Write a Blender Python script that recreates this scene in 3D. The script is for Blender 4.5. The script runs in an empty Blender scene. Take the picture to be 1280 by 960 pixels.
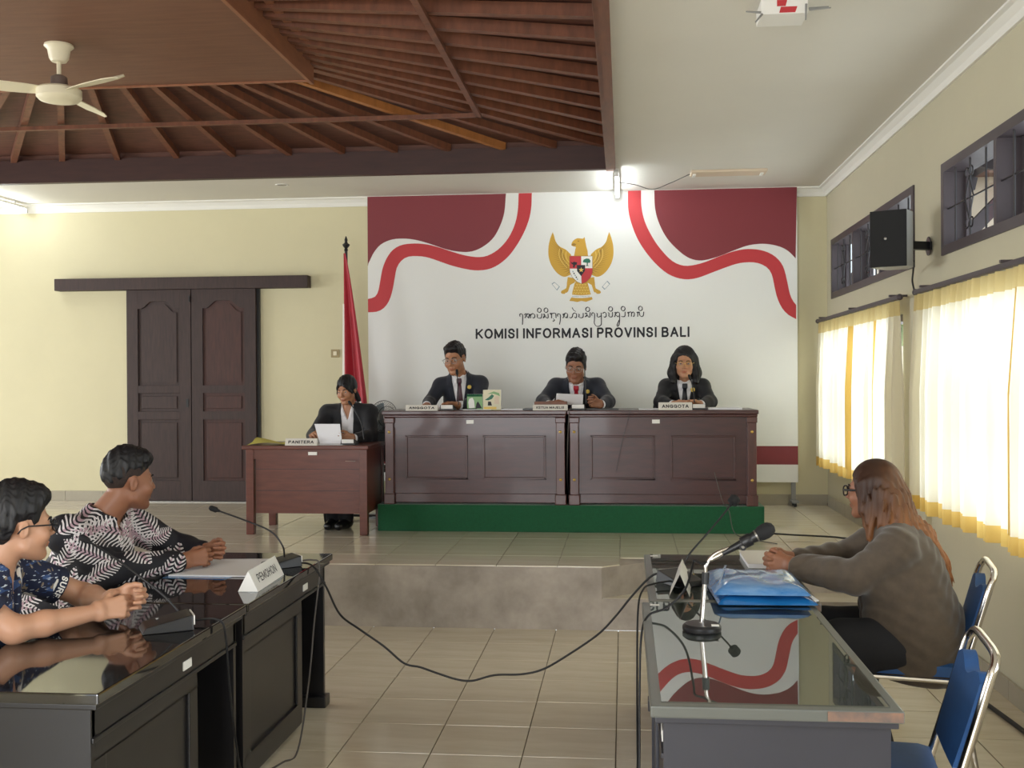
import bpy, bmesh, math, random
import numpy as np
from mathutils import Vector, Matrix

random.seed(7)
rng = np.random.default_rng(7)
D = bpy.data
SC = bpy.context.scene
COL = SC.collection
PI = math.pi

# ------------------------------------------------------------------ camera
cam = D.cameras.new('camera')
cam.sensor_width = 36.0
cam.lens = 1371.74 / 1280 * 36.0
cam.clip_end = 200
cam_o = D.objects.new('camera', cam)
COL.objects.link(cam_o)
YAW, PITCH, ROLL, CAMZ = 0.1013856, 0.0042518, -0.0055623, 1.6187
cam_o.matrix_world = (Matrix.Translation((0, 0, CAMZ)) @ Matrix.Rotation(YAW, 4, 'Z')
                      @ Matrix.Rotation(PI / 2 - PITCH, 4, 'X') @ Matrix.Rotation(ROLL, 4, 'Z'))
SC.camera = cam_o

# ------------------------------------------------------------------ sky, daylight, exposure
w = D.worlds.new('overcast_sky')
SC.world = w
w.use_nodes = True
bg = w.node_tree.nodes['Background']
bg.inputs['Color'].default_value = (0.86, 0.93, 1.0, 1)
bg.inputs['Strength'].default_value = 1.6


def area(name, loc, target, sx, sy, power, col):
    l = D.lights.new(name, 'AREA')
    l.shape = 'RECTANGLE'
    l.size, l.size_y, l.energy, l.color = sx, sy, power, col
    o = D.objects.new(name, l)
    o.location = loc
    o.rotation_euler = (Vector(target) - Vector(loc)).to_track_quat('-Z', 'Y').to_euler()
    COL.objects.link(o)
    return o


# daylight outside windows, plus added side and rear lamps (hidden from view by wall and curtains)
DAY = (0.93, 0.97, 1.0)
area('daylight_window_a', (2.62, 9.15, 1.55), (0, 9.15, 1.35), 2.9, 1.6, 66, DAY)
area('daylight_window_b', (2.62, 5.45, 1.55), (0, 5.45, 1.35), 2.9, 1.6, 60, DAY)
area('added_side_light', (2.75, 1.5, 1.9), (0, 1.5, 1.3), 3.0, 2.2, 90, DAY)  # added out of view to give side light
area('daylight_left_a', (-9.3, 8.0, 1.9), (-4, 8.0, 1.4), 3.0, 2.0, 120, (0.96, 0.98, 1.0))
area('daylight_left_b', (-9.3, 4.0, 1.9), (-4, 4.0, 1.4), 3.0, 2.0, 130, (0.96, 0.98, 1.0))
area('added_rear_light', (-2.5, -3.9, 1.7), (-2.5, 6, 1.5), 4.4, 2.4, 300, (0.97, 0.98, 1.0))  # added behind the camera to brighten the hall, source there unknown

SC.view_settings.view_transform = 'Standard'
SC.view_settings.look = 'None'
SC.view_settings.gamma = 1.0
SC.view_settings.use_curve_mapping = False
SC.view_settings.exposure = 0.40


# ------------------------------------------------------------------ materials
def lin(c):
    if isinstance(c, str):
        c = tuple(int(c[i:i + 2], 16) / 255 for i in (0, 2, 4))
    return tuple((v / 12.92 if v <= 0.04045 else ((v + 0.055) / 1.055) ** 2.4) for v in c)


def nd(nt, typ, **kw):
    n = nt.nodes.new(typ)
    for k, v in kw.items():
        if k in ('operation', 'blend_type', 'wave_type', 'bands_direction', 'feature', 'data_type', 'attribute_name', 'noise_dimensions', 'distance', 'voronoi_dimensions', 'clamp_factor', 'use_clamp'):
            setattr(n, k, v)
        else:
            n.inputs[k].default_value = v
    return n


def mat(name, col, rough=0.5, metal=0.0, var=0.0, scale=8.0, stretch=(1, 1, 1), col2=None, bump=0.0, bscale=60.0, ior=1.5, coat=0.0, sheen=0.0, sss=0.0, emit=None, alpha=None):
    """Principled material whose colour drifts between col and col2 with a stretched noise, plus a fine bump."""
    m = D.materials.new(name)
    m.use_nodes = True
    nt = m.node_tree
    b = nt.nodes['Principled BSDF']
    c = lin(col)
    b.inputs['Base Color'].default_value = (*c, 1)
    b.inputs['Roughness'].default_value = rough
    b.inputs['Metallic'].default_value = metal
    b.inputs['IOR'].default_value = ior
    b.inputs['Coat Weight'].default_value = coat
    b.inputs['Coat Roughness'].default_value = 0.06
    if sheen:
        b.inputs['Sheen Weight'].default_value = sheen
    if sss:
        b.inputs['Subsurface Weight'].default_value = sss
        b.inputs['Subsurface Radius'].default_value = (0.012, 0.005, 0.003)
        b.inputs['Subsurface Scale'].default_value = 0.6
    if emit:
        b.inputs['Emission Color'].default_value = (*lin(emit[0]), 1)
        b.inputs['Emission Strength'].default_value = emit[1]
    tc = nd(nt, 'ShaderNodeTexCoord')
    mp = nd(nt, 'ShaderNodeMapping', Scale=stretch)
    nt.links.new(tc.outputs['Object'], mp.inputs['Vector'])
    if var or col2:
        c2 = lin(col2) if col2 else tuple(max(0, v * (1 - var)) for v in c)
        no = nd(nt, 'ShaderNodeTexNoise', Scale=scale, Detail=5.0, Roughness=0.6)
        rp = nd(nt, 'ShaderNodeValToRGB')
        rp.color_ramp.elements[0].position = 0.3
        rp.color_ramp.elements[1].position = 0.7
        rp.color_ramp.elements[0].color = (*c2, 1)
        rp.color_ramp.elements[1].color = (*c, 1)
        nt.links.new(mp.outputs[0], no.inputs['Vector'])
        nt.links.new(no.outputs['Fac'], rp.inputs[0])
        nt.links.new(rp.outputs[0], b.inputs['Base Color'])
    if bump:
        n2 = nd(nt, 'ShaderNodeTexNoise', Scale=bscale, Detail=3.0)
        bp = nd(nt, 'ShaderNodeBump', Strength=bump, Distance=0.01)
        nt.links.new(mp.outputs[0], n2.inputs['Vector'])
        nt.links.new(n2.outputs['Fac'], bp.inputs['Height'])
        nt.links.new(bp.outputs[0], b.inputs['Normal'])
    return m


M = {}
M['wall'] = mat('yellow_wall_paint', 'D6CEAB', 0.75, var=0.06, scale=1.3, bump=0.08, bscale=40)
M['wall_shaded'] = mat('shaded_wall_paint', 'C4BDA4', 0.75, var=0.06, scale=1.1, bump=0.08, bscale=40)  # wall paint darkened, the backlit wall's shade is in the colour
M['ceiling'] = mat('ceiling_plaster', 'DEDAD0', 0.85, var=0.05, scale=0.9)
M['cornice'] = mat('cornice_plaster', 'E9E7E0', 0.7)
M['tile'] = mat('cream_floor_tile', 'DDD4C0', 0.12, col2='D0C6B0', scale=2.2, stretch=(1, 5, 1), ior=1.55)
M['tile_low'] = mat('lower_floor_tile', 'DCD2BC', 0.15, col2='CCC0A8', scale=2.2, stretch=(1, 5, 1), ior=1.5)
M['grout'] = mat('floor_grout', '6E6553', 0.9)
M['concrete'] = mat('stained_concrete', 'B5ABA0', 0.85, col2='857C72', scale=3.0, bump=0.3, bscale=30)
M['skirt'] = mat('skirting_tile', 'A8A08E', 0.3, var=0.1)
M['roof_board'] = mat('roof_board_wood', '72483A', 0.6, col2='523428', scale=6, stretch=(1, 6, 6), bump=0.1)
M['rafter'] = mat('rafter_wood', '7E4C34', 0.5, col2='603A28', scale=5, stretch=(4, 4, 1), bump=0.06)
M['rafter_lit'] = mat('lit_rafter_wood', 'B0713C', 0.5, col2='96602F', scale=5, stretch=(4, 4, 1))  # paler copy of the rafter wood, colours one rafter as lit
M['fascia'] = mat('fascia_wood', '9A6546', 0.5, col2='84543A', scale=5, stretch=(4, 1, 4))
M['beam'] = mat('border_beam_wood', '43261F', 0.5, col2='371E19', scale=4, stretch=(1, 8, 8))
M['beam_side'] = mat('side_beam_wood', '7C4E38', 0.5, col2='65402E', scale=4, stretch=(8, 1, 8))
M['ply'] = mat('plywood_panel', '78503A', 0.55, col2='6A432F', scale=3, stretch=(1, 9, 1), bump=0.05)
M['door'] = mat('dark_door_wood', '3E2A26', 0.6, col2='2C1D1A', scale=6, stretch=(9, 9, 1), bump=0.05)
M['door_red'] = mat('red_door_wood', '4A2922', 0.6, col2='381F1A', scale=6, stretch=(9, 9, 1), bump=0.05)
M['mahogany'] = mat('mahogany', '4A2320', 0.38, col2='381A18', scale=5, stretch=(1, 6, 6), coat=0.15)
M['mahogany_v'] = mat('mahogany_upright', '552C27', 0.38, col2='42211B', scale=5, stretch=(6, 6, 1), coat=0.15)
M['teak'] = mat('reddish_desk_wood', '6A3528', 0.35, col2='56291F', scale=5, stretch=(1, 6, 6), coat=0.1)
M['black_wood'] = mat('black_lacquer', '1D1C1E', 0.3, var=0.2, scale=4)
M['black_top'] = mat('black_glossy_top', '1B1A1A', 0.04, ior=1.75)
M['iron_grey'] = mat('speaker_side_grey', 'A9A9A6', 0.5)
M['slate_wood'] = mat('slate_painted_wood', '34343C', 0.4, var=0.15, scale=4)
M['top_grey'] = mat('grey_table_top', '5E605B', 0.35, var=0.06)
M['worn_edge'] = mat('worn_copper_edge', '8E6A55', 0.4, col2='55504F', scale=14)
M['carpet'] = mat('green_carpet', '0F5A36', 0.95, var=0.25, scale=60, bump=0.4, bscale=400, sheen=0.3)
M['banner'] = mat('banner_white', 'E6E6E2', 0.55)
M['maroon'] = mat('banner_maroon', '7E2B33', 0.55)
M['red'] = mat('banner_red', 'BE3238', 0.55)
M['ink'] = mat('banner_black_ink', '1C1A22', 0.6)
M['gold'] = mat('emblem_gold', 'C79A2E', 0.5)
M['gold_d'] = mat('emblem_dark_gold', '8F6A1C', 0.5)
M['gold_l'] = mat('emblem_pale_gold', 'E3C25E', 0.5)
M['em_green'] = mat('emblem_green', '1E6B52', 0.5)
M['em_grey'] = mat('emblem_grey', '8FA0A8', 0.5)
M['white'] = mat('white_card', 'E9E7E2', 0.55)
M['paper'] = mat('white_paper', 'EDEDF0', 0.7)
M['paper_y'] = mat('yellow_paper', 'CFC65A', 0.7)
M['plate'] = mat('name_plate_acrylic', 'DCD8CF', 0.35)
M['black'] = mat('black_plastic', '17171A', 0.4)
M['black_matte'] = mat('black_foam', '121214', 0.8, bump=0.3, bscale=500)
M['rubber'] = mat('black_cable', '101012', 0.55)
M['grey_cable'] = mat('grey_cable', '55504C', 0.6)
M['chrome'] = mat('chrome', 'D8D3CF', 0.15, metal=1.0)
M['steel'] = mat('brushed_steel', '9A9894', 0.35, metal=1.0)
M['grey'] = mat('grey_plastic', '8A8A88', 0.5)
M['fan_cream'] = mat('fan_enamel', 'E8DFC2', 0.35)
M['fan_dark'] = mat('fan_motor_grey', '6A5B52', 0.5)
M['chair_blue'] = mat('blue_upholstery', '1B4A80', 0.6, var=0.12, scale=30, bump=0.15, bscale=300)
M['bag_blue'] = mat('blue_plastic', '1F6FB4', 0.18, var=0.2, scale=9, coat=0.4)
M['bag_light'] = mat('clear_blue_plastic', '6F9CCB', 0.2, col2='2472B8', scale=9, stretch=(1, 2.5, 1), coat=0.5)
M['flag_red'] = mat('flag_red_satin', 'B3142C', 0.5, var=0.15, scale=5, sheen=0.3)
M['flag_white'] = mat('flag_white_satin', 'DAD5CC', 0.55)
M['win_wood'] = mat('dark_window_wood', '4A4145', 0.5, var=0.15, scale=6)
M['iron'] = mat('wrought_iron', '2A2629', 0.5)
M['switch'] = mat('switch_plate', 'A39268', 0.5)
M['office'] = mat('black_mesh_fabric', '1A1C1B', 0.8)
M['gold_pin'] = mat('gold_pin', 'C9A85A', 0.3, metal=0.7)
M['tube'] = mat('lit_tube', 'FFFFFF', 0.3, emit=('F2FBFF', 34.0))
M['book_green'] = mat('green_book_cover', '7FA872', 0.5)
M['book_cream'] = mat('cream_book_cover', 'DAD3B4', 0.5)
M['leaf'] = mat('tree_leaves', '86B84A', 0.7, var=0.4, scale=4)
M['house'] = mat('neighbour_wall', 'D9C7B0', 0.8)
M['rooftile'] = mat('neighbour_roof', '7A5648', 0.8, var=0.2)


def glass_mat(name, tint, refl_ior, rough=0.0):
    m = D.materials.new(name)
    m.use_nodes = True
    nt = m.node_tree
    nt.nodes.clear()
    out = nd(nt, 'ShaderNodeOutputMaterial')
    mix = nd(nt, 'ShaderNodeMixShader')
    fr = nd(nt, 'ShaderNodeFresnel', IOR=refl_ior)
    tr = nd(nt, 'ShaderNodeBsdfTransparent', Color=(*tint, 1))
    gl = nd(nt, 'ShaderNodeBsdfGlossy', Roughness=rough)
    # the far face of the sheet passes light straight on
    ge = nd(nt, 'ShaderNodeNewGeometry')
    inv = nd(nt, 'ShaderNodeMath', operation='SUBTRACT')
    inv.inputs[0].default_value = 1.0
    mu = nd(nt, 'ShaderNodeMath', operation='MULTIPLY')
    nt.links.new(ge.outputs['Backfacing'], inv.inputs[1])
    nt.links.new(inv.outputs[0], mu.inputs[0])
    nt.links.new(fr.outputs[0], mu.inputs[1])
    nt.links.new(mu.outputs[0], mix.inputs[0])
    nt.links.new(tr.outputs[0], mix.inputs[1])
    nt.links.new(gl.outputs[0], mix.inputs[2])
    nt.links.new(mix.outputs[0], out.inputs[0])
    return m


M['pane'] = glass_mat('window_glass', (0.93, 0.96, 0.97), 1.5)
M['table_glass'] = glass_mat('table_top_glass', (0.86, 0.90, 0.87), 7.0)
M['lens'] = glass_mat('spectacle_lens', (0.93, 0.93, 0.93), 1.2)


def cloth_translucent(name, col, tcol, f=0.6):
    m = D.materials.new(name)
    m.use_nodes = True
    nt = m.node_tree
    nt.nodes.clear()
    out = nd(nt, 'ShaderNodeOutputMaterial')
    mix = nd(nt, 'ShaderNodeMixShader', Fac=f)
    df = nd(nt, 'ShaderNodeBsdfDiffuse', Color=(*lin(col), 1))
    tl = nd(nt, 'ShaderNodeBsdfTranslucent', Color=(*lin(tcol), 1))
    nt.links.new(df.outputs[0], mix.inputs[1])
    nt.links.new(tl.outputs[0], mix.inputs[2])
    nt.links.new(mix.outputs[0], out.inputs[0])
    return m


M['curtain'] = cloth_translucent('cream_curtain_cloth', 'E9E3CC', 'FBF5E4')
M['curtain_y'] = cloth_translucent('yellow_curtain_cloth', 'D9B765', 'F0CF7E')
M['curtain_h'] = cloth_translucent('curtain_heading_cloth', 'D8C690', 'E8D49C', 0.45)


# ------------------------------------------------------------------ mesh helpers
class MB:
    """Collects boxes, tubes, lathes and prisms; build() links them as ONE mesh object."""

    def __init__(self):
        self.v, self.f = [], []

    def add(self, vs, fs):
        n = len(self.v)
        self.v += [tuple(p) for p in vs]
        self.f += [tuple(i + n for i in q) for q in fs]
        return self

    def box(self, x0, x1, y0, y1, z0, z1):
        x0, x1 = min(x0, x1), max(x0, x1)
        y0, y1 = min(y0, y1), max(y0, y1)
        z0, z1 = min(z0, z1), max(z0, z1)
        return self.add([(x0, y0, z0), (x1, y0, z0), (x1, y1, z0), (x0, y1, z0), (x0, y0, z1), (x1, y0, z1), (x1, y1, z1), (x0, y1, z1)],
                        [(0, 3, 2, 1), (4, 5, 6, 7), (0, 1, 5, 4), (1, 2, 6, 5), (2, 3, 7, 6), (3, 0, 4, 7)])

    def beam(self, a, b, w, h, up=(0, 0, 1)):
        """square bar from a to b, w wide, h tall, hanging centred on the line"""
        a, b, up = Vector(a), Vector(b), Vector(up)
        d = (b - a).normalized()
        s = d.cross(up).normalized() * (w / 2)
        u = s.cross(d).normalized() * (h / 2)
        vs = [a - s - u, a + s - u, a + s + u, a - s + u, b - s - u, b + s - u, b + s + u, b - s + u]
        return self.add(vs, [(0, 1, 2, 3), (7, 6, 5, 4), (0, 4, 5, 1), (1, 5, 6, 2), (2, 6, 7, 3), (3, 7, 4, 0)])

    def tube(self, pts, r, seg=8, cap=True):
        pts = [Vector(p) for p in pts]
        n = len(pts)
        rr = r if isinstance(r, (list, tuple)) else [r] * n
        t0 = (pts[1] - pts[0]).normalized()
        ref = Vector((0, 0, 1)) if abs(t0.z) < 0.9 else Vector((1, 0, 0))
        nrm = t0.cross(ref).normalized()
        vs, fs = [], []
        for i in range(n):
            t = (pts[min(i + 1, n - 1)] - pts[max(i - 1, 0)])
            t = t.normalized() if t.length > 1e-9 else t0
            nrm = (nrm - t * nrm.dot(t))
            nrm = nrm.normalized() if nrm.length > 1e-6 else t.orthogonal().normalized()
            bi = t.cross(nrm)
            for k in range(seg):
                a = 2 * PI * k / seg
                vs.append(pts[i] + (nrm * math.cos(a) + bi * math.sin(a)) * rr[i])
        for i in range(n - 1):
            for k in range(seg):
                k2 = (k + 1) % seg
                fs.append((i * seg + k, i * seg + k2, (i + 1) * seg + k2, (i + 1) * seg + k))
        if cap:
            fs.append(tuple(range(seg - 1, -1, -1)))
            fs.append(tuple((n - 1) * seg + k for k in range(seg)))
        return self.add(vs, fs)

    def lathe(self, prof, org, seg=24, axis=(0, 0, 1)):
        """profile of (radius, height) turned about axis through org"""
        ax = Vector(axis).normalized()
        u = ax.orthogonal().normalized()
        v = ax.cross(u)
        o = Vector(org)
        vs, fs = [], []
        for r, h in prof:
            for k in range(seg):
                a = 2 * PI * k / seg
                vs.append(o + ax * h + (u * math.cos(a) + v * math.sin(a)) * max(r, 1e-5))
        for i in range(len(prof) - 1):
            for k in range(seg):
                k2 = (k + 1) % seg
                fs.append((i * seg + k, i * seg + k2, (i + 1) * seg + k2, (i + 1) * seg + k))
        fs.append(tuple(range(seg - 1, -1, -1)))
        fs.append(tuple((len(prof) - 1) * seg + k for k in range(seg)))
        return self.add(vs, fs)

    def prism(self, poly, o, ux, uy, depth):
        """polygon in the plane (o, ux, uy), extruded by depth along ux x uy"""
        o, ux, uy = Vector(o), Vector(ux), Vector(uy)
        n = ux.cross(uy).normalized() * depth
        m = len(poly)
        vs = [o + ux * p[0] + uy * p[1] for p in poly]
        vs += [p + n for p in vs]
        fs = [tuple(range(m - 1, -1, -1)), tuple(range(m, 2 * m))]
        fs += [(i, (i + 1) % m, (i + 1) % m + m, i + m) for i in range(m)]
        return self.add(vs, fs)

    def strip(self, A, B, o, ux, uy, depth):
        """ribbon between two equally long polylines in the plane (o, ux, uy), extruded"""
        o, ux, uy = Vector(o), Vector(ux), Vector(uy)
        n = ux.cross(uy).normalized() * depth
        k = len(A)
        vs = []
        for off in (Vector((0, 0, 0)), n):
            vs += [o + ux * p[0] + uy * p[1] + off for p in A]
            vs += [o + ux * p[0] + uy * p[1] + off for p in B]
        fs = []
        for i in range(k - 1):
            fs.append((i, k + i, k + i + 1, i + 1))
            fs.append((2 * k + i, 2 * k + i + 1, 3 * k + i + 1, 3 * k + i))
            fs.append((i, i + 1, 2 * k + i + 1, 2 * k + i))
            fs.append((k + i, 3 * k + i, 3 * k + i + 1, k + i + 1))
        return self.add(vs, fs)

    def grid(self, fn, nu, nv, closed=False):
        vs = [fn(i / (nu - 1), j / (nv - 1)) for i in range(nu) for j in range(nv)]
        fs = [(i * nv + j, (i + 1) * nv + j, (i + 1) * nv + j + 1, i * nv + j + 1) for i in range(nu - 1) for j in range(nv - 1)]
        return self.add(vs, fs)

    def ball(self, c, rx, ry=None, rz=None, seg=14):
        ry = ry or rx
        rz = rz or rx
        vs, fs = [], []
        rings = seg // 2
        for i in range(rings + 1):
            th = PI * i / rings
            for k in range(seg):
                a = 2 * PI * k / seg
                vs.append((c[0] + rx * math.sin(th) * math.cos(a), c[1] + ry * math.sin(th) * math.sin(a), c[2] - rz * math.cos(th)))
        for i in range(rings):
            for k in range(seg):
                k2 = (k + 1) % seg
                fs.append((i * seg + k, i * seg + k2, (i + 1) * seg + k2, (i + 1) * seg + k))
        return self.add(vs, fs)

    def build(self, name, material, parent=None, bevel=0.0, smooth=None, label=None, kind=None):
        me = D.meshes.new(name)
        me.from_pydata(self.v, [], self.f)
        bm = bmesh.new()
        bm.from_mesh(me)
        bmesh.ops.remove_doubles(bm, verts=bm.verts, dist=1e-6)
        bmesh.ops.recalc_face_normals(bm, faces=bm.faces)
        if bevel:
            es = [e for e in bm.edges if len(e.link_faces) == 2 and e.calc_face_angle(0) > 0.6]
            bmesh.ops.bevel(bm, geom=es, offset=bevel, segments=2, profile=0.6, affect='EDGES', clamp_overlap=True)
        if smooth is not None:
            for f in bm.faces:
                f.smooth = True
            for e in bm.edges:
                e.smooth = not (len(e.link_faces) == 2 and e.calc_face_angle(0) > smooth)
        bm.to_mesh(me)
        bm.free()
        me.materials.append(material)
        return link(name, me, parent, label, kind)


def link(name, me, parent=None, label=None, kind=None):
    o = D.objects.new(name, me)
    COL.objects.link(o)
    if parent is not None:
        hang(o, parent)
    if label:
        o['label'] = label
    if kind:
        o['kind'] = kind
    return o


WORLD = {}


def hang(o, parent):
    """parent o so that its mesh keeps the world coordinates it was built in"""
    o.parent = parent
    m = Matrix.Identity(4)
    p = parent
    if p.name in WORLD:
        m = WORLD[p.name]
    o.matrix_parent_inverse = m.inverted()
    WORLD[o.name] = Matrix.Identity(4)


def thing(name, label, cat, loc=(0, 0, 0), group=None):
    o = D.objects.new(name, None)
    o.empty_display_size = 0.1
    COL.objects.link(o)
    o.location = loc
    WORLD[o.name] = Matrix.Translation(loc)
    o['label'] = label
    o['category'] = cat
    if group:
        o['group'] = group
    return o


def tag(o, label, cat, group=None):
    o['label'] = label
    o['category'] = cat
    if group:
        o['group'] = group
    return o


def struct(o, label=None):
    o['kind'] = 'structure'
    if label:
        o['label'] = label
    return o


def copy_tree(o, loc, rotz=0.0, label=None, group=None):
    c = o.copy()
    COL.objects.link(c)
    c.location = loc
    c.rotation_euler = (0, 0, rotz)
    if label:
        c['label'] = label
    if group:
        c['group'] = group
    for ch in list(o.children):
        d = ch.copy()
        COL.objects.link(d)
        d.parent = c
        for g in ch.children:
            e = g.copy()
            COL.objects.link(e)
            e.parent = d
    return c


def smooth_path(pts, n=8):
    """Catmull-Rom through the points"""
    P = [Vector(p) for p in pts]
    P = [P[0] * 2 - P[1]] + P + [P[-1] * 2 - P[-2]]
    out = []
    for i in range(1, len(P) - 2):
        for k in range(n):
            t = k / n
            a, b, c, d = P[i - 1], P[i], P[i + 1], P[i + 2]
            out.append(0.5 * ((2 * b) + (c - a) * t + (2 * a - 5 * b + 4 * c - d) * t * t + (3 * b - a - 3 * c + d) * t ** 3))
    out.append(P[-2])
    return out


def resample(poly, n):
    p = np.array(poly, float)
    s = np.r_[0, np.cumsum(np.linalg.norm(np.diff(p, axis=0), axis=1))]
    t = np.linspace(0, s[-1], n)
    return list(zip(np.interp(t, s, p[:, 0]), np.interp(t, s, p[:, 1])))


def _arc(cx, cy, rx, ry, a0, a1, n=12):
    return [(cx + rx * math.cos(math.radians(a0 + (a1 - a0) * k / n)), cy + ry * math.sin(math.radians(a0 + (a1 - a0) * k / n))) for k in range(n + 1)]


_S = [(.95, .76), (.80, .94), (.5, 1), (.18, .93), (.05, .74), (.18, .58), (.5, .51), (.82, .43), (.97, .25), (.82, .06), (.5, 0), (.18, .05), (.02, .25)]
GLYPH = {
    'A': (.80, [[(0, 0), (.5, 1), (1, 0)], [(.19, .34), (.81, .34)]]),
    'B': (.70, [[(0, 0), (0, 1), (.55, 1)] + _arc(.55, .765, .36, .235, 90, -90) + [(0, .53)], [(0, .53), (.58, .53)] + _arc(.58, .265, .42, .265, 90, -90) + [(0, 0)]]),
    'E': (.64, [[(1, 1), (0, 1), (0, 0), (1, 0)], [(0, .52), (.92, .52)]]),
    'F': (.60, [[(1, 1), (0, 1), (0, 0)], [(0, .50), (.86, .50)]]),
    'G': (.82, [_arc(.5, .5, .5, .5, 38, 352, 24) + [(1, .44)], [(1, .04), (1, .46), (.56, .46)]]),
    'H': (.76, [[(0, 0), (0, 1)], [(1, 0), (1, 1)], [(0, .53), (1, .53)]]),
    'I': (.0, [[(.5, 0), (.5, 1)]]),
    'J': (.54, [[(1, 1), (1, .30)] + _arc(.5, .28, .5, .28, 0, -180)]),
    'K': (.74, [[(0, 0), (0, 1)], [(1, 1), (0, .36)], [(.32, .57), (1, 0)]]),
    'L': (.60, [[(0, 1), (0, 0), (1, 0)]]),
    'M': (.90, [[(0, 0), (0, 1), (.5, .10), (1, 1), (1, 0)]]),
    'N': (.76, [[(0, 0), (0, 1), (1, 0), (1, 1)]]),
    'O': (.86, [_arc(.5, .5, .5, .5, 0, 360, 28)]),
    'P': (.68, [[(0, 0), (0, 1), (.6, 1)] + _arc(.6, .73, .4, .27, 90, -90) + [(0, .46)]]),
    'R': (.74, [[(0, 0), (0, 1), (.58, 1)] + _arc(.58, .74, .38, .26, 90, -90) + [(0, .48)], [(.55, .48), (1, 0)]]),
    'S': (.70, [_S]),
    'T': (.68, [[(0, 1), (1, 1)], [(.5, 1), (.5, 0)]]),
    'U': (.76, [[(0, 1), (0, .36)] + _arc(.5, .36, .5, .36, 180, 360, 16) + [(1, 1)]]),
    'V': (.76, [[(0, 1), (.5, 0), (1, 1)]]),
}


def text(name, s, material, parent, org, ux, uy, height=None, width=None, depth=0.0006, bold=.145, wrap=None):
    """sans lettering drawn with pen strokes, as flat mesh in the plane (org, ux, uy)"""
    th = bold
    vs, fs = [], []
    x = 0.0
    for ch in s:
        if ch == ' ':
            x += .34
            continue
        w, strokes = GLYPH[ch]
        w = max(w, th)
        for st in strokes:
            if ch == 'S':
                st = [(p.x, p.y) for p in smooth_path([(a, b, 0) for a, b in st], 3)]
            q = [np.array((x + th / 2 + a * (w - th) if w > th else x + th / 2, th / 2 + b * (1 - th))) for a, b in st]
            for i in range(len(q) - 1):
                d = q[i + 1] - q[i]
                L = np.linalg.norm(d)
                if L < 1e-6:
                    continue
                d /= L
                n = np.array((-d[1], d[0])) * th / 2
                a = q[i] - d * (th / 2 if i == 0 else 0)
                b = q[i + 1] + d * (th / 2 if i == len(q) - 2 else 0)
                k = len(vs)
                vs += [a - n, b - n, b + n, a + n]
                fs.append((k, k + 1, k + 2, k + 3))
                if i:
                    k = len(vs)
                    vs += [q[i] + th / 2 * np.array((math.cos(t), math.sin(t))) for t in [j * PI / 5 for j in range(10)]]
                    fs.append(tuple(range(k, k + 10)))
        x += w + .15
    co = np.array(vs)
    co[:, 1] = np.clip(co[:, 1], 0, 1)
    lo, hi = co.min(0), co.max(0)
    sx = sy = 1.0
    if height:
        sx = sy = height
    if width:
        sx = width / (hi[0] - lo[0])
        if not height:
            sy = sx
    co = (co - (lo + hi) / 2) * np.array([sx, sy])
    org, ux, uy = np.array(org, float), np.array(ux, float), np.array(uy, float)
    ux /= np.linalg.norm(ux)
    uy /= np.linalg.norm(uy)
    n = np.cross(ux, uy)
    jig = (np.arange(len(co)) % 7 * 1e-6)[:, None]
    if wrap is not None:
        wc = wrap(org + co[:, :1] * ux + co[:, 1:2] * uy)
    else:
        wc = org + co[:, :1] * ux + co[:, 1:2] * uy + n * (depth + jig)
    me = D.meshes.new(name)
    me.from_pydata([tuple(v) for v in wc], [], fs)
    me.materials.append(material)
    return link(name, me, parent, kind='stuff' if len(s) > 1 else None)
# ================================================================== the room
XR, XL, YB, YF, ZC = 1.923, -8.6, 10.65, -3.2, 3.42
SZ, SY = 0.41, 7.077            # stage height, stage front edge
RZ = 0.625                      # top of the green riser

# ---- lower floor: slab, tiles as pieces
fl = MB().box(XL, XR, YF, SY, -0.12, -0.006).build('floor', M['grout'])
struct(fl, 'cream tiled lower floor of the hall')


def tile_mesh(name, m, sx=0.3955, sy=0.3955):
    b = MB().box(-sx / 2, sx / 2, -sy / 2, sy / 2, -0.008, 0)
    o = b.build(name, m, bevel=0.0015)
    me = o.data
    D.objects.remove(o)
    return me


def lay(parent, me, x0, y0, nx, ny, z, keep=lambda x, y: True):
    for i in range(nx):
        for j in range(ny):
            x, y = x0 + .4 * i, y0 + .4 * j
            if keep(x, y):
                o = link('tile', me, parent)
                o.location = (x, y, z + rng.uniform(-0.0006, 0.0006))
                o.rotation_euler = (rng.uniform(-.0008, .0008), rng.uniform(-.0008, .0008), 0)


tm = tile_mesh('floor_tile', M['tile_low'])
lowx = -0.0416 - .2
near = lambda x, y: (-2.3 < x < 1.9 and y > 3.2) or (x > 0.5 and y > 2.5)
lay(fl, tm, lowx - .4 * 6, 4.682 - .2 - .4 * 5, 12, 11, 0, lambda x, y: near(x, y) and y < SY)
rest = MB()
for i in range(-22, 6):
    for j in range(-20, 7):
        x, y = lowx + .4 * i, 4.482 + .4 * j
        x1, y1 = min(x + .198, XR), min(y + .198, SY)
        inlay = (-6 <= i < 6 and -5 <= j < 6 and near(x, y))
        if XL < x - .198 and y - .198 > YF and not inlay and x - .198 < XR:
            rest.box(x - .198, x1, y - .198, y1, -0.008, 0)
rest.build('tile', M['tile_low'], fl, kind='stuff')

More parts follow.
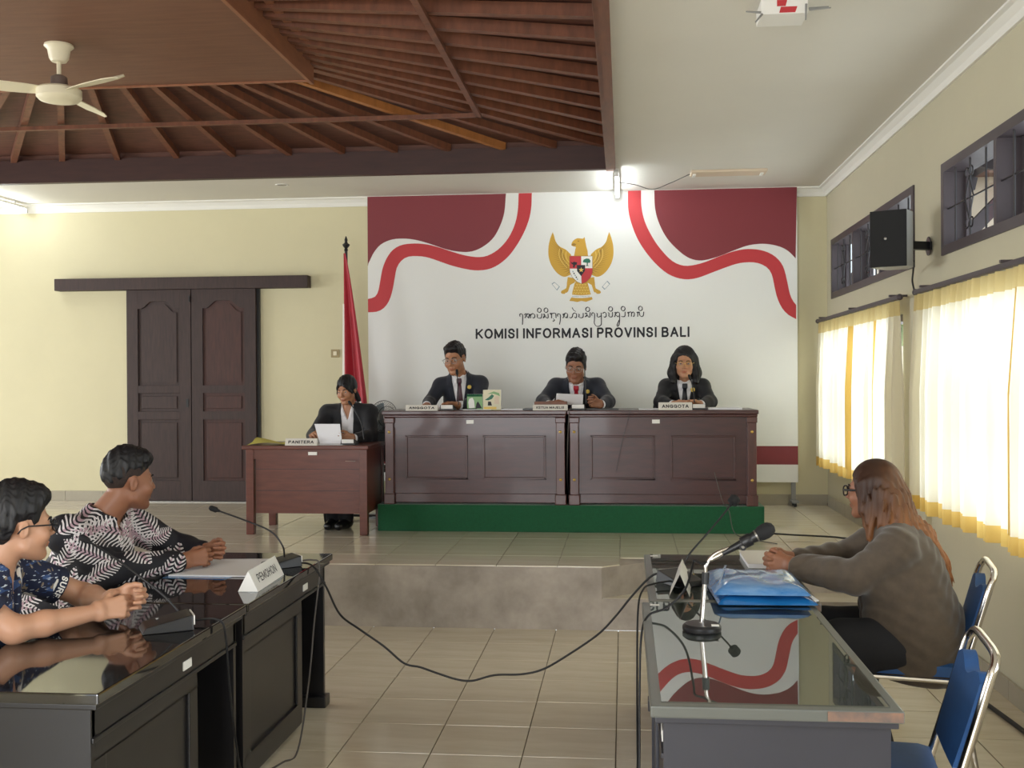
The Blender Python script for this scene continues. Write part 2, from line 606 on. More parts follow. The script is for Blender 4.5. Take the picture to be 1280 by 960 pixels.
# ---- raised stage with the notch for the steps
NOTCH = [(-0.147, SY), (0.30, 7.45), (0.95, 7.45), (1.30, 7.36), (XR, 7.36)]
poly = [(XL, SY)] + NOTCH + [(XR, YB), (XL, YB)]
stg = MB().prism(poly, (0, 0, 0), (1, 0, 0), (0, 1, 0), SZ - 0.009).build('floor', M['concrete'])
struct(stg, 'raised stage with stained concrete front and tiled top')
stp = MB().prism([(-0.147, SY), (XR, SY), (XR, 7.36), (1.30, 7.36), (0.95, 7.45), (0.30, 7.45)], (0, 0, 0), (1, 0, 0), (0, 1, 0), 0.204)
stp.build('step', M['concrete'], stg, bevel=0.004, label='low concrete step let into the stage front')
MB().box(-0.14, XR, SY + .004, 7.44, 0.2042, 0.2062).build('tread', M['tile'], stg)
tm2 = tile_mesh('stage_tile', M['tile'])
import bisect


def on_stage(x, y):
    if y < 7.47:
        return x < -0.6
    return XL < x < 1.80


def clip_tile(x, y, z):
    """a cut tile along the notch edge: polygon clipped by the notch outline"""
    b = bmesh.new()
    x0, x1, y0, y1 = x - .198, min(x + .198, XR), y - .198, min(y + .198, YB - .001)
    vs = [b.verts.new(p) for p in ((x0, y0, z), (x1, y0, z), (x1, y1, z), (x0, y1, z))]
    f = b.faces.new(vs)
    for (a, c) in zip(NOTCH[:-1], NOTCH[1:]):
        d = Vector((c[0] - a[0], c[1] - a[1], 0))
        nn = Vector((d.y, -d.x, 0))
        if a[0] - .0 <= x1 and c[0] >= x0:
            bmesh.ops.bisect_plane(b, geom=b.verts[:] + b.edges[:] + b.faces[:], plane_co=(a[0], a[1], 0), plane_no=nn, clear_outer=True)
    if b.faces:
        r = bmesh.ops.extrude_face_region(b, geom=b.faces[:])
        for v in r['geom']:
            if isinstance(v, bmesh.types.BMVert):
                v.co.z -= 0.008
        bmesh.ops.recalc_face_normals(b, faces=b.faces[:])
        me = D.meshes.new('cut_tile')
        b.to_mesh(me)
        me.materials.append(M['tile'])
        link('tile', me, stg)
    b.free()


sx0, sy0 = -0.031 - .2, 7.481 - .2
far_rest = MB()
for i in range(-21, 6):
    for j in range(0, 9):
        x, y = sx0 + .4 * i, sy0 + .4 * j
        if x - .198 < XL or x - .198 > XR or y - .198 > YB:
            continue
        if j == 0 and i >= 0 or i == 5 or j == 8:
            if j == 0 and i >= 0:
                clip_tile(x, y, SZ)
            else:
                far_rest.box(x - .198, min(x + .198, XR), y - .198, min(y + .198, YB), SZ - .008, SZ)
        elif i < -14:
            far_rest.box(x - .198, x + .198, y - .198, y + .198, SZ - .008, SZ)
        else:
            o = link('tile', tm2, stg)
            o.location = (x, y, SZ + rng.uniform(-0.0006, 0.0006))
            o.rotation_euler = (rng.uniform(-.001, .001), rng.uniform(-.001, .001), 0)
far_rest.build('tile', M['tile'], stg, kind='stuff')

# ---- walls
WT = 0.16
wb = MB().box(XL - WT, XR + WT, YB, YB + WT, -0.1, ZC + .1).build('wall_back', M['wall'])
struct(wb, 'pale yellow back wall behind the stage')


def wall_with_holes(x0, x1, holes, y0, y1, z0, z1):
    """wall slab in the yz plane with rectangular holes (ya, yb, za, zb)"""
    b = MB()
    ys = sorted({y0, y1, *[h[0] for h in holes], *[h[1] for h in holes]})
    for a, c in zip(ys[:-1], ys[1:]):
        hs = sorted((h[2], h[3]) for h in holes if h[0] <= a and h[1] >= c)
        z = z0
        for lo, hi in hs:
            b.box(x0, x1, a, c, z, lo)
            z = hi
        b.box(x0, x1, a, c, z, z1)
    return b


CLER = [(7.50, 10.40, 2.345, 2.89), (3.95, 6.86, 2.35, 2.90), (0.4, 3.3, 2.35, 2.90)]
LOWW = [(7.82, 10.42, 0.86, 2.06), (4.0, 6.95, 0.86, 2.06), (0.2, 3.0, 0.86, 2.06)]  # last opening is unseen, added to let side light in
wr = wall_with_holes(XR, XR + WT, CLER + LOWW, YF, YB, -0.1, ZC + .1).build('wall_right', M['wall_shaded'])
struct(wr, 'pale yellow window wall on the right')
LEFTW = [(6.5, 9.5, 0.95, 2.75), (2.5, 5.5, 0.95, 2.75), (-1.5, 1.5, 0.95, 2.75)]
wl = wall_with_holes(XL - WT, XL, LEFTW, YF, YB, -0.1, ZC + .1).build('wall_left', M['wall'])
struct(wl, 'pale yellow wall on the far left')
wf = MB().box(XL - WT, -4.7, YF - WT, YF, -0.1, ZC + .1).box(-0.3, XR + WT, YF - WT, YF, -0.1, ZC + .1).box(-4.7, -0.3, YF - WT, YF, 2.6, ZC + .1)  # unseen doorway added to let the rear lamp shine in
struct(wf.build('wall_front', M['wall']), 'wall behind the camera with an added wide doorway')
# slim pilaster between the two curtains
struct(MB().box(XR - .035, XR + .02, 7.13, 7.50, 0.0, 2.14).build('trim', M['wall_shaded']), 'shallow pilaster between the two curtains')

# skirting tiles
sk = MB().box(XL, XR, YB - .012, YB, SZ, SZ + .02).build('baseboard_back', M['grout'])
struct(sk)
bm_ = MB().box(-.1985, .1985, -.008, .008, 0, .1).build('x', M['skirt'], bevel=0.002)
sk_me = bm_.data
D.objects.remove(bm_)
for i in range(-15, 6):
    o = link('tile', sk_me, sk)
    o.location = (sx0 + .4 * i - .02, YB - .01, SZ)
sr = MB().box(XR - .012, XR, YF, SY, 0, .02).box(XR - .012, XR, 7.36, YB, SZ, SZ + .02).build('baseboard_right', M['grout'])
struct(sr)
bm_ = MB().box(-.008, .008, -.1985, .1985, 0, .1).build('x', M['skirt'], bevel=0.002)
sk_me2 = bm_.data
D.objects.remove(bm_)
for j in range(8):
    o = link('tile', sk_me2, sr)
    o.location = (XR - .01, 7.57 + .4 * j, SZ)
for j in range(12):
    o = link('tile', sk_me2, sr)
    o.location = (XR - .01, 2.3 + .4 * j, 0)

# ---- plaster ceiling around the wooden pavilion
HX0, HX1, HY0, HY1 = -6.55, -0.14, 3.2, 9.43
ce = MB()
ce.box(HX1 + .06, XR + WT, YF - WT, YB + WT, ZC, ZC + .08).box(XL - WT, HX0, YF - WT, YB + WT, ZC, ZC + .08)
ce.box(HX0, HX1 + .06, HY1 + .05, YB + WT, ZC, ZC + .08).box(HX0, HX1 + .06, YF - WT, HY0, ZC, ZC + .08)
struct(ce.build('ceiling', M['ceiling']), 'off-white plaster ceiling border')


def cornice(name, a, b, inward):
    p = MB()
    a, b, n = Vector(a), Vector(b), Vector(inward)
    prof = [(0, 0), (0.085, 0), (0.085, -.012), (0.06, -.02), (0.03, -.05), (0.018, -.085), (0, -.085)]
    up = Vector((0, 0, 1))
    vs = [a + n * u + up * v for u, v in prof] + [b + n * u + up * v for u, v in prof]
    k = len(prof)
    p.add(vs, [(i, (i + 1) % k, (i + 1) % k + k, i + k) for i in range(k)] + [tuple(range(k)), tuple(range(2 * k - 1, k - 1, -1))])
    return struct(p.build(name, M['cornice']))


cornice('trim_back', (XL, YB, ZC), (XR, YB, ZC), (0, -1, 0))['label'] = 'white cornice along the back wall'
cornice('trim_right', (XR, YF, ZC), (XR, YB, ZC), (-1, 0, 0))['label'] = 'white cornice along the window wall'

# ---- wooden pyramid ceiling: boards, radiating rafters, purlins, flat centre panel
CX, CY = -3.4, 6.35
EZ, PT = 3.60, 0.10
AX0, AX1, AY0, AY1 = HX0, HX1, HY0, HY1


def slope_z(x, y):
    d = min(x - AX0, AX1 - x, y - AY0, AY1 - y)
    return EZ + PT * d


wc = MB()
apex = (CX, CY, EZ + .077 + PT * 3.1)
E4 = [(AX0, AY0), (AX1 + .08, AY0), (AX1 + .08, AY1 + .06), (AX0, AY1 + .06)]
wc.add([(x, y, EZ + .072) for x, y in E4] + [apex], [(0, 1, 4), (1, 2, 4), (2, 3, 4), (3, 0, 4)])
wcl = struct(wc.build('ceiling', M['roof_board']), 'dark boarded wooden ceiling under the pavilion roof')
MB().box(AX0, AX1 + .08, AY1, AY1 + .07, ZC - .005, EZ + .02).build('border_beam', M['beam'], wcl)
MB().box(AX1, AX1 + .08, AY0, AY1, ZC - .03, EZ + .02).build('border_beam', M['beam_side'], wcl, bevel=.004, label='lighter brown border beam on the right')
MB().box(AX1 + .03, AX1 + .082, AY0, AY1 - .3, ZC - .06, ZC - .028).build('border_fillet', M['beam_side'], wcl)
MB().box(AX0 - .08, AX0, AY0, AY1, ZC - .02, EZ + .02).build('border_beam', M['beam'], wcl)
MB().box(AX0, AX1, AY0 - .07, AY0, ZC - .02, EZ + .02).build('border_beam', M['beam'], wcl)


def rafter(ex, ey, stop=0.80, w=.05, h=.06, m='rafter'):
    a = Vector((ex, ey, EZ + h / 2 - .0))
    c = Vector((CX, CY, 0))
    d = Vector((ex, ey, 0))
    e = d.lerp(c, stop)
    frac = stop
    e.z = EZ + h / 2 + frac * PT * (min(ex - AX0, AX1 - ex, ey - AY0, AY1 - ey) * 0 + 3.1)
    MB().beam(a, e, w, h).build('rafter', M[m], wcl)


for k, x in enumerate([-5.95, -5.48, -5.02, -4.5, -3.95, -3.43, -2.92, -2.44, -1.97, -1.50, -1.02, -0.58]):
    rafter(x, AY1, .62, m='rafter_lit' if abs(x + 1.02) < .01 else 'rafter')
for y in [9.0, 8.55, 8.1, 7.68, 7.25, 6.85, 6.45, 6.05, 5.65, 5.25, 4.85, 4.4]:
    rafter(AX1, y, .66, w=.06, h=.070)
rafter(AX1, AY1, .64, w=.07)
for y in (5.0, 5.6, 6.2, 6.8, 7.4):
    rafter(AX0, y, .6)
for x in (-5.9, -5.3, -4.7, -4.1, -3.5, -2.9, -2.3, -1.7, -1.1, -.6):
    rafter(x, AY0, .6)
for q in ((AX0, AY0), (AX0, AY1), (AX1, AY0)):
    rafter(q[0], q[1], .62, w=.07)
# purlins run under the rafters
t1 = 0.97
pz = EZ + PT * t1 - .012
MB().box(AX0 + t1, AX1 - t1, AY1 - t1 - .02, AY1 - t1 + .02, pz - .03, pz).build('purlin', M['rafter'], wcl)
MB().box(AX1 - t1 - .02, AX1 - t1 + .02, AY0 + t1, AY1 - t1 + .02, pz - .03, pz).build('purlin', M['rafter'], wcl, label='lighter purlin crossing the right slope')
# flat plywood centre with fascia boards
PX0, PX1, PY0, PY1, PZ = -4.64, -2.15, 5.2, 7.42, 3.70
MB().box(PX0, PX1, PY0, PY1, PZ, PZ + .02).build('centre_panel', M['ply'], wcl, label='flat plywood panel the fan hangs from')
MB().box(PX1 - .0, PX1 + .025, PY0, PY1 + .02, PZ - .03, PZ + .15).build('fascia', M['fascia'], wcl, bevel=.003)
MB().box(PX1 + .10, PX1 + .15, PY0, PY1 + .08, PZ + .10, PZ + .17).build('fascia', M['fascia'], wcl)
MB().box(PX0, PX1, PY1, PY1 + .02, PZ - .012, PZ + .15).build('fascia', M['fascia'], wcl)
MB().box(PX0 - .025, PX0, PY0, PY1 + .02, PZ - .012, PZ + .15).build('fascia', M['fascia'], wcl)

# blocking boards that close the gap above the border beams
MB().box(AX0 - .08, AX1 + .09, AY1 + .05, AY1 + .08, EZ - .02, EZ + .16).box(AX1 + .06, AX1 + .09, AY0, AY1 + .08, EZ - .02, EZ + .16).build('blocking_board', M['roof_board'], wcl, kind='stuff')
MB().box(AX0 - .09, AX1 + .09, AY0 - .09, AY0 - .06, EZ - .02, EZ + .16).box(AX0 - .09, AX0 - .06, AY0, AY1 + .08, EZ - .02, EZ + .16).build('blocking_board', M['roof_board'], wcl, kind='stuff')

# small ceiling fittings
t = thing('downlight', 'small round recessed ceiling light beyond the wooden border beam', 'ceiling light', (-3.12, 9.84, ZC))
MB().lathe([(.045, -.001), (.06, -.006), (.062, 0)], (-3.12, 9.84, ZC)).build('ring', M['white'], t, smooth=.5)
MB().lathe([(.001, -.0035), (.04, -.004), (.044, -.001)], (-3.12, 9.84, ZC)).build('reflector', M['steel'], t, smooth=.5)

t = thing('lamp_housing', 'empty narrow lamp housing on the white ceiling without a tube', 'lamp', (.91, 9.74, ZC))
hz = MB().box(.59, 1.24, 9.60, 9.82, ZC - .022, ZC)
hz.build('housing', M['house'], t, bevel=.006)
MB().box(1.19, 1.215, 9.68, 9.78, ZC - .034, ZC - .022).build('tube_holder', M['cornice'], t)
MB().box(.61, .635, 9.68, 9.78, ZC - .034, ZC - .022).build('tube_holder', M['cornice'], t)
tag(MB().tube(smooth_path([(-.03, 10.0, ZC - .02), (.12, 10.05, ZC - .04), (.27, 10.1, ZC - .075), (.42, 9.95, ZC - .05), (.585, 9.74, ZC - .012)]), .004, 6)
    .build('lamp_cable', M['grey_cable']), 'thin slack cable from lit tube to empty lamp housing', 'cable')


def tube_lamp(x, y0, y1, z, label):
    t = thing('tube_lamp', label, 'lamp', (x, (y0 + y1) / 2, ZC))
    MB().box(x - .02, x + .02, y0, y1, z + .018, z + .045).build('batten', M['white'], t, bevel=.004)
    MB().tube([(x, y0 + .03, z), (x, y1 - .03, z)], .014, 12).build('tube', M['tube'], t, smooth=.6)
    for y in (y0, y1 - .03):
        MB().box(x - .018, x + .018, y, y + .03, z - .02, z + .03).build('end_cap', M['white'], t)
    for y in (y0 + .2, y1 - .2):
        MB().box(x - .006, x + .006, y - .01, y + .01, z + .045, ZC).build('bracket', M['white'], t)


tube_lamp(-.05, 9.35, 10.5, 3.355, 'lit fluorescent tube at the corner of the wooden border')
tube_lamp(-6.0, 9.5, 10.55, 3.345, 'lit fluorescent tube at the left edge of the back ceiling')

# carton fixed to the ceiling
bx = thing('carton', 'white carton with red print stuck to the ceiling', 'box', (.78, 5.42, ZC))
MB().box(.66, .88, 5.33, 5.52, ZC - .07, ZC).build('box', M['white'], bx, bevel=.004)
MB().prism([(0, 0), (.075, 0), (.085, .028), (.008, .028)], (.745, 5.3295, ZC - .065), (1, 0, 0), (0, 0, 1), .001).build('red_print', M['red'], bx)
MB().prism([(0, 0), (.04, 0), (.048, .03), (.0, .03)], (.735, 5.3295, ZC - .034), (1, 0, 0), (0, 0, 1), .001).build('red_print', M['red'], bx)
for a, b_ in (((.66, 5.33, ZC - .06), (.59, 5.34, ZC - .05)), ((.665, 5.325, ZC - .07), (.63, 5.30, ZC - .115)), ((.885, 5.33, ZC - .05), (.98, 5.36, ZC - .035)),
              ((.885, 5.33, ZC - .055), (.98, 5.30, ZC - .06)), ((.87, 5.325, ZC - .03), (.865, 5.31, ZC - .11))):
    MB().tube([a, b_], [.006, .003], 6).build('loose_wire', M['grey'], bx)

# ---- ceiling fan
FX, FY = -3.46, 6.47
f = thing('ceiling_fan', 'cream three-bladed ceiling fan under the plywood panel', 'fan', (FX, FY, PZ))
MB().lathe([(.085, 0), (.088, -.012), (.068, -.03), (.058, -.085), (.045, -.105), (.015, -.11)], (FX, FY, PZ)).build('canopy', M['fan_cream'], f, smooth=.7)
MB().lathe([(.014, -.10), (.014, -.20)], (FX, FY, PZ), 12).build('rod', M['fan_cream'], f, smooth=.7)
MB().lathe([(.02, -.185), (.048, -.20), (.052, -.25), (.062, -.26)], (FX, FY, PZ)).build('motor_neck', M['fan_dark'], f, smooth=.7)
MB().lathe([(.03, -.262), (.12, -.268), (.134, -.28), (.134, -.325), (.115, -.345), (.07, -.355), (.001, -.357)], (FX, FY, PZ), 32).build('motor_housing', M['fan_cream'], f, smooth=.6)
for az in (-148, -28, 92):
    a = math.radians(az)
    u, v = Vector((math.cos(a), math.sin(a), 0)), Vector((-math.sin(a), math.cos(a), 0))
    b = MB()
    prof = [(.10, .035), (.2, .055), (.35, .062), (.5, .06), (.58, .045), (.60, .02)]
    vs, n = [], len(prof)
    o = Vector((FX, FY, PZ - .288))
    for zz in (0.003, -0.003):
        for r_, hw in prof:
            for s_ in (-1, 1):
                vs.append(o + u * r_ + v * hw * s_ + Vector((0, 0, zz + .014 * s_)))
    fs = []
    for i in range(n - 1):
        fs += [(2 * i, 2 * i + 1, 2 * i + 3, 2 * i + 2), (2 * n + 2 * i + 2, 2 * n + 2 * i + 3, 2 * n + 2 * i + 1, 2 * n + 2 * i)]
        fs += [(2 * i, 2 * i + 2, 2 * n + 2 * i + 2, 2 * n + 2 * i), (2 * i + 1, 2 * n + 2 * i + 1, 2 * n + 2 * i + 3, 2 * i + 3)]
    fs += [(0, 2 * n, 2 * n + 1, 1), (2 * n - 2, 2 * n - 1, 4 * n - 1, 4 * n - 2)]
    b.add(vs, fs)
    b.build('blade', M['fan_cream'], f)

# ---- clerestory windows: deep wooden lining, mullions, iron grille
def scroll(cy, cz, s, dy, dz, x):
    """one flat spiral scroll"""
    pts = []
    for k in range(15):
        a = k / 14 * 1.6 * PI
        r = .034 * (1 - .62 * k / 14)
        pts.append((x, cy + dy * (.034 - r * math.cos(a)) * s, cz + dz * r * math.sin(a) * s))
    return pts


def clerestory(n, y0, y1, z0, z1):
    x0 = XR - .012
    fr = MB()
    fw = .055
    fr.box(x0, XR + .15, y0, y1, z0, z0 + fw).box(x0, XR + .15, y0, y1, z1 - fw, z1)
    fr.box(x0, XR + .15, y0, y0 + fw, z0 + fw, z1 - fw).box(x0, XR + .15, y1 - fw, y1, z0 + fw, z1 - fw)
    w_ = fr.build('window_%d' % n, M['win_wood'])
    struct(w_, ['', 'dark wooden clerestory window behind the loudspeaker', 'dark wooden clerestory window nearest on the right wall', 'clerestory window beyond the right frame edge'][n])
    bays = 3
    bw = (y1 - y0) / bays
    for k in range(bays):
        a, c = y0 + k * bw, y0 + (k + 1) * bw
        if k:
            MB().box(x0 - .0, XR + .15, a - .022, a + .022, z0 + fw, z1 - fw).build('mullion', M['win_wood'], w_)
        m_ = (a + c) / 2
        MB().box(XR + .12, XR + .126, a + .03, c - .03, z0 + fw, z1 - fw).build('pane', M['pane'], w_)
        # outer sash stiles
        s_ = MB()
        for yy in (a + .03, c - .09):
            s_.box(XR + .11, XR + .14, yy, yy + .06, z0 + fw, z1 - fw)
        s_.build('sash', M['win_wood'], w_)
        gx = XR + .012
        for q in (.22, .5, .78):
            yy = a + q * bw
            MB().tube([(gx, yy, z0 + .03), (gx, yy, z1 - .03)], .006, 6).build('grille_bar', M['iron'], w_)
        zc = (z0 + z1) / 2
        MB().tube([(gx + .004, a, zc), (gx + .004, c, zc)], .005, 6).build('grille_bar', M['iron'], w_)
        g = MB()
        dd = [(gx - .006, m_, zc + .12), (gx - .006, m_ + .075, zc), (gx - .006, m_, zc - .12), (gx - .006, m_ - .075, zc), (gx - .006, m_, zc + .12)]
        for p_, q_ in zip(dd[:-1], dd[1:]):
            g.tube([p_, q_], .0045, 5)
        for sy in (-1, 1):
            for sz in (-1, 1):
                g.tube(scroll(m_, zc + sz * .135, 1.25, sy, sz, gx - .006), .0045, 5)
        g.build('grille_scroll', M['iron'], w_)


for i_, (a, b, c, d) in enumerate(CLER):
    clerestory(i_ + 1, a, b, c, d)


def low_window(n, y0, y1, z0, z1, label):
    fr = MB()
    fr.box(XR + .03, XR + .13, y0, y1, z0, z0 + .05).box(XR + .03, XR + .13, y0, y1, z1 - .05, z1)
    fr.box(XR + .03, XR + .13, y0, y0 + .05, z0 + .05, z1 - .05).box(XR + .03, XR + .13, y1 - .05, y1, z0 + .05, z1 - .05)
    w_ = struct(fr.build('window_%d' % n, M['win_wood']), label)
    k_ = 4
    bw = (y1 - y0) / k_
    for k in range(k_):
        if k:
            MB().box(XR + .04, XR + .12, y0 + k * bw - .02, y0 + k * bw + .02, z0 + .05, z1 - .05).build('mullion', M['win_wood'], w_)
        MB().box(XR + .08, XR + .085, y0 + k * bw + .02, y0 + (k + 1) * bw - .02, z0 + .05, z1 - .05).build('pane', M['pane'], w_)
    MB().box(XR + .04, XR + .12, y0 + .05, y1 - .05, (z0 + z1) / 2 - .015, (z0 + z1) / 2 + .015).build('mullion', M['win_wood'], w_)


low_window(4, *LOWW[0], 'window behind the far curtain')
low_window(5, *LOWW[1], 'window behind the near curtain')

# ---- curtains and rails
def curtain(y0, y1, ztop, zbot, label, seed, amp=.034):
    r = np.random.default_rng(seed)
    t = thing('curtain', label, 'curtain', (XR - .09, (y0 + y1) / 2, ztop), 'pleated cream curtains on the window wall')
    L = y1 - y0
    npl = int(L / .105)
    ph = r.uniform(0, 6.28, 6)

    def fold(u, v):
        y = y0 + u * L
        s_ = npl * 2 * PI * u + 1.6 * math.sin(3.1 * u * 2 * PI + ph[0]) + .8 * math.sin(7.7 * u * 2 * PI + ph[1]) * v
        a = amp * (0.45 + .75 * min(1, v * 2.2)) * (1 + .35 * math.sin(9 * u * 6.28 + ph[2]))
        x = XR - .095 + a * math.sin(s_) + .35 * a * math.sin(2 * s_ + ph[3])
        return x, y + .012 * math.cos(s_) * v

    def sheet(za, zb, nv):
        def fn(u, w_):
            z = za + (zb - za) * w_
            v = (ztop - z) / (ztop - zbot)
            x, y = fold(u, v)
            sag = .006 * math.sin(u * 40 + ph[4]) * v
            return (x, y, z + sag)
        return MB().grid(fn, npl * 14, nv)
    sheet(ztop, ztop - .10, 3).build('heading_tape', M['curtain_h'], t, smooth=3)
    sheet(ztop - .10, zbot + .085, 10).build('drape', M['curtain'], t, smooth=3)
    sheet(zbot + .085, zbot, 3).build('hem_band', M['curtain_y'], t, smooth=3, label='yellow hem band')
    for uu in r.uniform(.06, .94, 3):
        def fn(u, w_, uu=uu):
            z = ztop - .1 + (zbot + .085 - ztop + .1) * w_
            v = (ztop - z) / (ztop - zbot)
            x, y = fold(uu + u * .012, v)
            return (x - .006, y, z)
        MB().grid(fn, 5, 8).build('yellow_pleat', M['curtain_y'], t, smooth=3, label='yellow pleat')
    rl = thing('curtain_rail', label.replace('curtain', 'curtain rail').replace('cream pleated', 'dark'), 'curtain rail', (XR - .09, (y0 + y1) / 2, ztop + .05))
    MB().box(XR - .115, XR - .085, y0 - .05, y1 + .02, ztop + .005, ztop + .035).build('rail', M['win_wood'], rl, bevel=.005)
    MB().box(XR - .075, XR - .05, y0 + .1, y1 + .02, ztop + .02, ztop + .045).build('rail', M['win_wood'], rl, bevel=.005)
    for yy in (y0 - .06, y1 + .02):
        MB().ball((XR - .1, yy, ztop + .02), .022).build('end_knob', M['win_wood'], rl, smooth=2)
    for k in range(3):
        yy = y0 + .15 + k * (L - .3) / 2
        MB().box(XR - .12, XR, yy - .012, yy + .012, ztop + .036, ztop + .05).build('bracket', M['win_wood'], rl)


curtain(7.56, 10.56, 2.13, .80, 'cream pleated curtain at the far window', 3)
curtain(3.9, 7.08, 2.13, .805, 'cream pleated curtain at the near window', 5)

# ---- sliding double door on the back wall
DX0, DXM, DX1, DZ1 = -4.965, -4.295, -3.632, 2.535


def door_leaf(n, x0, x1, m, label):
    y0, y1 = YB - .07, YB - .03
    b = MB()
    st = .115
    zb, zt = SZ + .012, DZ1
    rails = [(zb, zb + .20), (1.235, 1.315), (1.50, 1.575)]
    b.box(x0, x0 + st, y0, y1, zb, zt).box(x1 - st, x1, y0, y1, zb, zt)
    for a, c in rails:
        b.box(x0 + st, x1 - st, y0, y1, a, c)
    # arched head rail
    xa, xb = x0 + st, x1 - st
    w_ = xb - xa
    arch = []
    for k in range(21):
        u = k / 20
        s_ = min(u, 1 - u) / .34
        h = .0 if s_ <= .22 else min(1, (s_ - .22) / .78)
        h = h * h * (3 - 2 * h)
        arch.append((u * w_, 2.345 + .075 * h))
    b.strip(arch, [(p[0], zt) for p in arch], (xa, y1, 0), (1, 0, 0), (0, 0, 1), y1 - y0)
    d = struct(b.build('door_%d' % n, M['door'], bevel=.003), label)
    for a, c in ((zb + .20, 1.235), (1.315, 1.50)):
        MB().box(xa - .005, xb + .005, y0 + .018, y0 + .028, a - .005, c + .005).build('panel', m, d)
        MB().box(xa + .035, xb - .035, y0 + .008, y0 + .018, a + .03, c - .03).build('panel_field', m, d, bevel=.006)
    MB().box(xa - .005, xb + .005, y0 + .018, y0 + .028, 1.57, 2.43).build('panel', m, d)
    ins = [(p[0] * (w_ - .07) / w_ + .035, p[1] - .035) for p in arch]
    MB().strip(ins, [(p[0], 1.61) for p in ins], (xa, y0 + .02, 0), (1, 0, 0), (0, 0, 1), .012).build('panel_field', m, d)
    return d


d1 = door_leaf(1, DX0, DXM - .004, M['door'], 'left leaf of the dark wooden sliding door')
d2 = door_leaf(2, DXM + .004, DX1, M['door_red'], 'right leaf of the dark wooden sliding door')
MB().box(DXM - .02, DXM - .008, YB - .085, YB - .07, 2.41, 2.47).build('bolt', M['black'], d1)
MB().box(DXM - .055, DXM - .03, YB - .076, YB - .069, 1.36, 1.44).build('lock_plate', M['black'], d1)
struct(MB().box(-5.70, -3.085, YB - .12, YB, 2.535, 2.655).build('trim_door', M['door'], bevel=.006), 'long dark pelmet board over the sliding door')
struct(MB().box(DX0 - .02, DX1 + .03, YB - .03, YB, SZ, 2.55).build('trim_frame', M['black_wood']), 'dark recess behind the sliding door')
struct(MB().box(-4.95, -3.65, YB - .10, YB - .0, SZ, SZ + .010).build('trim_threshold', M['steel']), 'pale floor track under the sliding door')

t = thing('light_switch', 'tan double light switch beside the flag', 'switch', (-2.84, YB, 1.88))
MB().box(-2.885, -2.80, YB - .012, YB, 1.845, 1.925).build('plate', M['switch'], t, bevel=.004)
MB().box(-2.86, -2.825, YB - .018, YB - .012, 1.865, 1.905).build('rocker', M['fan_cream'], t, bevel=.002)

# ---- outside: eave over the windows, neighbour house, trees
ev = MB().add([(XR + .16, -1, 3.36), (XR + .85, -1, 3.20), (XR + .85, 12.5, 3.20), (XR + .16, 12.5, 3.36), (XR + .16, -1, 3.41), (XR + .85, -1, 3.25), (XR + .85, 12.5, 3.25), (XR + .16, 12.5, 3.41)],
              [(0, 1, 2, 3), (7, 6, 5, 4), (0, 4, 5, 1), (1, 5, 6, 2), (2, 6, 7, 3), (3, 7, 4, 0)]).build('trim_eave', M['win_wood'])
struct(ev, 'brown boarded eave outside the windows')
for k in range(14):
    MB().beam((XR + .16, 3.0 + .75 * k, 3.30), (XR + .85, 3.0 + .75 * k, 3.14), .05, .1).build('eave_rafter', M['win_wood'], ev)
for k in range(5):
    MB().beam((XR + .16, 3.3 + 1.9 * k, 2.45), (XR + .80, 3.3 + 1.9 * k, 3.12), .06, .08).build('eave_brace', M['win_wood'], ev)
struct(MB().box(XR + .16, 30, -30, 40, -.4, -.2).build('floor_outside', M['concrete']), 'ground outside the window wall')
h_ = thing('neighbour_house', 'pale neighbouring house seen through the nearest clerestory window', 'house', (5.2, 15, -.2))
MB().box(3.9, 7.5, 13.6, 17.5, -.2, 4.0).build('wall', M['house'], h_)
MB().prism([(-.35, 0), (4.2, 0), (2.0, 1.0)], (3.8, 17.9, 4.0), (1, 0, 0), (0, 0, 1), 4.6).build('roof', M['rooftile'], h_)
MB().beam((4.05, 13.2, 3.2), (4.75, 13.3, 4.1), .09, .12).build('gable_strut', M['house'], h_)
MB().box(4.6, 5.0, 13.57, 13.6, 3.0, 3.7).build('window', M['win_wood'], h_)
tx, ty, tz, s_ = 3.4, 13.0, 2.55, .55
tr = thing('tree', 'small bright green tree seen past the loudspeaker', 'tree', (tx, ty, -.2))
MB().tube([(tx, ty, -.2), (tx + .05, ty, tz)], [.08, .05], 8).build('trunk', M['rooftile'], tr)
lf = MB()
rr = np.random.default_rng(40)
for k in range(420):
    d_ = rr.normal(size=3)
    d_ /= np.linalg.norm(d_)
    c_ = np.array([tx, ty, tz]) + d_ * s_ * rr.uniform(.4, 1)
    a_, b_ = rr.normal(size=3) * .07, rr.normal(size=3) * .07
    lf.add([c_ - a_, c_ + b_, c_ + a_, c_ - b_], [(0, 1, 2, 3)])
lf.build('foliage', M['leaf'], tr, kind='stuff')
# ================================================================== stage furniture
# ---- green carpeted riser
rs = MB().box(-1.965, 1.078, 8.63, 10.15, SZ, RZ).build('riser', M['carpet'], bevel=.008)
tag(rs, 'low riser platform covered in green carpet under the two long benches', 'platform')

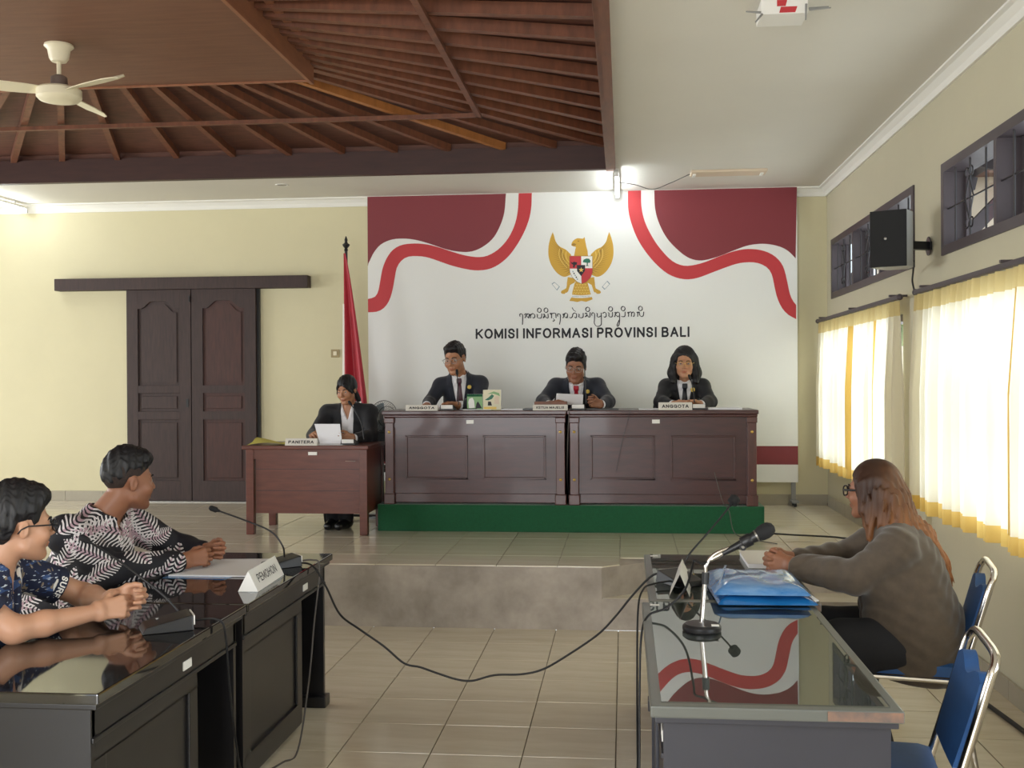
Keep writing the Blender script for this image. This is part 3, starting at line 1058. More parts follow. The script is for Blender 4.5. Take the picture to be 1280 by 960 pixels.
# ---- printed banner stand behind the panel
BX0, BX1, BZ0, BZ1, BY = -2.488, 1.632, .632, 3.415, 10.56
bn = thing('banner_stand', 'large white banner wall with red ribbons, gold eagle emblem and black lettering', 'banner', ((BX0 + BX1) / 2, BY, SZ))
MB().box(BX0, BX1, BY, BY + .03, BZ0, BZ1).build('panel', M['banner'], bn)
for x in (BX0 + .03, -.43, BX1 - .04):
    lg = MB().box(x - .02, x + .02, BY + .012, BY + .04, SZ + .05, BZ0 + .3).build('leg', M['grey'], bn)
    MB().box(x - .03, x + .035, BY - .10, BY + .05, SZ + .035, SZ + .055).build('foot', M['grey'], lg)
    for yy in (BY - .08, BY + .03):
        MB().lathe([(.018, -.012), (.018, .012)], (x, yy, SZ + .018), 12, axis=(1, 0, 0)).build('caster', M['black'], lg)

# outlines traced on the banner (image pixels of the photo -> metres on the banner plane)
FOC = 1371.74
_cm = (Matrix.Rotation(YAW, 4, 'Z') @ Matrix.Rotation(PI / 2 - PITCH, 4, 'X') @ Matrix.Rotation(ROLL, 4, 'Z')).to_3x3()


def on_banner(px, py, y=BY):
    d = _cm @ Vector(((px - 640) / FOC, -(py - 480) / FOC, -1))
    t_ = y / d.y
    return (t_ * d.x, CAMZ + t_ * d.z)


def crop5(pts):
    return [on_banner(450 + x / 4.5714, 230 + y / 4.5714) for x, y in pts]


def crop6(pts):
    return [on_banner(720 + x / 4.5714, 230 + y / 4.5714) for x, y in pts]


def clampb(pts):
    return [(min(max(p[0], BX0), BX1), min(p[1], BZ1)) for p in pts]


def smooth2(pts, n=5):
    return [(p.x, p.y) for p in smooth_path([(a, b, 0) for a, b in pts], n)]


BO, BU, BV = (0, BY - .0015, 0), (1, 0, 0), (0, 0, 1)
lm = smooth2(crop5([(40, 470), (55, 440), (80, 390), (120, 345), (180, 318), (250, 312), (320, 320), (400, 342), (500, 375), (580, 388), (640, 385), (700, 360), (760, 310), (800, 240), (825, 160), (834, 50)]))
lu = smooth2(crop5([(45, 657), (85, 645), (105, 610), (118, 540), (130, 480), (155, 420), (190, 375), (240, 348), (310, 340), (380, 345), (450, 362), (520, 385), (600, 408), (680, 418), (740, 405), (800, 365), (850, 305), (885, 230), (902, 150), (907, 45)]))
ll = smooth2(crop5([(45, 733), (95, 730), (135, 710), (165, 670), (185, 610), (198, 540), (210, 480), (235, 440), (270, 417), (320, 412), (380, 418), (440, 437), (520, 465), (600, 485), (670, 494), (740, 485), (800, 455), (860, 400), (920, 310), (960, 220), (978, 140), (982, 45)]))
rm = smooth2(crop6([(447, 30), (452, 140), (475, 225), (520, 310), (580, 375), (640, 420), (700, 437), (760, 430), (830, 408), (900, 380), (980, 352), (1050, 342), (1110, 345), (1170, 360), (1215, 385), (1255, 425)]))
ru = smooth2(crop6([(372, 30), (374, 130), (395, 220), (440, 310), (490, 380), (550, 440), (610, 466), (670, 464), (740, 445), (820, 413), (900, 385), (970, 372), (1040, 375), (1100, 392), (1150, 425), (1185, 475), (1205, 550), (1220, 620), (1235, 660), (1258, 692)]))
rl = smooth2(crop6([(297, 30), (298, 140), (315, 220), (350, 310), (400, 390), (460, 460), (520, 510), (580, 537), (640, 545), (700, 535), (780, 505), (860, 475), (930, 453), (1000, 447), (1050, 455), (1095, 480), (1120, 520), (1135, 590), (1150, 650), (1175, 705), (1210, 745), (1258, 772)]))
N = 60
lm_, rm_ = clampb(resample(lm, N)), clampb(resample(rm, N))
MB().strip(lm_, [(BX0 + (lm_[-1][0] - BX0) * i / (N - 1), BZ1 - .001) for i in range(N)], BO, BU, BV, -.001).build('maroon_field', M['maroon'], bn)
MB().strip(rm_, [(rm_[0][0] + (BX1 - rm_[0][0]) * i / (N - 1), BZ1 - .001) for i in range(N)], BO, BU, BV, -.001).build('maroon_field', M['maroon'], bn)
MB().strip(clampb(resample(lu, N)), clampb(resample(ll, N)), BO, BU, BV, -.001).build('ribbon', M['red'], bn)
MB().strip(clampb(resample(ru, N)), clampb(resample(rl, N)), BO, BU, BV, -.001).build('ribbon', M['red'], bn)
MB().box(BX0, BX1, BY - .0015, BY, .80, .975).build('red_band', M['maroon'], bn)
text('lettering', 'KOMISI INFORMASI PROVINSI BALI', M['ink'], bn, (-.402, BY - .001, 2.062), (1, 0, 0), (0, 0, 1), height=.098, width=2.055, bold=.185)

# Balinese script line drawn as pen strokes
def pen(strokes, fx, w=.0085):
    b = MB()
    for s in strokes:
        p = smooth_path([(*fx(x, y), 0) for x, y in s], 4)
        for i in range(len(p) - 1):
            a, c = p[i], p[i + 1]
            d = c - a
            if d.length < 1e-5:
                continue
            thick = w * (.55 + .6 * abs(d.normalized().x * .5 + d.normalized().y * .8))
            n = Vector((-d.y, d.x, 0)).normalized() * thick / 2
            e = d.normalized() * thick * .3
            q = [a - n - e, c - n + e, c + n + e, a + n - e]
            b.add([(v.x, BY - .0022 - .00001 * i, v.y) for v in q], [(0, 1, 2, 3)])
    return b


def ring(cx, cy, rx, ry):
    return [(cx + rx * math.sin(a), cy + ry * math.cos(a)) for a in [k * PI / 4 for k in range(9)]]


g1 = [[(75, 262), (72, 228), (100, 215), (125, 240), (126, 330), (122, 415)], [(165, 235), (180, 215), (205, 220), (190, 255), (170, 290)], [(185, 250), (225, 215), (250, 235), (240, 295)], [(205, 262), (232, 285), (245, 262), (268, 225), (275, 295)],
      [(275, 240), (310, 212), (345, 225), (355, 270), (330, 295), (315, 285)], ring(440, 148, 35, 42), [(390, 225), (405, 235), (402, 280), (440, 298), (478, 285), (485, 215)], ring(565, 148, 36, 42),
      [(515, 225), (535, 222), (530, 255), (515, 292), (550, 265), (575, 292), (605, 285), (602, 215)], [(530, 235), (560, 250)], [(640, 212), (668, 208), (670, 295)], [(655, 225), (700, 205), (745, 210), (755, 290)], [(700, 308), (725, 330), (705, 355), (690, 345)],
      [(785, 262), (782, 228), (808, 215), (835, 240), (835, 330), (820, 412)], [(880, 225), (915, 215), (905, 250), (885, 292)], [(890, 245), (935, 200), (970, 225), (965, 290)], [(915, 265), (945, 290), (965, 260)],
      [(1005, 280), (1030, 292), (1060, 270), (1070, 225), (1100, 200), (1135, 215), (1140, 270), (1120, 290), (1105, 275)], [(1058, 100), (1085, 145), (1125, 172)], [(1172, 218), (1190, 230), (1185, 275), (1225, 290), (1262, 275), (1265, 205)]]
g2 = [ring(145, 132, 37, 42), [(95, 215), (120, 200), (130, 235), (100, 270), (140, 250), (160, 275), (185, 270), (190, 190)], [(225, 245), (222, 212), (250, 195), (275, 225), (272, 330), (270, 390), (300, 440), (345, 452), (390, 430), (402, 380), (400, 200)],
      [(310, 200), (325, 215), (325, 265), (355, 275), (395, 255)], [(430, 205), (460, 188), (490, 205), (492, 260), (465, 280), (450, 268)], ring(575, 125, 37, 42), [(525, 190), (545, 205), (545, 260), (580, 275), (610, 258), (612, 185)],
      [(650, 195), (675, 190), (668, 230), (650, 270)], [(660, 225), (705, 185), (742, 205), (745, 300), (740, 400), (715, 450), (698, 435), (715, 380), (745, 320)], [(680, 240), (712, 270), (725, 255)], ring(812, 118, 36, 42),
      [(780, 262), (810, 270), (845, 255), (850, 180)], [(895, 195), (915, 190), (912, 265)], [(905, 205), (945, 180), (970, 195), (968, 262)], [(970, 205), (1000, 182), (1022, 200), (1020, 255), (1000, 262)],
      ring(1138, 115, 36, 42), [(1070, 190), (1088, 188), (1085, 265)], [(1085, 205), (1115, 180), (1125, 240), (1155, 265), (1190, 250), (1200, 180)]]
pb = pen(g1, lambda x, y: on_banner(645 + x / 15.06, 378 + y / 15.06))
pb2 = pen(g2, lambda x, y: on_banner(725 + x / 15.06, 378 + y / 15.06))
pb.add(pb2.v, pb2.f)
pb.build('script_lettering', M['ink'], bn)

# gold eagle emblem, cut in layers like the printed one
def em(x, y):
    return on_banner(680 + x / 10.1, 285 + y / 10.1)


def flat(name, pts, m, lay, parent, sm=0):
    p = [em(x, y) for x, y in pts]
    if sm:
        p = smooth2(p + [p[0]], sm)
        p = p[:-1]
    o_ = MB().prism(p, (0, BY - .0008 - .0006 * lay, 0), (1, 0, 0), (0, 0, 1), -.0006)
    return o_.build(name, M[m], parent)


def mirror(pts):
    return [(932 - x, y) for x, y in pts]


wing = [(110, 50), (80, 130), (58, 230), (56, 340), (80, 440), (125, 520), (180, 580), (245, 615), (300, 605), (345, 560), (345, 360), (320, 315), (270, 270), (200, 235), (150, 175), (130, 110)]
emblem = flat('emblem', [(380, 350), (395, 270), (400, 240), (370, 232), (345, 215), (365, 165), (420, 130), (490, 135), (510, 115), (520, 160), (535, 235), (555, 350), (545, 700), (400, 700)], 'gold', 1, bn, 3)
for mir in (0, 1):
    fx = mirror if mir else (lambda p: p)
    flat('wing', fx(wing), 'gold', 1, bn, 3)
    # rows of feathers fanned over the wing
    fb = MB()
    for k in range(15):
        u = k / 14
        tip = (95 + 10 * math.sin(u * 3) - 40 * math.sin(PI * u) + 175 * u ** 2.2, 110 + 490 * u)
        root = (235 + 90 * u, 300 + 250 * u)
        d = (tip[0] - root[0], tip[1] - root[1])
        L_ = math.hypot(*d)
        nrm = (-d[1] / L_ * 5, d[0] / L_ * 5)
        q = fx([(root[0] + nrm[0], root[1] + nrm[1]), (tip[0], tip[1]), (root[0] - nrm[0], root[1] - nrm[1])])
        fb.prism([em(*p) for p in q], (0, BY - .0022, 0), (1, 0, 0), (0, 0, 1), -.0004)
    fb.build('feather', M['gold_d'], bn, kind='stuff')
    for k in range(3):
        arc = [(195 + 42 * k + 22 * math.sin(PI * t_) * -1 + 95 * t_ ** 2, 260 + 18 * k + (245 - 30 * k) * t_) for t_ in [i / 10 for i in range(11)]]
        arc2 = [(a + 9, b) for a, b in arc]
        MB().strip([em(*p) for p in fx(arc)], [em(*p) for p in fx(arc2)], (0, BY - .0027, 0), (1, 0, 0), (0, 0, 1), -.0004).build('feather_row', M['gold_l'], bn)
    flat('leg', fx([(300, 620), (290, 690), (280, 760), (225, 790), (215, 820), (255, 832), (305, 800), (330, 720), (385, 690), (390, 640)]), 'gold', 1, bn, 2)
    rb = [(95, 705), (130, 680), (200, 740), (165, 790)] if not mir else [(800, 665), (835, 705), (765, 780), (730, 745)]
    flat('scroll_end', rb, 'em_grey', 1, bn)
    cx_, cy_ = sum(p[0] for p in rb) / 4, sum(p[1] for p in rb) / 4
    flat('scroll_face', [(cx_ + (x - cx_) * .78, cy_ + (y - cy_) * .78) for x, y in rb], 'white', 2, bn)
flat('tail', [(390, 690), (360, 800), (350, 870), (320, 920), (370, 925), (420, 935), (470, 920), (530, 932), (580, 915), (615, 900), (590, 830), (550, 690)], 'gold', 2, bn)
tb = MB()
for r_ in range(4):
    for c_ in range(4 + r_):
        x = 470 + (c_ - (3 + r_) / 2) * 34
        y = 705 + r_ * 36
        tb.prism([em(*p) for p in [(x - 15, y), (x, y + 24), (x + 15, y), (x + 9, y - 3), (x, y + 12), (x - 9, y - 3)]], (0, BY - .0027, 0), (1, 0, 0), (0, 0, 1), -.0004)
tb.build('scale', M['gold_l'], bn, kind='stuff')
flat('motto_scroll', [(270, 815), (340, 840), (470, 850), (600, 838), (650, 812), (655, 838), (600, 872), (470, 885), (330, 875), (275, 845)], 'white', 4, bn, 2)
text('motto', 'BHINNEKA TUNGGAL IKA', M['em_grey'], bn, (*[(em(468, 864)[0])], BY - .004, em(468, 864)[1]), (1, 0, 0), (0, 0, 1), width=.17)
flat('eye', [(425, 160), (445, 160), (445, 172), (425, 172)], 'gold_d', 3, bn)
flat('beak', [(345, 215), (372, 190), (408, 205), (395, 222), (365, 222)], 'gold_d', 3, bn)
sh = lambda s_: [(470 + (x - 470) * s_, 520 + (y - 520) * s_) for x, y in [(322, 355), (612, 355), (614, 560), (585, 630), (530, 685), (478, 705), (420, 680), (360, 625), (326, 560)]]
flat('shield', sh(1.02), 'gold_d', 4, bn)
flat('shield_quarter', [(325, 357), (468, 357), (468, 512), (325, 512)], 'red', 5, bn)
flat('shield_quarter', [(470, 357), (610, 357), (610, 508), (470, 508)], 'white', 5, bn)
flat('shield_quarter', [(470, 508), (612, 508), (610, 562), (583, 628), (530, 682), (476, 703)], 'red', 5, bn)
flat('shield_quarter', [(326, 514), (468, 514), (474, 702), (420, 678), (360, 623), (330, 562)], 'white', 5, bn)
flat('tree', [(490, 432), (500, 400), (535, 385), (570, 388), (588, 415), (582, 440), (555, 440), (552, 470), (570, 480), (525, 480), (540, 468), (540, 440)], 'em_green', 6, bn)
flat('bull_head', [(335, 425), (360, 440), (375, 425), (420, 435), (410, 470), (395, 465), (385, 505), (365, 495), (370, 465), (350, 455)], 'ink', 6, bn)
for k in range(5):
    flat('rice_ear', [(360 + 14 * k, 540 + 24 * k), (375 + 14 * k, 545 + 24 * k), (372 + 14 * k, 562 + 24 * k), (357 + 14 * k, 556 + 24 * k)], 'ink' if k % 2 else 'em_grey', 6, bn)
flat('inner_shield', [(415, 468), (520, 468), (518, 540), (470, 608), (418, 545)], 'ink', 7, bn)
flat('star', [(470 + (34 if k % 2 == 0 else 14) * math.sin(k * PI / 5), 530 - (34 if k % 2 == 0 else 14) * math.cos(k * PI / 5)) for k in range(10)], 'gold_l', 8, bn)

# ---- long benches of the panel
def bench(x0, x1, label, stx):
    t = thing('panel_bench', label, 'desk', ((x0 + x1) / 2, 8.95, RZ), 'mahogany benches on the green riser')
    zt = 1.372
    MB().box(x0 - .02, x1 + .014, 8.615, 9.26, zt - .032, zt).build('top', M['mahogany'], t, bevel=.006)
    MB().box(x0 - .008, x1 + .008, 8.632, 9.25, zt - .055, zt - .032).build('top_moulding', M['mahogany'], t, bevel=.008)
    MB().box(x0 + .06, x1 - .06, 8.668, 8.70, zt - .135, zt - .055).build('frieze', M['mahogany'], t)
    MB().box(x0 + .06, x1 - .06, 8.685, 8.705, RZ + .07, zt - .135).build('front_panel', M['mahogany'], t)
    MB().box(x0 + .06, x1 - .06, 8.668, 8.70, RZ + .012, RZ + .085).build('plinth', M['mahogany'], t, bevel=.004)
    w_ = (x1 - x0 - .14)
    for k in range(2):
        a = x0 + .07 + w_ * (.07 + .48 * k)
        c = a + w_ * .385
        z0_, z1_ = RZ + .20, zt - .20
        mo = MB()
        mo.box(a, c, 8.672, 8.687, z1_ - .016, z1_).box(a, c, 8.672, 8.687, z0_, z0_ + .016)
        mo.box(a, a + .016, 8.672, 8.687, z0_, z1_).box(c - .016, c, 8.672, 8.687, z0_, z1_)
        mo.build('panel_moulding', M['mahogany'], t, bevel=.004)
    for x in (x0, x1 - .07):
        p = MB().box(x, x + .07, 8.64, 8.715, RZ, zt - .055).build('post', M['mahogany_v'], t, bevel=.005)
        MB().box(x - .01, x + .08, 8.628, 8.72, RZ, RZ + .085).build('base_block', M['mahogany_v'], p, bevel=.008)
        MB().box(x - .006, x + .076, 8.634, 8.72, zt - .10, zt - .055).build('capital', M['mahogany_v'], p, bevel=.006)
        for z in (RZ + .2, zt - .17):
            MB().lathe([(.012, 0), (.008, .005), (.002, .007)], (x + .035, 8.64, z), 10, axis=(0, -1, 0)).build('screw_cap', M['gold_pin'], p, smooth=.6)
    for x in (x0 + .02, x1 - .05):
        MB().box(x, x + .03, 8.715, 9.22, RZ, zt - .05).build('side_panel', M['mahogany_v'], t)
    MB().box(stx - .03, stx + .03, 8.665, 8.668, zt - .105, zt - .075).build('sticker', M['white'], t, label='small white inventory sticker')
    return t


bench(-1.905, -.463, 'left mahogany panelled bench on the green riser', -1.22)
bench(-.425, 1.022, 'right mahogany panelled bench on the green riser', .25)

# ---- small desk of the clerk
t = thing('clerk_desk', 'reddish brown wooden desk left of the green riser', 'desk', (-2.45, 8.65, SZ))
zt = 1.11
MB().box(-2.985, -1.972, 8.345, 8.97, zt - .03, zt).build('top', M['teak'], t, bevel=.006)
MB().box(-2.955, -2.0, 8.378, 8.398, zt - .105, zt - .03).build('apron', M['teak'], t)
MB().box(-2.89, -2.05, 8.40, 8.42, .575, zt - .10).build('front_panel', M['teak'], t)
for i_, z in enumerate((.75, .92)):
    MB().box(-2.89, -2.05, 8.3985, 8.40, z, z + .006).build('panel_joint', M['mahogany'], t)
for x in (-2.96, -2.05):
    for y in (8.37, 8.92):
        MB().box(x, x + .062, y, y + .062, SZ, zt - .03).build('leg', M['teak'], t, bevel=.004)
for x in (-2.945, -2.022):
    MB().box(x, x + .025, 8.43, 8.93, .575, zt - .03).build('side_panel', M['teak'], t)
MB().box(-2.455, -2.385, 8.366, 8.37, 1.035, 1.06).build('sticker', M['white'], t)
MB().box(-2.16, -2.08, 8.367, 8.37, .985, .992).build('scratch', M['worn_edge'], t)

# ---- name plates
def name_plate(x0, x1, y, z, s, label, h=.05, colour='plate'):
    t = thing('name_plate', label, 'name plate', ((x0 + x1) / 2, y, z), 'name plates of the panel')
    MB().add([(x0, y, z), (x1, y, z), (x1, y + .07, z), (x0, y + .07, z), (x0, y + .022, z + h), (x1, y + .022, z + h), (x1, y + .035, z + h), (x0, y + .035, z + h)],
             [(0, 3, 2, 1), (4, 5, 6, 7), (0, 1, 5, 4), (1, 2, 6, 5), (2, 3, 7, 6), (3, 0, 4, 7)]).build('prism', M[colour], t, bevel=.001)
    s_ = math.hypot(.022, h)
    text('lettering', s, M['ink'], t, ((x0 + x1) / 2, y + .011, z + h / 2), (1, 0, 0), (0, .022 / s_, h / s_), height=h * .46, width=(x1 - x0) * .8, bold=.2, depth=.0012)
    return t


name_plate(-2.64, -2.385, 8.36, 1.11, 'PANITERA', 'white name plate PANITERA on the clerk desk', .055)
name_plate(-1.735, -1.475, 8.63, 1.372, 'ANGGOTA', 'white name plate ANGGOTA on the left bench', .045)
name_plate(-.715, -.44, 8.63, 1.372, 'KETUA MAJELIS', 'white name plate KETUA MAJELIS across the gap between the benches', .045)
name_plate(.27, .53, 8.63, 1.372, 'ANGGOTA', 'white name plate ANGGOTA on the right bench', .06)
tag(MB().box(-.71, -.45, 8.72, 8.80, 1.372, 1.44).build('wooden_block', M['rafter'], bevel=.004), 'brown wooden block behind the name plate KETUA MAJELIS', 'block')

# ---- conference microphones
def conf_mic(base, yaw, path, label, size=1.0, headr=.011, label_side=True):
    """wedge base facing yaw, gooseneck along path (world points), foam head at its end"""
    t = thing('conference_microphone', label, 'microphone', base, 'gooseneck conference microphones')
    c, s_ = math.cos(yaw), math.sin(yaw)
    B = Vector(base)

    def L(x, y, z):
        return B + Vector((c * x - s_ * y, s_ * x + c * y, z)) * 1.0
    k = size
    W, Dp = .06 * k, .075 * k
    vs = [L(-W, -Dp, 0), L(W, -Dp, 0), L(W, Dp, 0), L(-W, Dp, 0), L(-W * .9, -Dp * .85, .018 * k), L(W * .9, -Dp * .85, .018 * k), L(W * .9, Dp * .95, .046 * k), L(-W * .9, Dp * .95, .046 * k)]
    MB().add(vs, [(0, 3, 2, 1), (4, 5, 6, 7), (0, 1, 5, 4), (1, 2, 6, 5), (2, 3, 7, 6), (3, 0, 4, 7)]).build('base', M['black'], t, bevel=.004)
    vs = [L(-W * .8, Dp * .99, .014 * k), L(W * .8, Dp * .99, .014 * k), L(W * .8, Dp * .99, .044 * k), L(-W * .8, Dp * .99, .044 * k)]
    vs += [p + Vector((-s_, c, 0)) * .006 for p in vs]
    if label_side:
        MB().add(vs, [(0, 3, 2, 1), (4, 5, 6, 7), (0, 1, 5, 4), (1, 2, 6, 5), (2, 3, 7, 6), (3, 0, 4, 7)]).build('badge', M['white'], t, bevel=.002)
    MB().lathe([(.006, 0), (.006, .004)], L(-W * .5, -Dp * .3, .026 * k), 10).build('button', M['grey'], t)
    p = smooth_path(path, 8)
    MB().tube(p, .0042, 8).build('gooseneck', M['black'], t, smooth=1)
    d = (p[-1] - p[-2]).normalized()
    MB().lathe([(.005, -.012), (.008, 0), (headr, .006), (headr, .034), (headr * .6, .042), (.001, .044)], p[-1], 12, axis=d).build('microphone_head', M['black_matte'], t, smooth=.8)
    return t


def PX(px, py, y):
    """point at depth y that the photograph shows at (px, py)"""
    a = on_banner(px, py, y)
    return (a[0], y, a[1])


conf_mic((-2.16, 8.52, 1.11), PI, [PX(455, 549, 8.53), PX(452, 530, 8.56), PX(443, 512, 8.62), PX(439, 506, 8.64)], 'gooseneck microphone on the clerk desk')
conf_mic((-1.41, 8.76, 1.372), PI, [PX(573, 506, 8.8), PX(572.5, 490, 8.82), PX(572, 475, 8.84), PX(571.5, 468, 8.85)], 'gooseneck microphone before the left man at the benches')
conf_mic((-.36, 8.76, 1.372), PI, [PX(733, 505, 8.78), PX(732, 485, 8.8), PX(731, 468, 8.82), PX(731, 460, 8.83)], 'gooseneck microphone before the man with the red tie')
conf_mic((.585, 8.76, 1.372), PI, [PX(868, 503, 8.78), PX(867, 492, 8.8), PX(865, 480, 8.82), PX(863, 474, 8.84)], 'gooseneck microphone before the woman at the right bench')

# ---- books and papers on the benches
def book(x0, x1, y, z0, z1, m, label, art):
    t = thing('book', label, 'book', ((x0 + x1) / 2, y, z0))
    MB().box(x0, x1, y, y + .022, z0, z1).build('cover', M[m], t, bevel=.002)
    MB().box(x0 + .004, x1 + .0006, y + .003, y + .019, z0 + .003, z1 + .0006).build('pages', M['paper'], t)
    for nm, pts, mm in art:
        W_, H_ = x1 - x0, z1 - z0
        MB().prism([(x0 + a * W_, z0 + b * H_) for a, b in pts], (0, y - .0004, 0), (1, 0, 0), (0, 0, 1), -.0006).build(nm, M[mm], t)


book(-1.262, -1.135, 8.80, 1.372, 1.50, 'book_green', 'standing book with green cover beside the cream one',
     [('cover_band', [(0, .85), (1, .85), (1, 1), (0, 1)], 'carpet'), ('cover_figure', [(.12, .12), (.3, .12), (.5, .15), (.45, .6), (.35, .78), (.15, .72), (.08, .5)], 'white'), ('cover_figure', [(.55, .1), (.95, .12), (.8, .4), (.7, .55), (.6, .4)], 'ink'), ('cover_band', [(0, 0), (.7, 0), (.6, .1), (0, .1)], 'ink')])
book(-1.13, -.985, 8.79, 1.372, 1.535, 'book_cream', 'standing book with cream cover and leafy print',
     [('cover_print', [(.1, .5), (.3, .62), (.5, .78), (.62, .7), (.5, .55), (.3, .48)], 'em_green'), ('cover_print', [(.25, .8), (.6, .92), (.9, .84), (.95, .68), (.8, .74), (.6, .8)], 'book_green'), ('cover_print', [(.26, .22), (.5, .22), (.44, .42), (.28, .42)], 'ink'), ('cover_print', [(.62, .3), (.9, .3), (.88, .7), (.66, .66)], 'house'), ('cover_band', [(.05, .04), (.75, .04), (.75, .16), (.05, .16)], 'gold_l')])


def sheet(name, pts, m, label, cat='paper', group=None, th=.0015):
    """a few sheets of paper as a thin stack through four corners"""
    p = [Vector(q) for q in pts]
    n = (p[1] - p[0]).cross(p[3] - p[0]).normalized() * th
    b = MB().add(p + [q + n for q in p], [(0, 3, 2, 1), (4, 5, 6, 7), (0, 1, 5, 4), (1, 2, 6, 5), (2, 3, 7, 6), (3, 0, 4, 7)])
    return tag(b.build(name, M[m]), label, cat, group)


T = 1.3725
sheet('paper_sheet', [(-1.62, 8.80, T), (-1.42, 8.80, T), (-1.42, 9.08, T), (-1.62, 9.08, T)], 'paper', 'white papers under the hands of the left man at the benches', th=.012)
sheet('paper_sheet', [(-1.33, 8.85, T), (-1.28, 8.72, T), (-1.06, 8.76, T), (-1.10, 9.0, T)], 'paper', 'white papers behind the standing books', th=.006)
sheet('paper_sheet', [(-.98, 8.75, T), (-.78, 8.72, T), (-.78, 9.0, T), (-.98, 9.0, T)], 'paper', 'white papers right of the standing books', th=.006)
sheet('folder', [(-.80, 8.70, T), (-.72, 8.70, T), (-.72, 8.95, T), (-.80, 8.95, T)], 'black', 'black folder left of the name plate KETUA MAJELIS', 'folder', th=.012)
sheet('paper_sheet', [(-.55, 8.90, 1.415), (-.33, 8.88, 1.405), (-.33, 9.0, 1.49), (-.55, 9.02, 1.50)], 'paper', 'white papers held up by the man with the red tie')
sheet('paper_sheet', [(-.30, 8.75, T), (-.04, 8.75, T), (-.06, 8.98, T), (-.30, 8.98, T)], 'black', 'dark clipboard under the hand of the man with the red tie', 'clipboard', th=.008)
sheet('paper_sheet', [(.12, 8.70, T), (.40, 8.72, T), (.40, 8.95, T), (.12, 8.95, T)], 'paper', 'white papers left of the woman at the right bench', th=.006)
sheet('paper_sheet', [(.66, 8.72, T), (.92, 8.70, T), (.92, 8.95, T), (.66, 8.95, T)], 'paper', 'white papers right of the woman at the right bench', th=.014)
# clerk's papers
pg = MB()
for k in range(9):
    for j in range(1):
        pass
ye = thing('crumpled_paper', 'yellow folded paper at the left end of the clerk desk', 'paper', (-2.8, 8.55, 1.11))


def yel(u, v):
    return (-2.955 + .32 * u + .01 * math.sin(5 * v), 8.39 + .26 * v, 1.113 + .018 * abs(math.sin(3.1 * u + 1.2 * v)) + .03 * (1 - u) ** 2 * v)


MB().grid(yel, 14, 8).build('paper', M['paper_y'], ye, smooth=.3)
sheet('paper_sheet', [PX(400, 556, 8.58), PX(428, 556, 8.56), PX(425, 530, 8.64), PX(393, 530, 8.66)], 'paper', 'white paper held up by the woman at the clerk desk')
sheet('paper_sheet', [(-2.42, 8.44, 1.1105), (-2.2, 8.44, 1.1105), (-2.2, 8.62, 1.1105), (-2.42, 8.62, 1.1105)], 'paper', 'white papers lying flat behind the name plate PANITERA', th=.003)

# ---- flag on its pole
fx, fy = -2.612, 10.2
t = thing('flag', 'red and white flag hanging on a dark pole beside the banner', 'flag', (fx, fy, SZ))
MB().tube([(fx, fy, SZ), (fx, fy, 2.86)], .014, 10).build('pole', M['black'], t, smooth=1)
MB().lathe([(.012, 2.84), (.02, 2.85), (.014, 2.87), (.03, 2.89), (.036, 2.905), (.016, 2.92), (.012, 2.935), (.016, 2.95), (.003, 2.985)], (fx, fy, 0), 14).build('finial', M['black'], t, smooth=.8)
MB().lathe([(.17, 0), (.17, .03), (.05, .06), (.03, .2), (.016, .22)], (fx, fy, SZ), 24).build('base', M['black'], t, smooth=.6)


def cloth(u0, u1, zt, zb, ph):
    def fn(u, v):
        z = zt + (zb - zt) * v
        k = min(1, (2.82 - z) / 1.4)
        wd = .02 + .225 * k ** .85
        U = u0 + (u1 - u0) * u
        x = fx - .02 - .015 * k + U * wd
        y = fy - .03 - .045 * k * math.sin(U * 9 + ph) - .02 * k
        return (x, y, z)
    return fn


MB().grid(cloth(.12, 1.0, 2.82, 1.40, 0), 34, 26).build('red_cloth', M['flag_red'], t, smooth=3)
MB().grid(cloth(0, .16, 2.34, 1.25, 0), 8, 18).build('white_cloth', M['flag_white'], t, smooth=3)
MB().grid(cloth(.12, .8, 1.42, 1.12, .4), 20, 8).build('white_cloth', M['flag_white'], t, smooth=3)

# ---- pedestal fan behind the clerk
FXC, FYC, FZC = -2.085, 9.42, 1.30
t = thing('pedestal_fan', 'grey caged pedestal fan behind the chair of the clerk', 'fan', (FXC, FYC, SZ))
R_ = .14
MB().lathe([(.11, 0), (.11, .025), (.04, .04)], (FXC, FYC + .1, SZ), 24).build('base', M['grey'], t, smooth=.5)
MB().tube([(FXC, FYC + .1, SZ + .03), (FXC, FYC + .1, FZC)], .014, 10).build('pole', M['grey'], t)
MB().lathe([(.05, .02), (.06, .05), (.05, .15), (.02, .17)], (FXC, FYC - .02, FZC), 18, axis=(0, 1, 0)).build('motor', M['grey'], t, smooth=.6)
cg = MB()
for k in range(40):
    a = 2 * PI * k / 40
    ca, sa = math.cos(a), math.sin(a)
    pts = [(FXC + ca * .04, FYC - .06, FZC + sa * .04), (FXC + ca * .10, FYC - .05, FZC + sa * .10), (FXC + ca * R_, FYC, FZC + sa * R_), (FXC + ca * .10, FYC + .045, FZC + sa * .10), (FXC + ca * .05, FYC + .05, FZC + sa * .06)]
    cg.tube(pts, .0018, 4)
cg.build('cage_wire', M['steel'], t, kind='stuff')
for rr_, yy in ((R_, 0), (.09, -.053)):
    MB().tube([(FXC + rr_ * math.cos(2 * PI * k / 32), FYC + yy, FZC + rr_ * math.sin(2 * PI * k / 32)) for k in range(33)], .004 if rr_ > .15 else .0025, 6).build('cage_ring', M['black'], t)
MB().lathe([(.036, 0), (.034, .012), (.001, .016)], (FXC, FYC - .055, FZC), 20, axis=(0, -1, 0)).build('cage_badge', M['white'], t, smooth=.6)
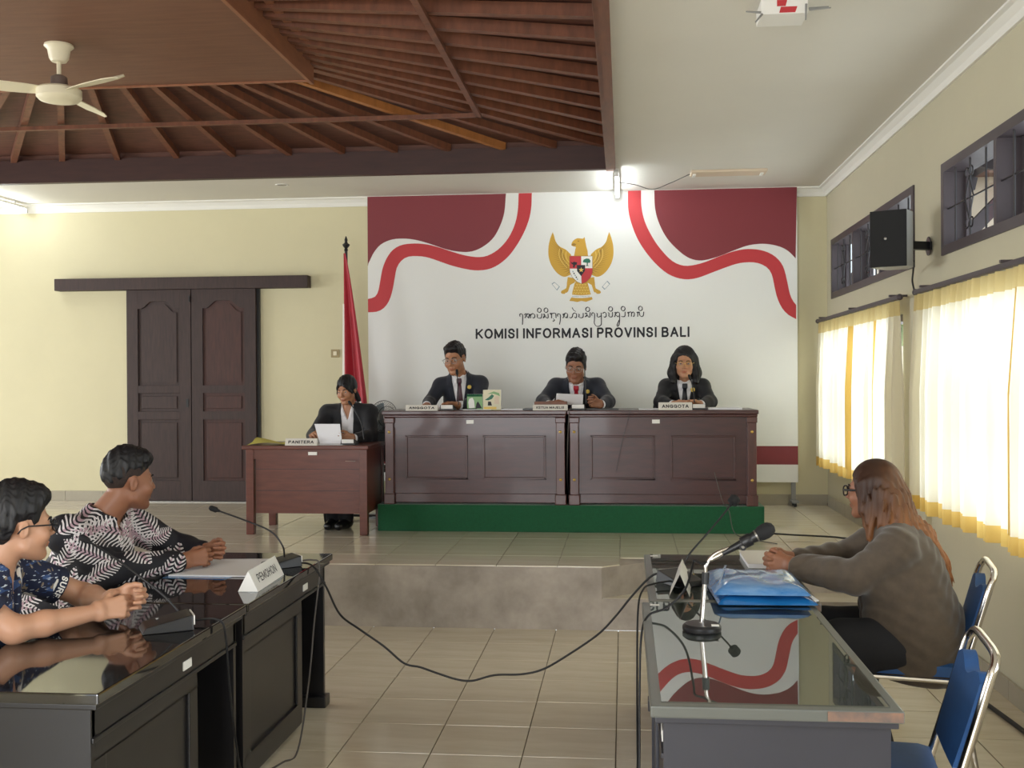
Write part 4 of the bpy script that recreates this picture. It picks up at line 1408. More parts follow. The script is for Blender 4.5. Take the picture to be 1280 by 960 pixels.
for k in range(3):
    a0 = 2 * PI * k / 3
    bl = MB().grid(lambda u, v, a0=a0: (FXC + (.02 + .10 * u) * math.cos(a0 + (v - .5) * (1.1 - .2 * u)), FYC + .012 * (v - .5) * 2, FZC + (.02 + .10 * u) * math.sin(a0 + (v - .5) * (1.1 - .2 * u))), 6, 8)
    bl.build('blade', M['em_grey'], t, smooth=3)

t.rotation_euler = (0, 0, .75)
# ---- black cantilever chairs behind the desks
def office_chair(loc, rot, label):
    t = thing('office_chair', label, 'chair', (0, 0, 0), 'black chairs behind the desks')
    MB().box(-.23, .23, -.22, .22, .43, .475).build('seat', M['office'], t, bevel=.02)

    def bk(u, v):
        x = (u - .5) * .46 * (1 - .15 * v ** 3)
        return (x, .23 + .08 * v + .05 * (1 - (2 * u - 1) ** 2) * 0.6, .50 + .38 * v)
    MB().grid(bk, 10, 10).build('backrest', M['office'], t, smooth=3)
    for s_ in (-1, 1):
        MB().tube(smooth_path([(s_ * .24, .25, .025), (s_ * .24, -.05, .022), (s_ * .24, -.21, .022), (s_ * .24, -.24, .25), (s_ * .24, -.20, .44), (s_ * .24, .1, .46), (s_ * .235, .23, .52), (s_ * .235, .28, .72), (s_ * .2, .31, .87)], 6), .012, 8).build('frame_tube', M['black'], t, smooth=1)
    MB().tube([(-.24, .25, .025), (.24, .25, .025)], .012, 8).build('cross_tube', M['black'], t)
    MB().tube([(-.2, .31, .87), (.2, .31, .87)], .012, 8).build('top_tube', M['black'], t)
    t.location = loc
    t.rotation_euler = (0, 0, rot)
    return t


oc = office_chair((-2.22, 9.15, SZ), -.12, 'black cantilever chair the clerk sits on')
copy_tree(oc, (-1.39, 9.62, RZ), 0, 'black chair under the man with glasses at the left bench')
copy_tree(oc, (-.395, 9.60, RZ), 0, 'black chair under the man with the red tie')
copy_tree(oc, (.505, 9.60, RZ), 0, 'black chair under the woman at the right bench')

# ---- cables on the stage
tag(MB().tube(smooth_path([PX(893, 590, 8.64), (.72, 8.62, .80), (.76, 8.60, .66), (.80, 8.55, .60), (.83, 8.5, .45), (.9, 8.4, SZ + .006), (1.1, 8.1, SZ + .006)]), .0035, 6).build('microphone_cable', M['grey_cable']), 'thin grey cable hanging down the right bench to the riser', 'cable')
tag(MB().tube(smooth_path([(.05, 8.60, 1.372), (-.02, 8.61, 1.1), (-.06, 8.62, .9)], 8), .002, 6).build('microphone_cable', M['black']), 'thin black cable on the front of the right bench', 'cable')
tag(MB().tube(smooth_path([(-.40, 8.74, 1.375), (-.42, 8.605, 1.385), (-.43, 8.60, 1.30), (-.445, 8.66, 1.0), (-.45, 8.75, .80), (-.44, 8.9, RZ + .006)], 8), .004, 6).build('microphone_cable', M['grey_cable']), 'grey cable hanging in the gap between the benches', 'cable')
tag(MB().tube(smooth_path([PX(965, 667, 8.45), PX(1000, 669, 8.42), PX(1040, 671, 8.38), PX(1062, 673, 8.33), PX(1110, 672, 8.35)], 6), .007, 6).build('stage_cable', M['rubber']), 'black cable lying on the stage right of the green riser', 'cable')
# ================================================================== tables in the lower hall
def hall_table(name, x0, x1, y0, y1, face, top, wood, edge, label, group, sticker_y):
    """desk whose open front faces +x (face=1) or -x (face=-1); solid board at the near end, plinth foot at the far end"""
    t = thing(name, label, 'table', ((x0 + x1) / 2, (y0 + y1) / 2, 0), group)
    zt = .75
    MB().box(x0, x1, y0, y1, zt - .032, zt).build('top', M[top], t, bevel=.005)
    e = MB()
    e.box(x0 + .012, x1 - .012, y0 + .012, y1 - .012, zt - .05, zt - .032)
    e.build('top_moulding', M[edge], t, bevel=.004)
    f = x1 - .035 if face > 0 else x0 + .035
    b = x0 + .03 if face > 0 else x1 - .03
    s_ = face
    # frieze below the top along the front
    MB().box(f, f - s_ * .022, y0 + .03, y1 - .03, zt - .135, zt - .05).build('frieze', M[wood], t, bevel=.003)
    MB().box(f + s_ * .006, f - s_ * .01, y0 + .03, y1 - .03, zt - .15, zt - .135).build('frieze_moulding', M[wood], t, bevel=.003)
    MB().box(f, b, y0 + .025, y0 + .05, .0, zt - .05).build('side_panel', M[wood], t)
    ym = y0 + (y1 - y0) * .66
    MB().box(f - s_ * .012, f - s_ * .03, y0 + .05, ym, .03, zt - .135).build('front_panel', M[wood], t)
    fr = MB()
    for a, c, z0_, z1_ in ((y0 + .05, ym, .03, .13), (y0 + .05, ym, zt - .20, zt - .15), (y0 + .05, y0 + .12, .13, zt - .2), (ym - .07, ym, .13, zt - .2)):
        fr.box(f, f - s_ * .014, a, c, z0_, z1_)
    fr.build('panel_frame', M[wood], t, bevel=.004)
    MB().box(f - s_ * .01, b, ym - .02, ym, .02, zt - .05).build('pedestal_side', M[wood], t)
    MB().box(b + s_ * .02, b + s_ * .04, ym, y1 - .05, .25, zt - .05).build('modesty_board', M[wood], t)
    MB().box(f, b, y1 - .055, y1 - .03, .05, zt - .05).build('side_panel', M[wood], t)
    MB().box(f + s_ * .02, b, y1 - .10, y1 - .012, 0, .055).build('plinth', M[wood], t, bevel=.006)
    MB().box(f + s_ * .006, b, y0 + .012, y0 + .06, 0, .05).build('plinth', M[wood], t, bevel=.006)
    MB().box(f + s_ * .003, f, sticker_y - .035, sticker_y + .035, zt - .115, zt - .085).build('sticker', M['white'], t, label='small white inventory sticker')
    return t


hall_table('black_table', -2.15, -1.457, 2.912, 4.122, 1, 'black_top', 'black_wood', 'black_wood', 'glossy black table in the left foreground, nearer of the two', 'black tables on the left', 3.62)
hall_table('black_table', -2.15, -1.457, 4.142, 5.385, 1, 'black_top', 'black_wood', 'black_wood', 'glossy black table carrying the PEMOHON plate, farther of the two', 'black tables on the left', 5.02)


def glass_table(y0, y1, x0, x1, label, nr):
    t = hall_table('glass_table', x0, x1, y0, y1, -1, 'top_grey', 'slate_wood', 'slate_wood', label, 'glass topped tables on the right', y0 + .1 if nr else y1 - .3)
    MB().box(x0 + .03, x1 - .03, y0 + .03, y1 - .02, .7503, .7545).build('glass_sheet', M['table_glass'], t)
    MB().box(x0 + (.46 if nr else .1), x1 - .004, y0 - .0015, y0 + .006, .722, .747).build('worn_edge', M['worn_edge'], t, label='edge worn to bare copper brown')
    MB().box(x0 + .03, x0 + .065, y1 - .09, y1 - .065, .755, .7556).build('sticker', M['white'], t)
    return t


glass_table(2.93, 4.295, .066, .722, 'glass topped slate table in the right foreground with the microphone stand', True)
glass_table(4.305, 5.46, .095, .752, 'glass topped table farther back on the right with the gooseneck microphone', False)

# ---- blue banquet chairs
def banquet_chair(label):
    t = thing('banquet_chair', label, 'chair', (0, 0, 0), 'blue banquet chairs')
    # faces +x; back at -x
    sb = MB()

    def seat_top(u, v):
        x, y = -.20 + .42 * u, -.205 + .41 * v
        e = min(u, 1 - u, v, 1 - v)
        return (x, y, .455 + .028 * (1 - math.exp(-e * 14)))
    sb.grid(seat_top, 12, 12)
    sb.box(-.20, .22, -.205, .205, .415, .456)
    sb.build('seat', M['chair_blue'], t, smooth=.8)
    # padded back with the dipped top edge
    prof = []
    for k in range(25):
        u = k / 24 * 2 - 1
        z = .785 - .035 * math.exp(-(u / .42) ** 2) - .10 * max(0, abs(u) - .72) ** 1.3
        prof.append((.192 * u, z))
    bt = MB()
    n = len(prof)
    for off in (.018, -.018):
        for j, fz in enumerate((0, .33, .66, 1)):
            for (yy, zz) in prof:
                z = .52 + (zz - .52) * fz
                w_ = 1 - .10 * (1 - fz) ** 2
                xb = -.215 - .115 * ((z - .46) / .4)
                puff = .008 * (1 - (yy / .192) ** 2) * (1 if 0 < j < 3 else .3)
                bt.v.append((xb + off + math.copysign(puff, off), yy * w_, z))
    for s_ in range(2):
        for j in range(3):
            for k in range(n - 1):
                a = s_ * 4 * n + j * n + k
                bt.f.append((a, a + 1, a + n + 1, a + n))
    for k in range(n - 1):
        bt.f.append((k, 4 * n + k, 4 * n + k + 1, k + 1))
        bt.f.append((3 * n + k, 3 * n + k + 1, 7 * n + k + 1, 7 * n + k))
    for j in range(3):
        for e in (0, n - 1):
            a = j * n + e
            bt.f.append((a, a + n, 4 * n + a + n, 4 * n + a))
    bt.build('backrest', M['chair_blue'], t, smooth=.9)
    bx_ = lambda z: -.215 - .115 * ((z - .46) / .4)
    arch = [(-.205, -.212, .43), (bx_(.6), -.212, .6), (bx_(.78), -.212, .78), (bx_(.84), -.195, .822), (bx_(.865), -.14, .842), (bx_(.868), 0, .845), (bx_(.865), .14, .842), (bx_(.84), .195, .822), (bx_(.78), .212, .78), (bx_(.6), .212, .6), (-.205, .212, .43)]
    MB().tube(smooth_path(arch, 6), .0135, 10).build('back_frame', M['chrome'], t, smooth=1)
    for s_ in (-1, 1):
        MB().tube(smooth_path([(.20, s_ * .20, .43), (.205, s_ * .205, .3), (.225, s_ * .21, .0)], 4), .0115, 8).build('leg', M['chrome'], t, smooth=1)
        MB().tube(smooth_path([(-.205, s_ * .212, .43), (-.225, s_ * .212, .25), (-.265, s_ * .215, .0)], 4), .0125, 8).build('leg', M['chrome'], t, smooth=1)
        MB().tube([(-.21, s_ * .21, .40), (.20, s_ * .203, .40)], .010, 8).build('seat_rail', M['chrome'], t)
    for x in (-.2325, .21):
        MB().tube([(x, -.21, .22), (x, .21, .22)], .008, 8).build('stretcher', M['steel'], t)
    return t


bc = banquet_chair('empty blue banquet chair with chrome frame in the right foreground')
bc.location = (.725, 3.39, 0)
bc.rotation_euler = (0, 0, PI - .14)
copy_tree(bc, (1.175, 4.77, 0), PI - .20, 'blue banquet chair with chrome frame under the woman in the brown blazer')
copy_tree(bc, (-2.68, 3.50, 0), .18, 'blue banquet chair under the man in the navy print shirt')
copy_tree(bc, (-2.80, 4.70, 0), .15, 'blue banquet chair under the man in the batik shirt')

# ---- microphones, plates and papers on the black tables
conf_mic((-1.60, 3.70, .751), -1.05, [(-1.585, 3.79, .785), PX(205, 745, 3.78), PX(175, 721, 3.78), PX(140, 695, 3.80), PX(111, 677, 3.82)], 'gooseneck microphone on the nearer black table', 1.15, .013)
conf_mic((-1.60, 4.99, .751), -.9, [(-1.59, 5.02, .785), PX(353, 682, 5.0), PX(338, 664, 5.0), PX(305, 650, 5.0), PX(272, 638, 5.0)], 'gooseneck microphone beside the PEMOHON plate', 1.1, .013)
t = thing('name_plate', 'white tent-shaped name plate PEMOHON at the black table edge', 'name plate', (-1.54, 4.58, .75))
pa, pbk, ph = Vector((-1.500, 4.38, .751)), Vector((-1.515, 4.775, .751)), .085
dl = (pbk - pa)
nx_ = Vector((-1, 0, 0))
vs = [pa, pbk, pbk + nx_ * .085, pa + nx_ * .085]
ap, bp_ = pa + nx_ * .042 + Vector((0, 0, ph)), pbk + nx_ * .042 + Vector((0, 0, ph))
MB().add([*vs, ap, bp_], [(0, 1, 5, 4), (2, 3, 4, 5), (0, 4, 3), (1, 2, 5), (0, 3, 2, 1)]).build('plate', M['white'], t)
pm = (pa + pbk + ap + bp_) / 4
text('lettering', 'PEMOHON', M['em_grey'] if False else M['ink'], t, pm, dl, (ap + bp_) / 2 - (pa + pbk) / 2, height=.036, width=.27, bold=.13, depth=.001)
MB().box(-1.585, -1.497, 4.36, 4.79, .7502, .7512).build('foil', M['pane'], t)
sheet('paper_sheet', [(-2.02, 4.70, .752), (-1.66, 4.70, .752), (-1.70, 5.16, .752), (-2.03, 5.12, .752)], 'paper', 'white printed papers under the hands of the man in batik', th=.006)
sheet('paper_sheet', [(-2.03, 4.66, .7505), (-1.74, 4.64, .7505), (-1.70, 4.86, .7505), (-2.02, 4.9, .7505)], 'bag_light', 'clear blue folder under the papers of the man in batik', 'folder', th=.0012)
sheet('folder', [(-2.14, 4.60, .751), (-2.04, 4.60, .751), (-2.04, 4.86, .751), (-2.14, 4.86, .751)], 'black', 'black folder under the sleeve of the man in batik', 'folder', th=.006)

# ---- things on the glass tables
# blue plastic folders, one on the other
def pillow(x0, x1, y0, y1, z0, h, rot, seed, m, lab, group):
    r = np.random.default_rng(seed)
    ph = r.uniform(0, 6.28, 8)
    t_ = thing('document_bag', lab, 'bag', ((x0 + x1) / 2, (y0 + y1) / 2, z0), group)
    c, s_ = math.cos(rot), math.sin(rot)
    cx_, cy_ = (x0 + x1) / 2, (y0 + y1) / 2

    def pt(u, v, top):
        x = (u - .5) * (x1 - x0)
        y = (v - .5) * (y1 - y0)
        e = min(u, 1 - u, v, 1 - v)
        p = 1 - math.exp(-e * 11)
        z = z0 + .004
        if top:
            wr_ = .0040 * math.sin(7 * u + 3 * v + ph[0]) + .0022 * math.sin(13 * v - 6 * u + ph[1]) + .0016 * math.sin(19 * u + 8 * v + ph[2])
            z += h * p + wr_ * p
        else:
            z -= .003 * p
        return (cx_ + c * x - s_ * y, cy_ + s_ * x + c * y, z)
    b = MB()
    b.grid(lambda u, v: pt(u, v, True), 34, 30)
    b.grid(lambda u, v: pt(u, v, False), 34, 30)
    b.build('sleeve', M[m], t_, smooth=1.2)
    return t_


pk = pillow(.345, .722, 4.22, 4.66, .7555, .026, .04, 3, 'bag_blue', 'lower blue plastic document folder on the glass table', 'blue document folders')
pk2 = pillow(.34, .705, 4.245, 4.72, .787, .038, .0, 5, 'bag_light', 'upper bulging clear blue document bag stacked on the folder', 'blue document folders')
MB().add([(.36, 4.25, .8295), (.355, 4.25, .8295), (.42, 4.70, .829), (.43, 4.70, .829)], [(0, 1, 2, 3)]).build('seam', M['bag_blue'], pk2)
sheet('paper_sheet', [(.71, 4.30, .756), (.745, 4.33, .756), (.69, 4.83, .756), (.62, 4.81, .756)], 'paper', 'white paper sticking out beside the blue document bags', th=.004)
sheet('paper_sheet', [(.36, 4.76, .7555), (.62, 4.74, .7555), (.60, 4.86, .7555), (.37, 4.87, .7555)], 'paper', 'white papers lying beyond the blue document bags', th=.012)
nb_ = thing('notebook', 'pale closed notebook by the hands of the woman in the blazer', 'notebook', (.66, 5.24, .755))
MB().box(.56, .75, 5.06, 5.44, .7555, .775).build('pages', M['paper'], nb_)
MB().box(.555, .755, 5.055, 5.445, .775, .778).build('cover', M['plate'], nb_, bevel=.001)
conf_mic((.235, 4.66, .7555), .6, [(.25, 4.70, .79), PX(856, 704, 4.75), PX(863, 691, 4.76), PX(884, 667, 4.8), PX(905, 642, 4.84), PX(914, 630, 4.86)], 'gooseneck microphone on the far glass table', 1.15, .024)
t = thing('name_plate', 'white tent-shaped name plate seen end on beside the gooseneck microphone', 'name plate', (.20, 4.56, .755))
vs = [Vector(p) for p in ((.175, 4.38, .756), (.205, 4.76, .756), (.285, 4.75, .756), (.255, 4.37, .756))]
ap, bp_ = Vector((.217, 4.375, .845)), Vector((.247, 4.755, .845))
MB().add([*vs, ap, bp_], [(0, 4, 5, 1), (3, 2, 5, 4)]).build('plate', M['plate'], t)
for q in (0, 1):
    pass

# handheld microphone on its chrome table stand
t = thing('microphone_stand', 'chrome gooseneck table stand with round black base', 'stand', (.262, 3.80, .755))
bx0, by0, bz0 = .262, 3.80, .7555
MB().lathe([(.064, 0), (.066, .004), (.066, .016), (.058, .024), (.012, .027)], (bx0, by0, bz0), 40).build('base', M['black'], t, smooth=.5)
MB().tube([(bx0, by0, bz0 + .026), (bx0 + .012, by0, .925)], .0088, 12).build('pole', M['chrome'], t, smooth=1)
MB().tube([(bx0 + .012, by0, .915), (bx0 + .014, by0, .955)], .0125, 12).build('collar', M['black'], t, smooth=1)
MB().tube(smooth_path([(bx0 + .013, by0, .95), (bx0 + .017, by0, .982), PX(892, 694, 3.8), PX(906, 687, 3.8), PX(922, 683, 3.8)], 8), .0068, 10).build('gooseneck', M['chrome'], t, smooth=1)
MB().box(bx0 + .03, bx0 + .055, by0 - .045, by0 - .02, bz0 + .0245, bz0 + .0262).build('sticker', M['white'], t)
hp = [Vector(PX(x, y, 3.8)) for x, y in ((903, 692), (917, 683), (935, 674), (947, 668), (966, 659))]
ax = (hp[4] - hp[0]).normalized()
L_ = (hp[4] - hp[0]).length
t2 = thing('handheld_microphone', 'black handheld microphone clipped on the chrome table stand', 'microphone', hp[0])
MB().lathe([(.0085, .0), (.0105, .02), (.0125, L_ * .30), (.0185, L_ * .62), (.0195, L_ * .66)], hp[0], 20, axis=ax).build('handle', M['black'], t2, smooth=.7)
MB().lathe([(.0205, L_ * .66), (.0205, L_ * .69)], hp[0], 20, axis=ax).build('ring', M['steel'], t2, smooth=.7)
MB().lathe([(.0195, L_ * .69), (.0255, L_ * .76), (.027, L_ * .86), (.024, L_ * .95), (.015, L_ * 1.01), (.001, L_ * 1.03)], hp[0], 20, axis=ax).build('grille_head', M['black_matte'], t2, smooth=.8)
MB().lathe([(.0075, -.045), (.0085, -.03), (.0085, .0)], hp[0], 16, axis=ax).build('plug', M['chrome'], t2, smooth=.7)
cl = thing('microphone_clip', 'black plastic clip holding the handheld microphone', 'clip', PX(926, 681, 3.8))
ct = Vector(PX(928, 683, 3.8))
MB().lathe([(.019, L_ * .38), (.0215, L_ * .40), (.0225, L_ * .55), (.021, L_ * .57)], hp[0], 16, axis=ax).build('holder', M['black'], cl, smooth=.7)
MB().tube([hp[0] + ax * L_ * .46 + Vector((0, 0, -.02)), ct], .012, 10).build('arm', M['black'], cl, smooth=1)
MB().lathe([(.012, -.018), (.012, .018)], ct, 14, axis=(0, 1, 0)).build('pivot', M['black'], cl, smooth=.6)
MB().lathe([(.006, .018), (.004, .021)], ct, 10, axis=(0, -1, 0)).build('screw', M['steel'], cl, smooth=.6)
MB().tube([PX(919, 684, 3.8), ct], .009, 10).build('socket', M['black'], cl)

# ---- cables in the hall
tail = hp[0] - ax * .045
tag(MB().tube(smooth_path([tail, tail - ax * .03, PX(868, 700, 3.85), PX(866, 706, 3.9), (.215, 3.98, .86), (.15, 4.0, .79), (.085, 3.98, .765), (.058, 3.93, .70), (.05, 3.88, .5), (.045, 3.8, .2), (.02, 3.72, .007), (.1, 3.4, .007)], 8), .0042, 7)
    .build('microphone_cable', M['rubber']), 'black cable from the handheld microphone down the aisle side of the glass table', 'cable')
tag(MB().tube(smooth_path([(.20, 4.62, .775), (.12, 4.56, .772), (.075, 4.48, .763), (.052, 4.40, .69), (.046, 4.3, .4), (.044, 4.2, .1), (.03, 4.0, .007), (.03, 3.2, .007)], 8), .004, 7)
    .build('microphone_cable', M['rubber']), 'black cable from the gooseneck microphone over the edge of the far glass table', 'cable')
ai = [(.215, 4.66, .775), (.15, 4.72, .785), PX(812, 722, 4.75), PX(790, 745, 4.75), PX(768, 772, 4.75), PX(745, 795, 4.75), PX(700, 825, 4.75), PX(675, 838, 4.75), PX(650, 843, 4.75), PX(618, 844, 4.75), PX(590, 851, 4.75), PX(570, 849, 4.75), PX(545, 841, 4.75),
      PX(525, 834, 4.76), PX(505, 829, 4.76), PX(480, 808, 4.78), PX(450, 787, 4.8), PX(425, 768, 4.85), (-1.36, 4.92, .665), (-1.42, 4.96, .74), (-1.47, 4.99, .765), (-1.54, 5.0, .765)]
tag(MB().tube(smooth_path(ai, 6), .0048, 7).build('microphone_cable', M['rubber']), 'long black cable sagging across the aisle between both tables', 'cable')
tag(MB().tube(smooth_path([(-1.545, 5.02, .765), (-1.47, 5.06, .77), (-1.43, 5.05, .735), (-1.437, 4.98, .5), (-1.43, 4.86, .25), (-1.41, 4.62, .02), (-1.44, 4.5, .008), (-1.5, 4.3, .008)], 8), .0042, 7)
    .build('microphone_cable', M['grey_cable']), 'dark cable hanging down the front of the far black table', 'cable')
tag(MB().tube(smooth_path([(-1.53, 3.78, .765), (-1.46, 3.80, .765), (-1.432, 3.82, .72), (-1.43, 3.86, .5), (-1.43, 3.95, .2), (-1.42, 4.05, .01), (-1.44, 4.3, .008)], 8), .0042, 7)
    .build('microphone_cable', M['rubber']), 'black cable hanging down the front of the nearer black table', 'cable')
tag(MB().tube(smooth_path([(1.60, 6.6, .012), (1.72, 6.0, .012), (1.78, 5.4, .012), (1.80, 4.9, .012), (1.76, 4.4, .012)], 8), .011, 8)
    .build('floor_cable', M['rubber']), 'thick black cable on the floor along the window wall', 'cable')

# ---- loudspeaker on the window wall
sc_ = Vector((1.60, 6.72, 0))
t = thing('loudspeaker', 'black loudspeaker hung high on the window wall', 'speaker', (1.70, 6.9, 2.45))
yw = -.50
c_, s2_ = math.cos(yw), math.sin(yw)


def SL(x, y, z):
    return (1.603 + c_ * x - s2_ * y, 6.86 + s2_ * x + c_ * y, 2.46 + z)


H2 = .172
outline = [(-.108, -.0), (.108, -.0), (.112, .13), (.06, .22), (-.06, .22), (-.112, .13)]
MB().add([SL(x, y, -H2) for x, y in outline] + [SL(x, y, H2) for x, y in outline], [(0, 1, 2, 3, 4, 5), (11, 10, 9, 8, 7, 6)] + [(i, (i + 1) % 6, (i + 1) % 6 + 6, i + 6) for i in range(6)]).build('cabinet', M['iron_grey'], t, bevel=.006)
MB().add([SL(x, y, z) for y in (-.012, .002) for z in (-H2 + .001, H2 - .001) for x in (-.109, .109)], [(0, 1, 3, 2), (4, 6, 7, 5), (0, 4, 5, 1), (2, 3, 7, 6), (0, 2, 6, 4), (1, 5, 7, 3)]).build('front_grille', M['black_matte'], t, bevel=.004)
MB().lathe([(.010, 0), (.008, .004), (.001, .005)], SL(-.015, -.012, .0), 12, axis=(s2_, -c_, 0)).build('badge', M['steel'], t, smooth=.6)
MB().beam(SL(0, .2, -.02), (XR, 7.12, 2.44), .05, .05).build('bracket', M['black'], t)
MB().lathe([(.06, -.004), (.06, 0)], (XR - .014, 7.12, 2.44), 14, axis=(1, 0, 0)).build('wall_plate', M['black'], t)
tag(MB().tube(smooth_path([(1.80, 7.05, 2.34), (1.86, 7.3, 2.30), (1.885, 7.42, 2.25), (1.89, 7.40, 2.19), (1.875, 7.33, 2.17), (1.88, 7.2, 2.175), (1.885, 7.02, 2.18)], 8), .006, 6).build('speaker_cable', M['rubber']), 'black cable from the loudspeaker down to the curtain rails', 'cable')
# ================================================================== people: distance-field modelling
F32 = np.float32


def A(*v):
    return np.array(v, dtype=np.float64)


def unit(v):
    v = np.asarray(v, float)
    return v / np.linalg.norm(v)


def frame(fwd, up=(0, 0, 1)):
    """columns: right, forward, up"""
    f = unit(fwd)
    u = np.asarray(up, float)
    u = unit(u - f * (u @ f))
    return np.stack([np.cross(f, u), f, u], 1)


def smin(a, b, k):
    h = np.clip(.5 + .5 * (b - a) / k, 0, 1)
    return b + (a - b) * h - k * h * (1 - h)


def smax(a, b, k):
    return -smin(-a, -b, k)


def cap(P, a, b, r1, r2=None):
    a, b = np.asarray(a, F32), np.asarray(b, F32)
    r2 = r1 if r2 is None else r2
    ab = b - a
    ap = P - a
    t = np.clip((ap @ ab) / max(float(ab @ ab), 1e-9), 0, 1)
    q = ap - t[:, None] * ab
    return np.sqrt(np.einsum('ij,ij->i', q, q)) - (r1 + (r2 - r1) * t)


def ell(P, c, r, R=None):
    q = P - np.asarray(c, F32)
    if R is not None:
        q = q @ np.asarray(R, F32)
    r = np.asarray(r, F32)
    k0 = np.linalg.norm(q / r, axis=1)
    k1 = np.linalg.norm(q / (r * r), axis=1)
    return k0 * (k0 - 1) / np.maximum(k1, 1e-6)


def local(P, c, R):
    return (P - np.asarray(c, F32)) @ np.asarray(R, F32)


def step(x, a, b):
    t = np.clip((x - a) / (b - a), 0, 1)
    return t * t * (3 - 2 * t)


def surface(f, lo, hi, h):
    """surface nets over a sparse band around f = 0; returns verts, quads"""
    lo, hi = np.asarray(lo, float), np.asarray(hi, float)
    K = 4
    nc = np.ceil((hi - lo) / (h * K)).astype(int) + 1
    ax = [lo[i] + np.arange(nc[i]) * h * K for i in range(3)]
    G = np.stack(np.meshgrid(*ax, indexing='ij'), -1).reshape(-1, 3).astype(F32)
    fc = np.concatenate([f(G[i:i + 200000]) for i in range(0, len(G), 200000)]).reshape(nc)
    near = np.abs(fc) < h * K * 1.15
    cells = np.zeros(nc - 1, bool)
    for dx in (0, 1):
        for dy in (0, 1):
            for dz in (0, 1):
                cells |= near[dx:nc[0] - 1 + dx, dy:nc[1] - 1 + dy, dz:nc[2] - 1 + dz]
    nf = (nc - 1) * K + 1
    val = np.repeat(np.repeat(np.repeat(np.where(fc > 0, 1.0, -1.0).astype(F32), K, 0), K, 1), K, 2)[:nf[0], :nf[1], :nf[2]].copy()
    mask = np.zeros(nf, bool)
    up = np.repeat(np.repeat(np.repeat(cells, K, 0), K, 1), K, 2)
    for dx in (0, 1):
        for dy in (0, 1):
            for dz in (0, 1):
                mask[dx:nf[0] - 1 + dx, dy:nf[1] - 1 + dy, dz:nf[2] - 1 + dz] |= up
    idx = np.flatnonzero(mask)
    ii, jj, kk = np.unravel_index(idx, nf)
    pts = np.stack([lo[0] + ii * h, lo[1] + jj * h, lo[2] + kk * h], 1).astype(F32)
    v = np.concatenate([f(pts[i:i + 150000]) for i in range(0, len(pts), 150000)])
    val.reshape(-1)[idx] = v
    ins = val < 0
    c8 = [(dx, dy, dz) for dx in (0, 1) for dy in (0, 1) for dz in (0, 1)]
    s = np.zeros(nf - 1, np.int8)
    for d in c8:
        s += ins[d[0]:nf[0] - 1 + d[0], d[1]:nf[1] - 1 + d[1], d[2]:nf[2] - 1 + d[2]]
    act = (s > 0) & (s < 8) & up
    ci = np.argwhere(act)
    cid = np.full(nf - 1, -1, np.int32)
    cid[act] = np.arange(len(ci))
    cv = np.stack([val[ci[:, 0] + d[0], ci[:, 1] + d[1], ci[:, 2] + d[2]] for d in c8], 1)
    acc = np.zeros((len(ci), 3))
    cnt = np.zeros(len(ci))
    for a in range(8):
        for b in range(a + 1, 8):
            da, db = np.array(c8[a]), np.array(c8[b])
            if np.abs(da - db).sum() != 1:
                continue
            va, vb = cv[:, a], cv[:, b]
            m = (va < 0) != (vb < 0)
            t = va[m] / (va[m] - vb[m])
            acc[m] += da + t[:, None] * (db - da)
            cnt[m] += 1
    V = lo + (ci + acc / cnt[:, None]) * h
    Q = []
    for axn in range(3):
        o = [i for i in range(3) if i != axn]
        sl0, sl1 = [slice(None)] * 3, [slice(None)] * 3
        sl0[axn], sl1[axn] = slice(0, -1), slice(1, None)
        e0, e1 = ins[tuple(sl0)], ins[tuple(sl1)]
        ed = np.argwhere(e0 != e1)
        ok = np.all((ed[:, o] > 0) & (ed[:, o] < np.array(nf)[o] - 1), axis=1)
        ed = ed[ok]
        flip = e0[ed[:, 0], ed[:, 1], ed[:, 2]]
        q = []
        for da, db in ((-1, -1), (0, -1), (0, 0), (-1, 0)):
            c = ed.copy()
            c[:, o[0]] += da
            c[:, o[1]] += db
            q.append(cid[c[:, 0], c[:, 1], c[:, 2]])
        q = np.stack(q, 1)
        if axn == 1:
            flip = ~flip
        q = np.where(flip[:, None], q, q[:, ::-1])
        Q.append(q[(q >= 0).all(1)])
    return V, np.concatenate(Q)


def sdf_object(name, f, lo, hi, h, material, parent, kind=None, tint=None, label=None, relax=1):
    V, Q = surface(f, lo, hi, h)
    if relax and len(V):
        # one light smoothing pass evens out the grid pattern
        s = np.zeros_like(V)
        n = np.zeros(len(V))
        for a in range(4):
            b = (a + 1) % 4
            np.add.at(s, Q[:, a], V[Q[:, b]])
            np.add.at(s, Q[:, b], V[Q[:, a]])
            np.add.at(n, Q[:, a], 1)
            np.add.at(n, Q[:, b], 1)
        V = V * .55 + (s / np.maximum(n, 1)[:, None]) * .45
    me = D.meshes.new(name)
    me.vertices.add(len(V))
    me.vertices.foreach_set('co', V.astype(F32).ravel())
    me.loops.add(len(Q) * 4)
    me.loops.foreach_set('vertex_index', Q.astype(np.int32).ravel())
    me.polygons.add(len(Q))
    me.polygons.foreach_set('loop_start', np.arange(0, len(Q) * 4, 4, dtype=np.int32))
    me.polygons.foreach_set('loop_total', np.full(len(Q), 4, np.int32))
    me.polygons.foreach_set('use_smooth', np.ones(len(Q), bool))
    me.update(calc_edges=True)
    if tint is not None:
        at = me.color_attributes.new('tone', 'FLOAT_COLOR', 'POINT')
        col = np.ones((len(V), 4), F32)
        col[:, :3] = tint(V.astype(F32))
        at.data.foreach_set('color', col.ravel())
    me.materials.append(material)
    return link(name, me, parent, label, kind)


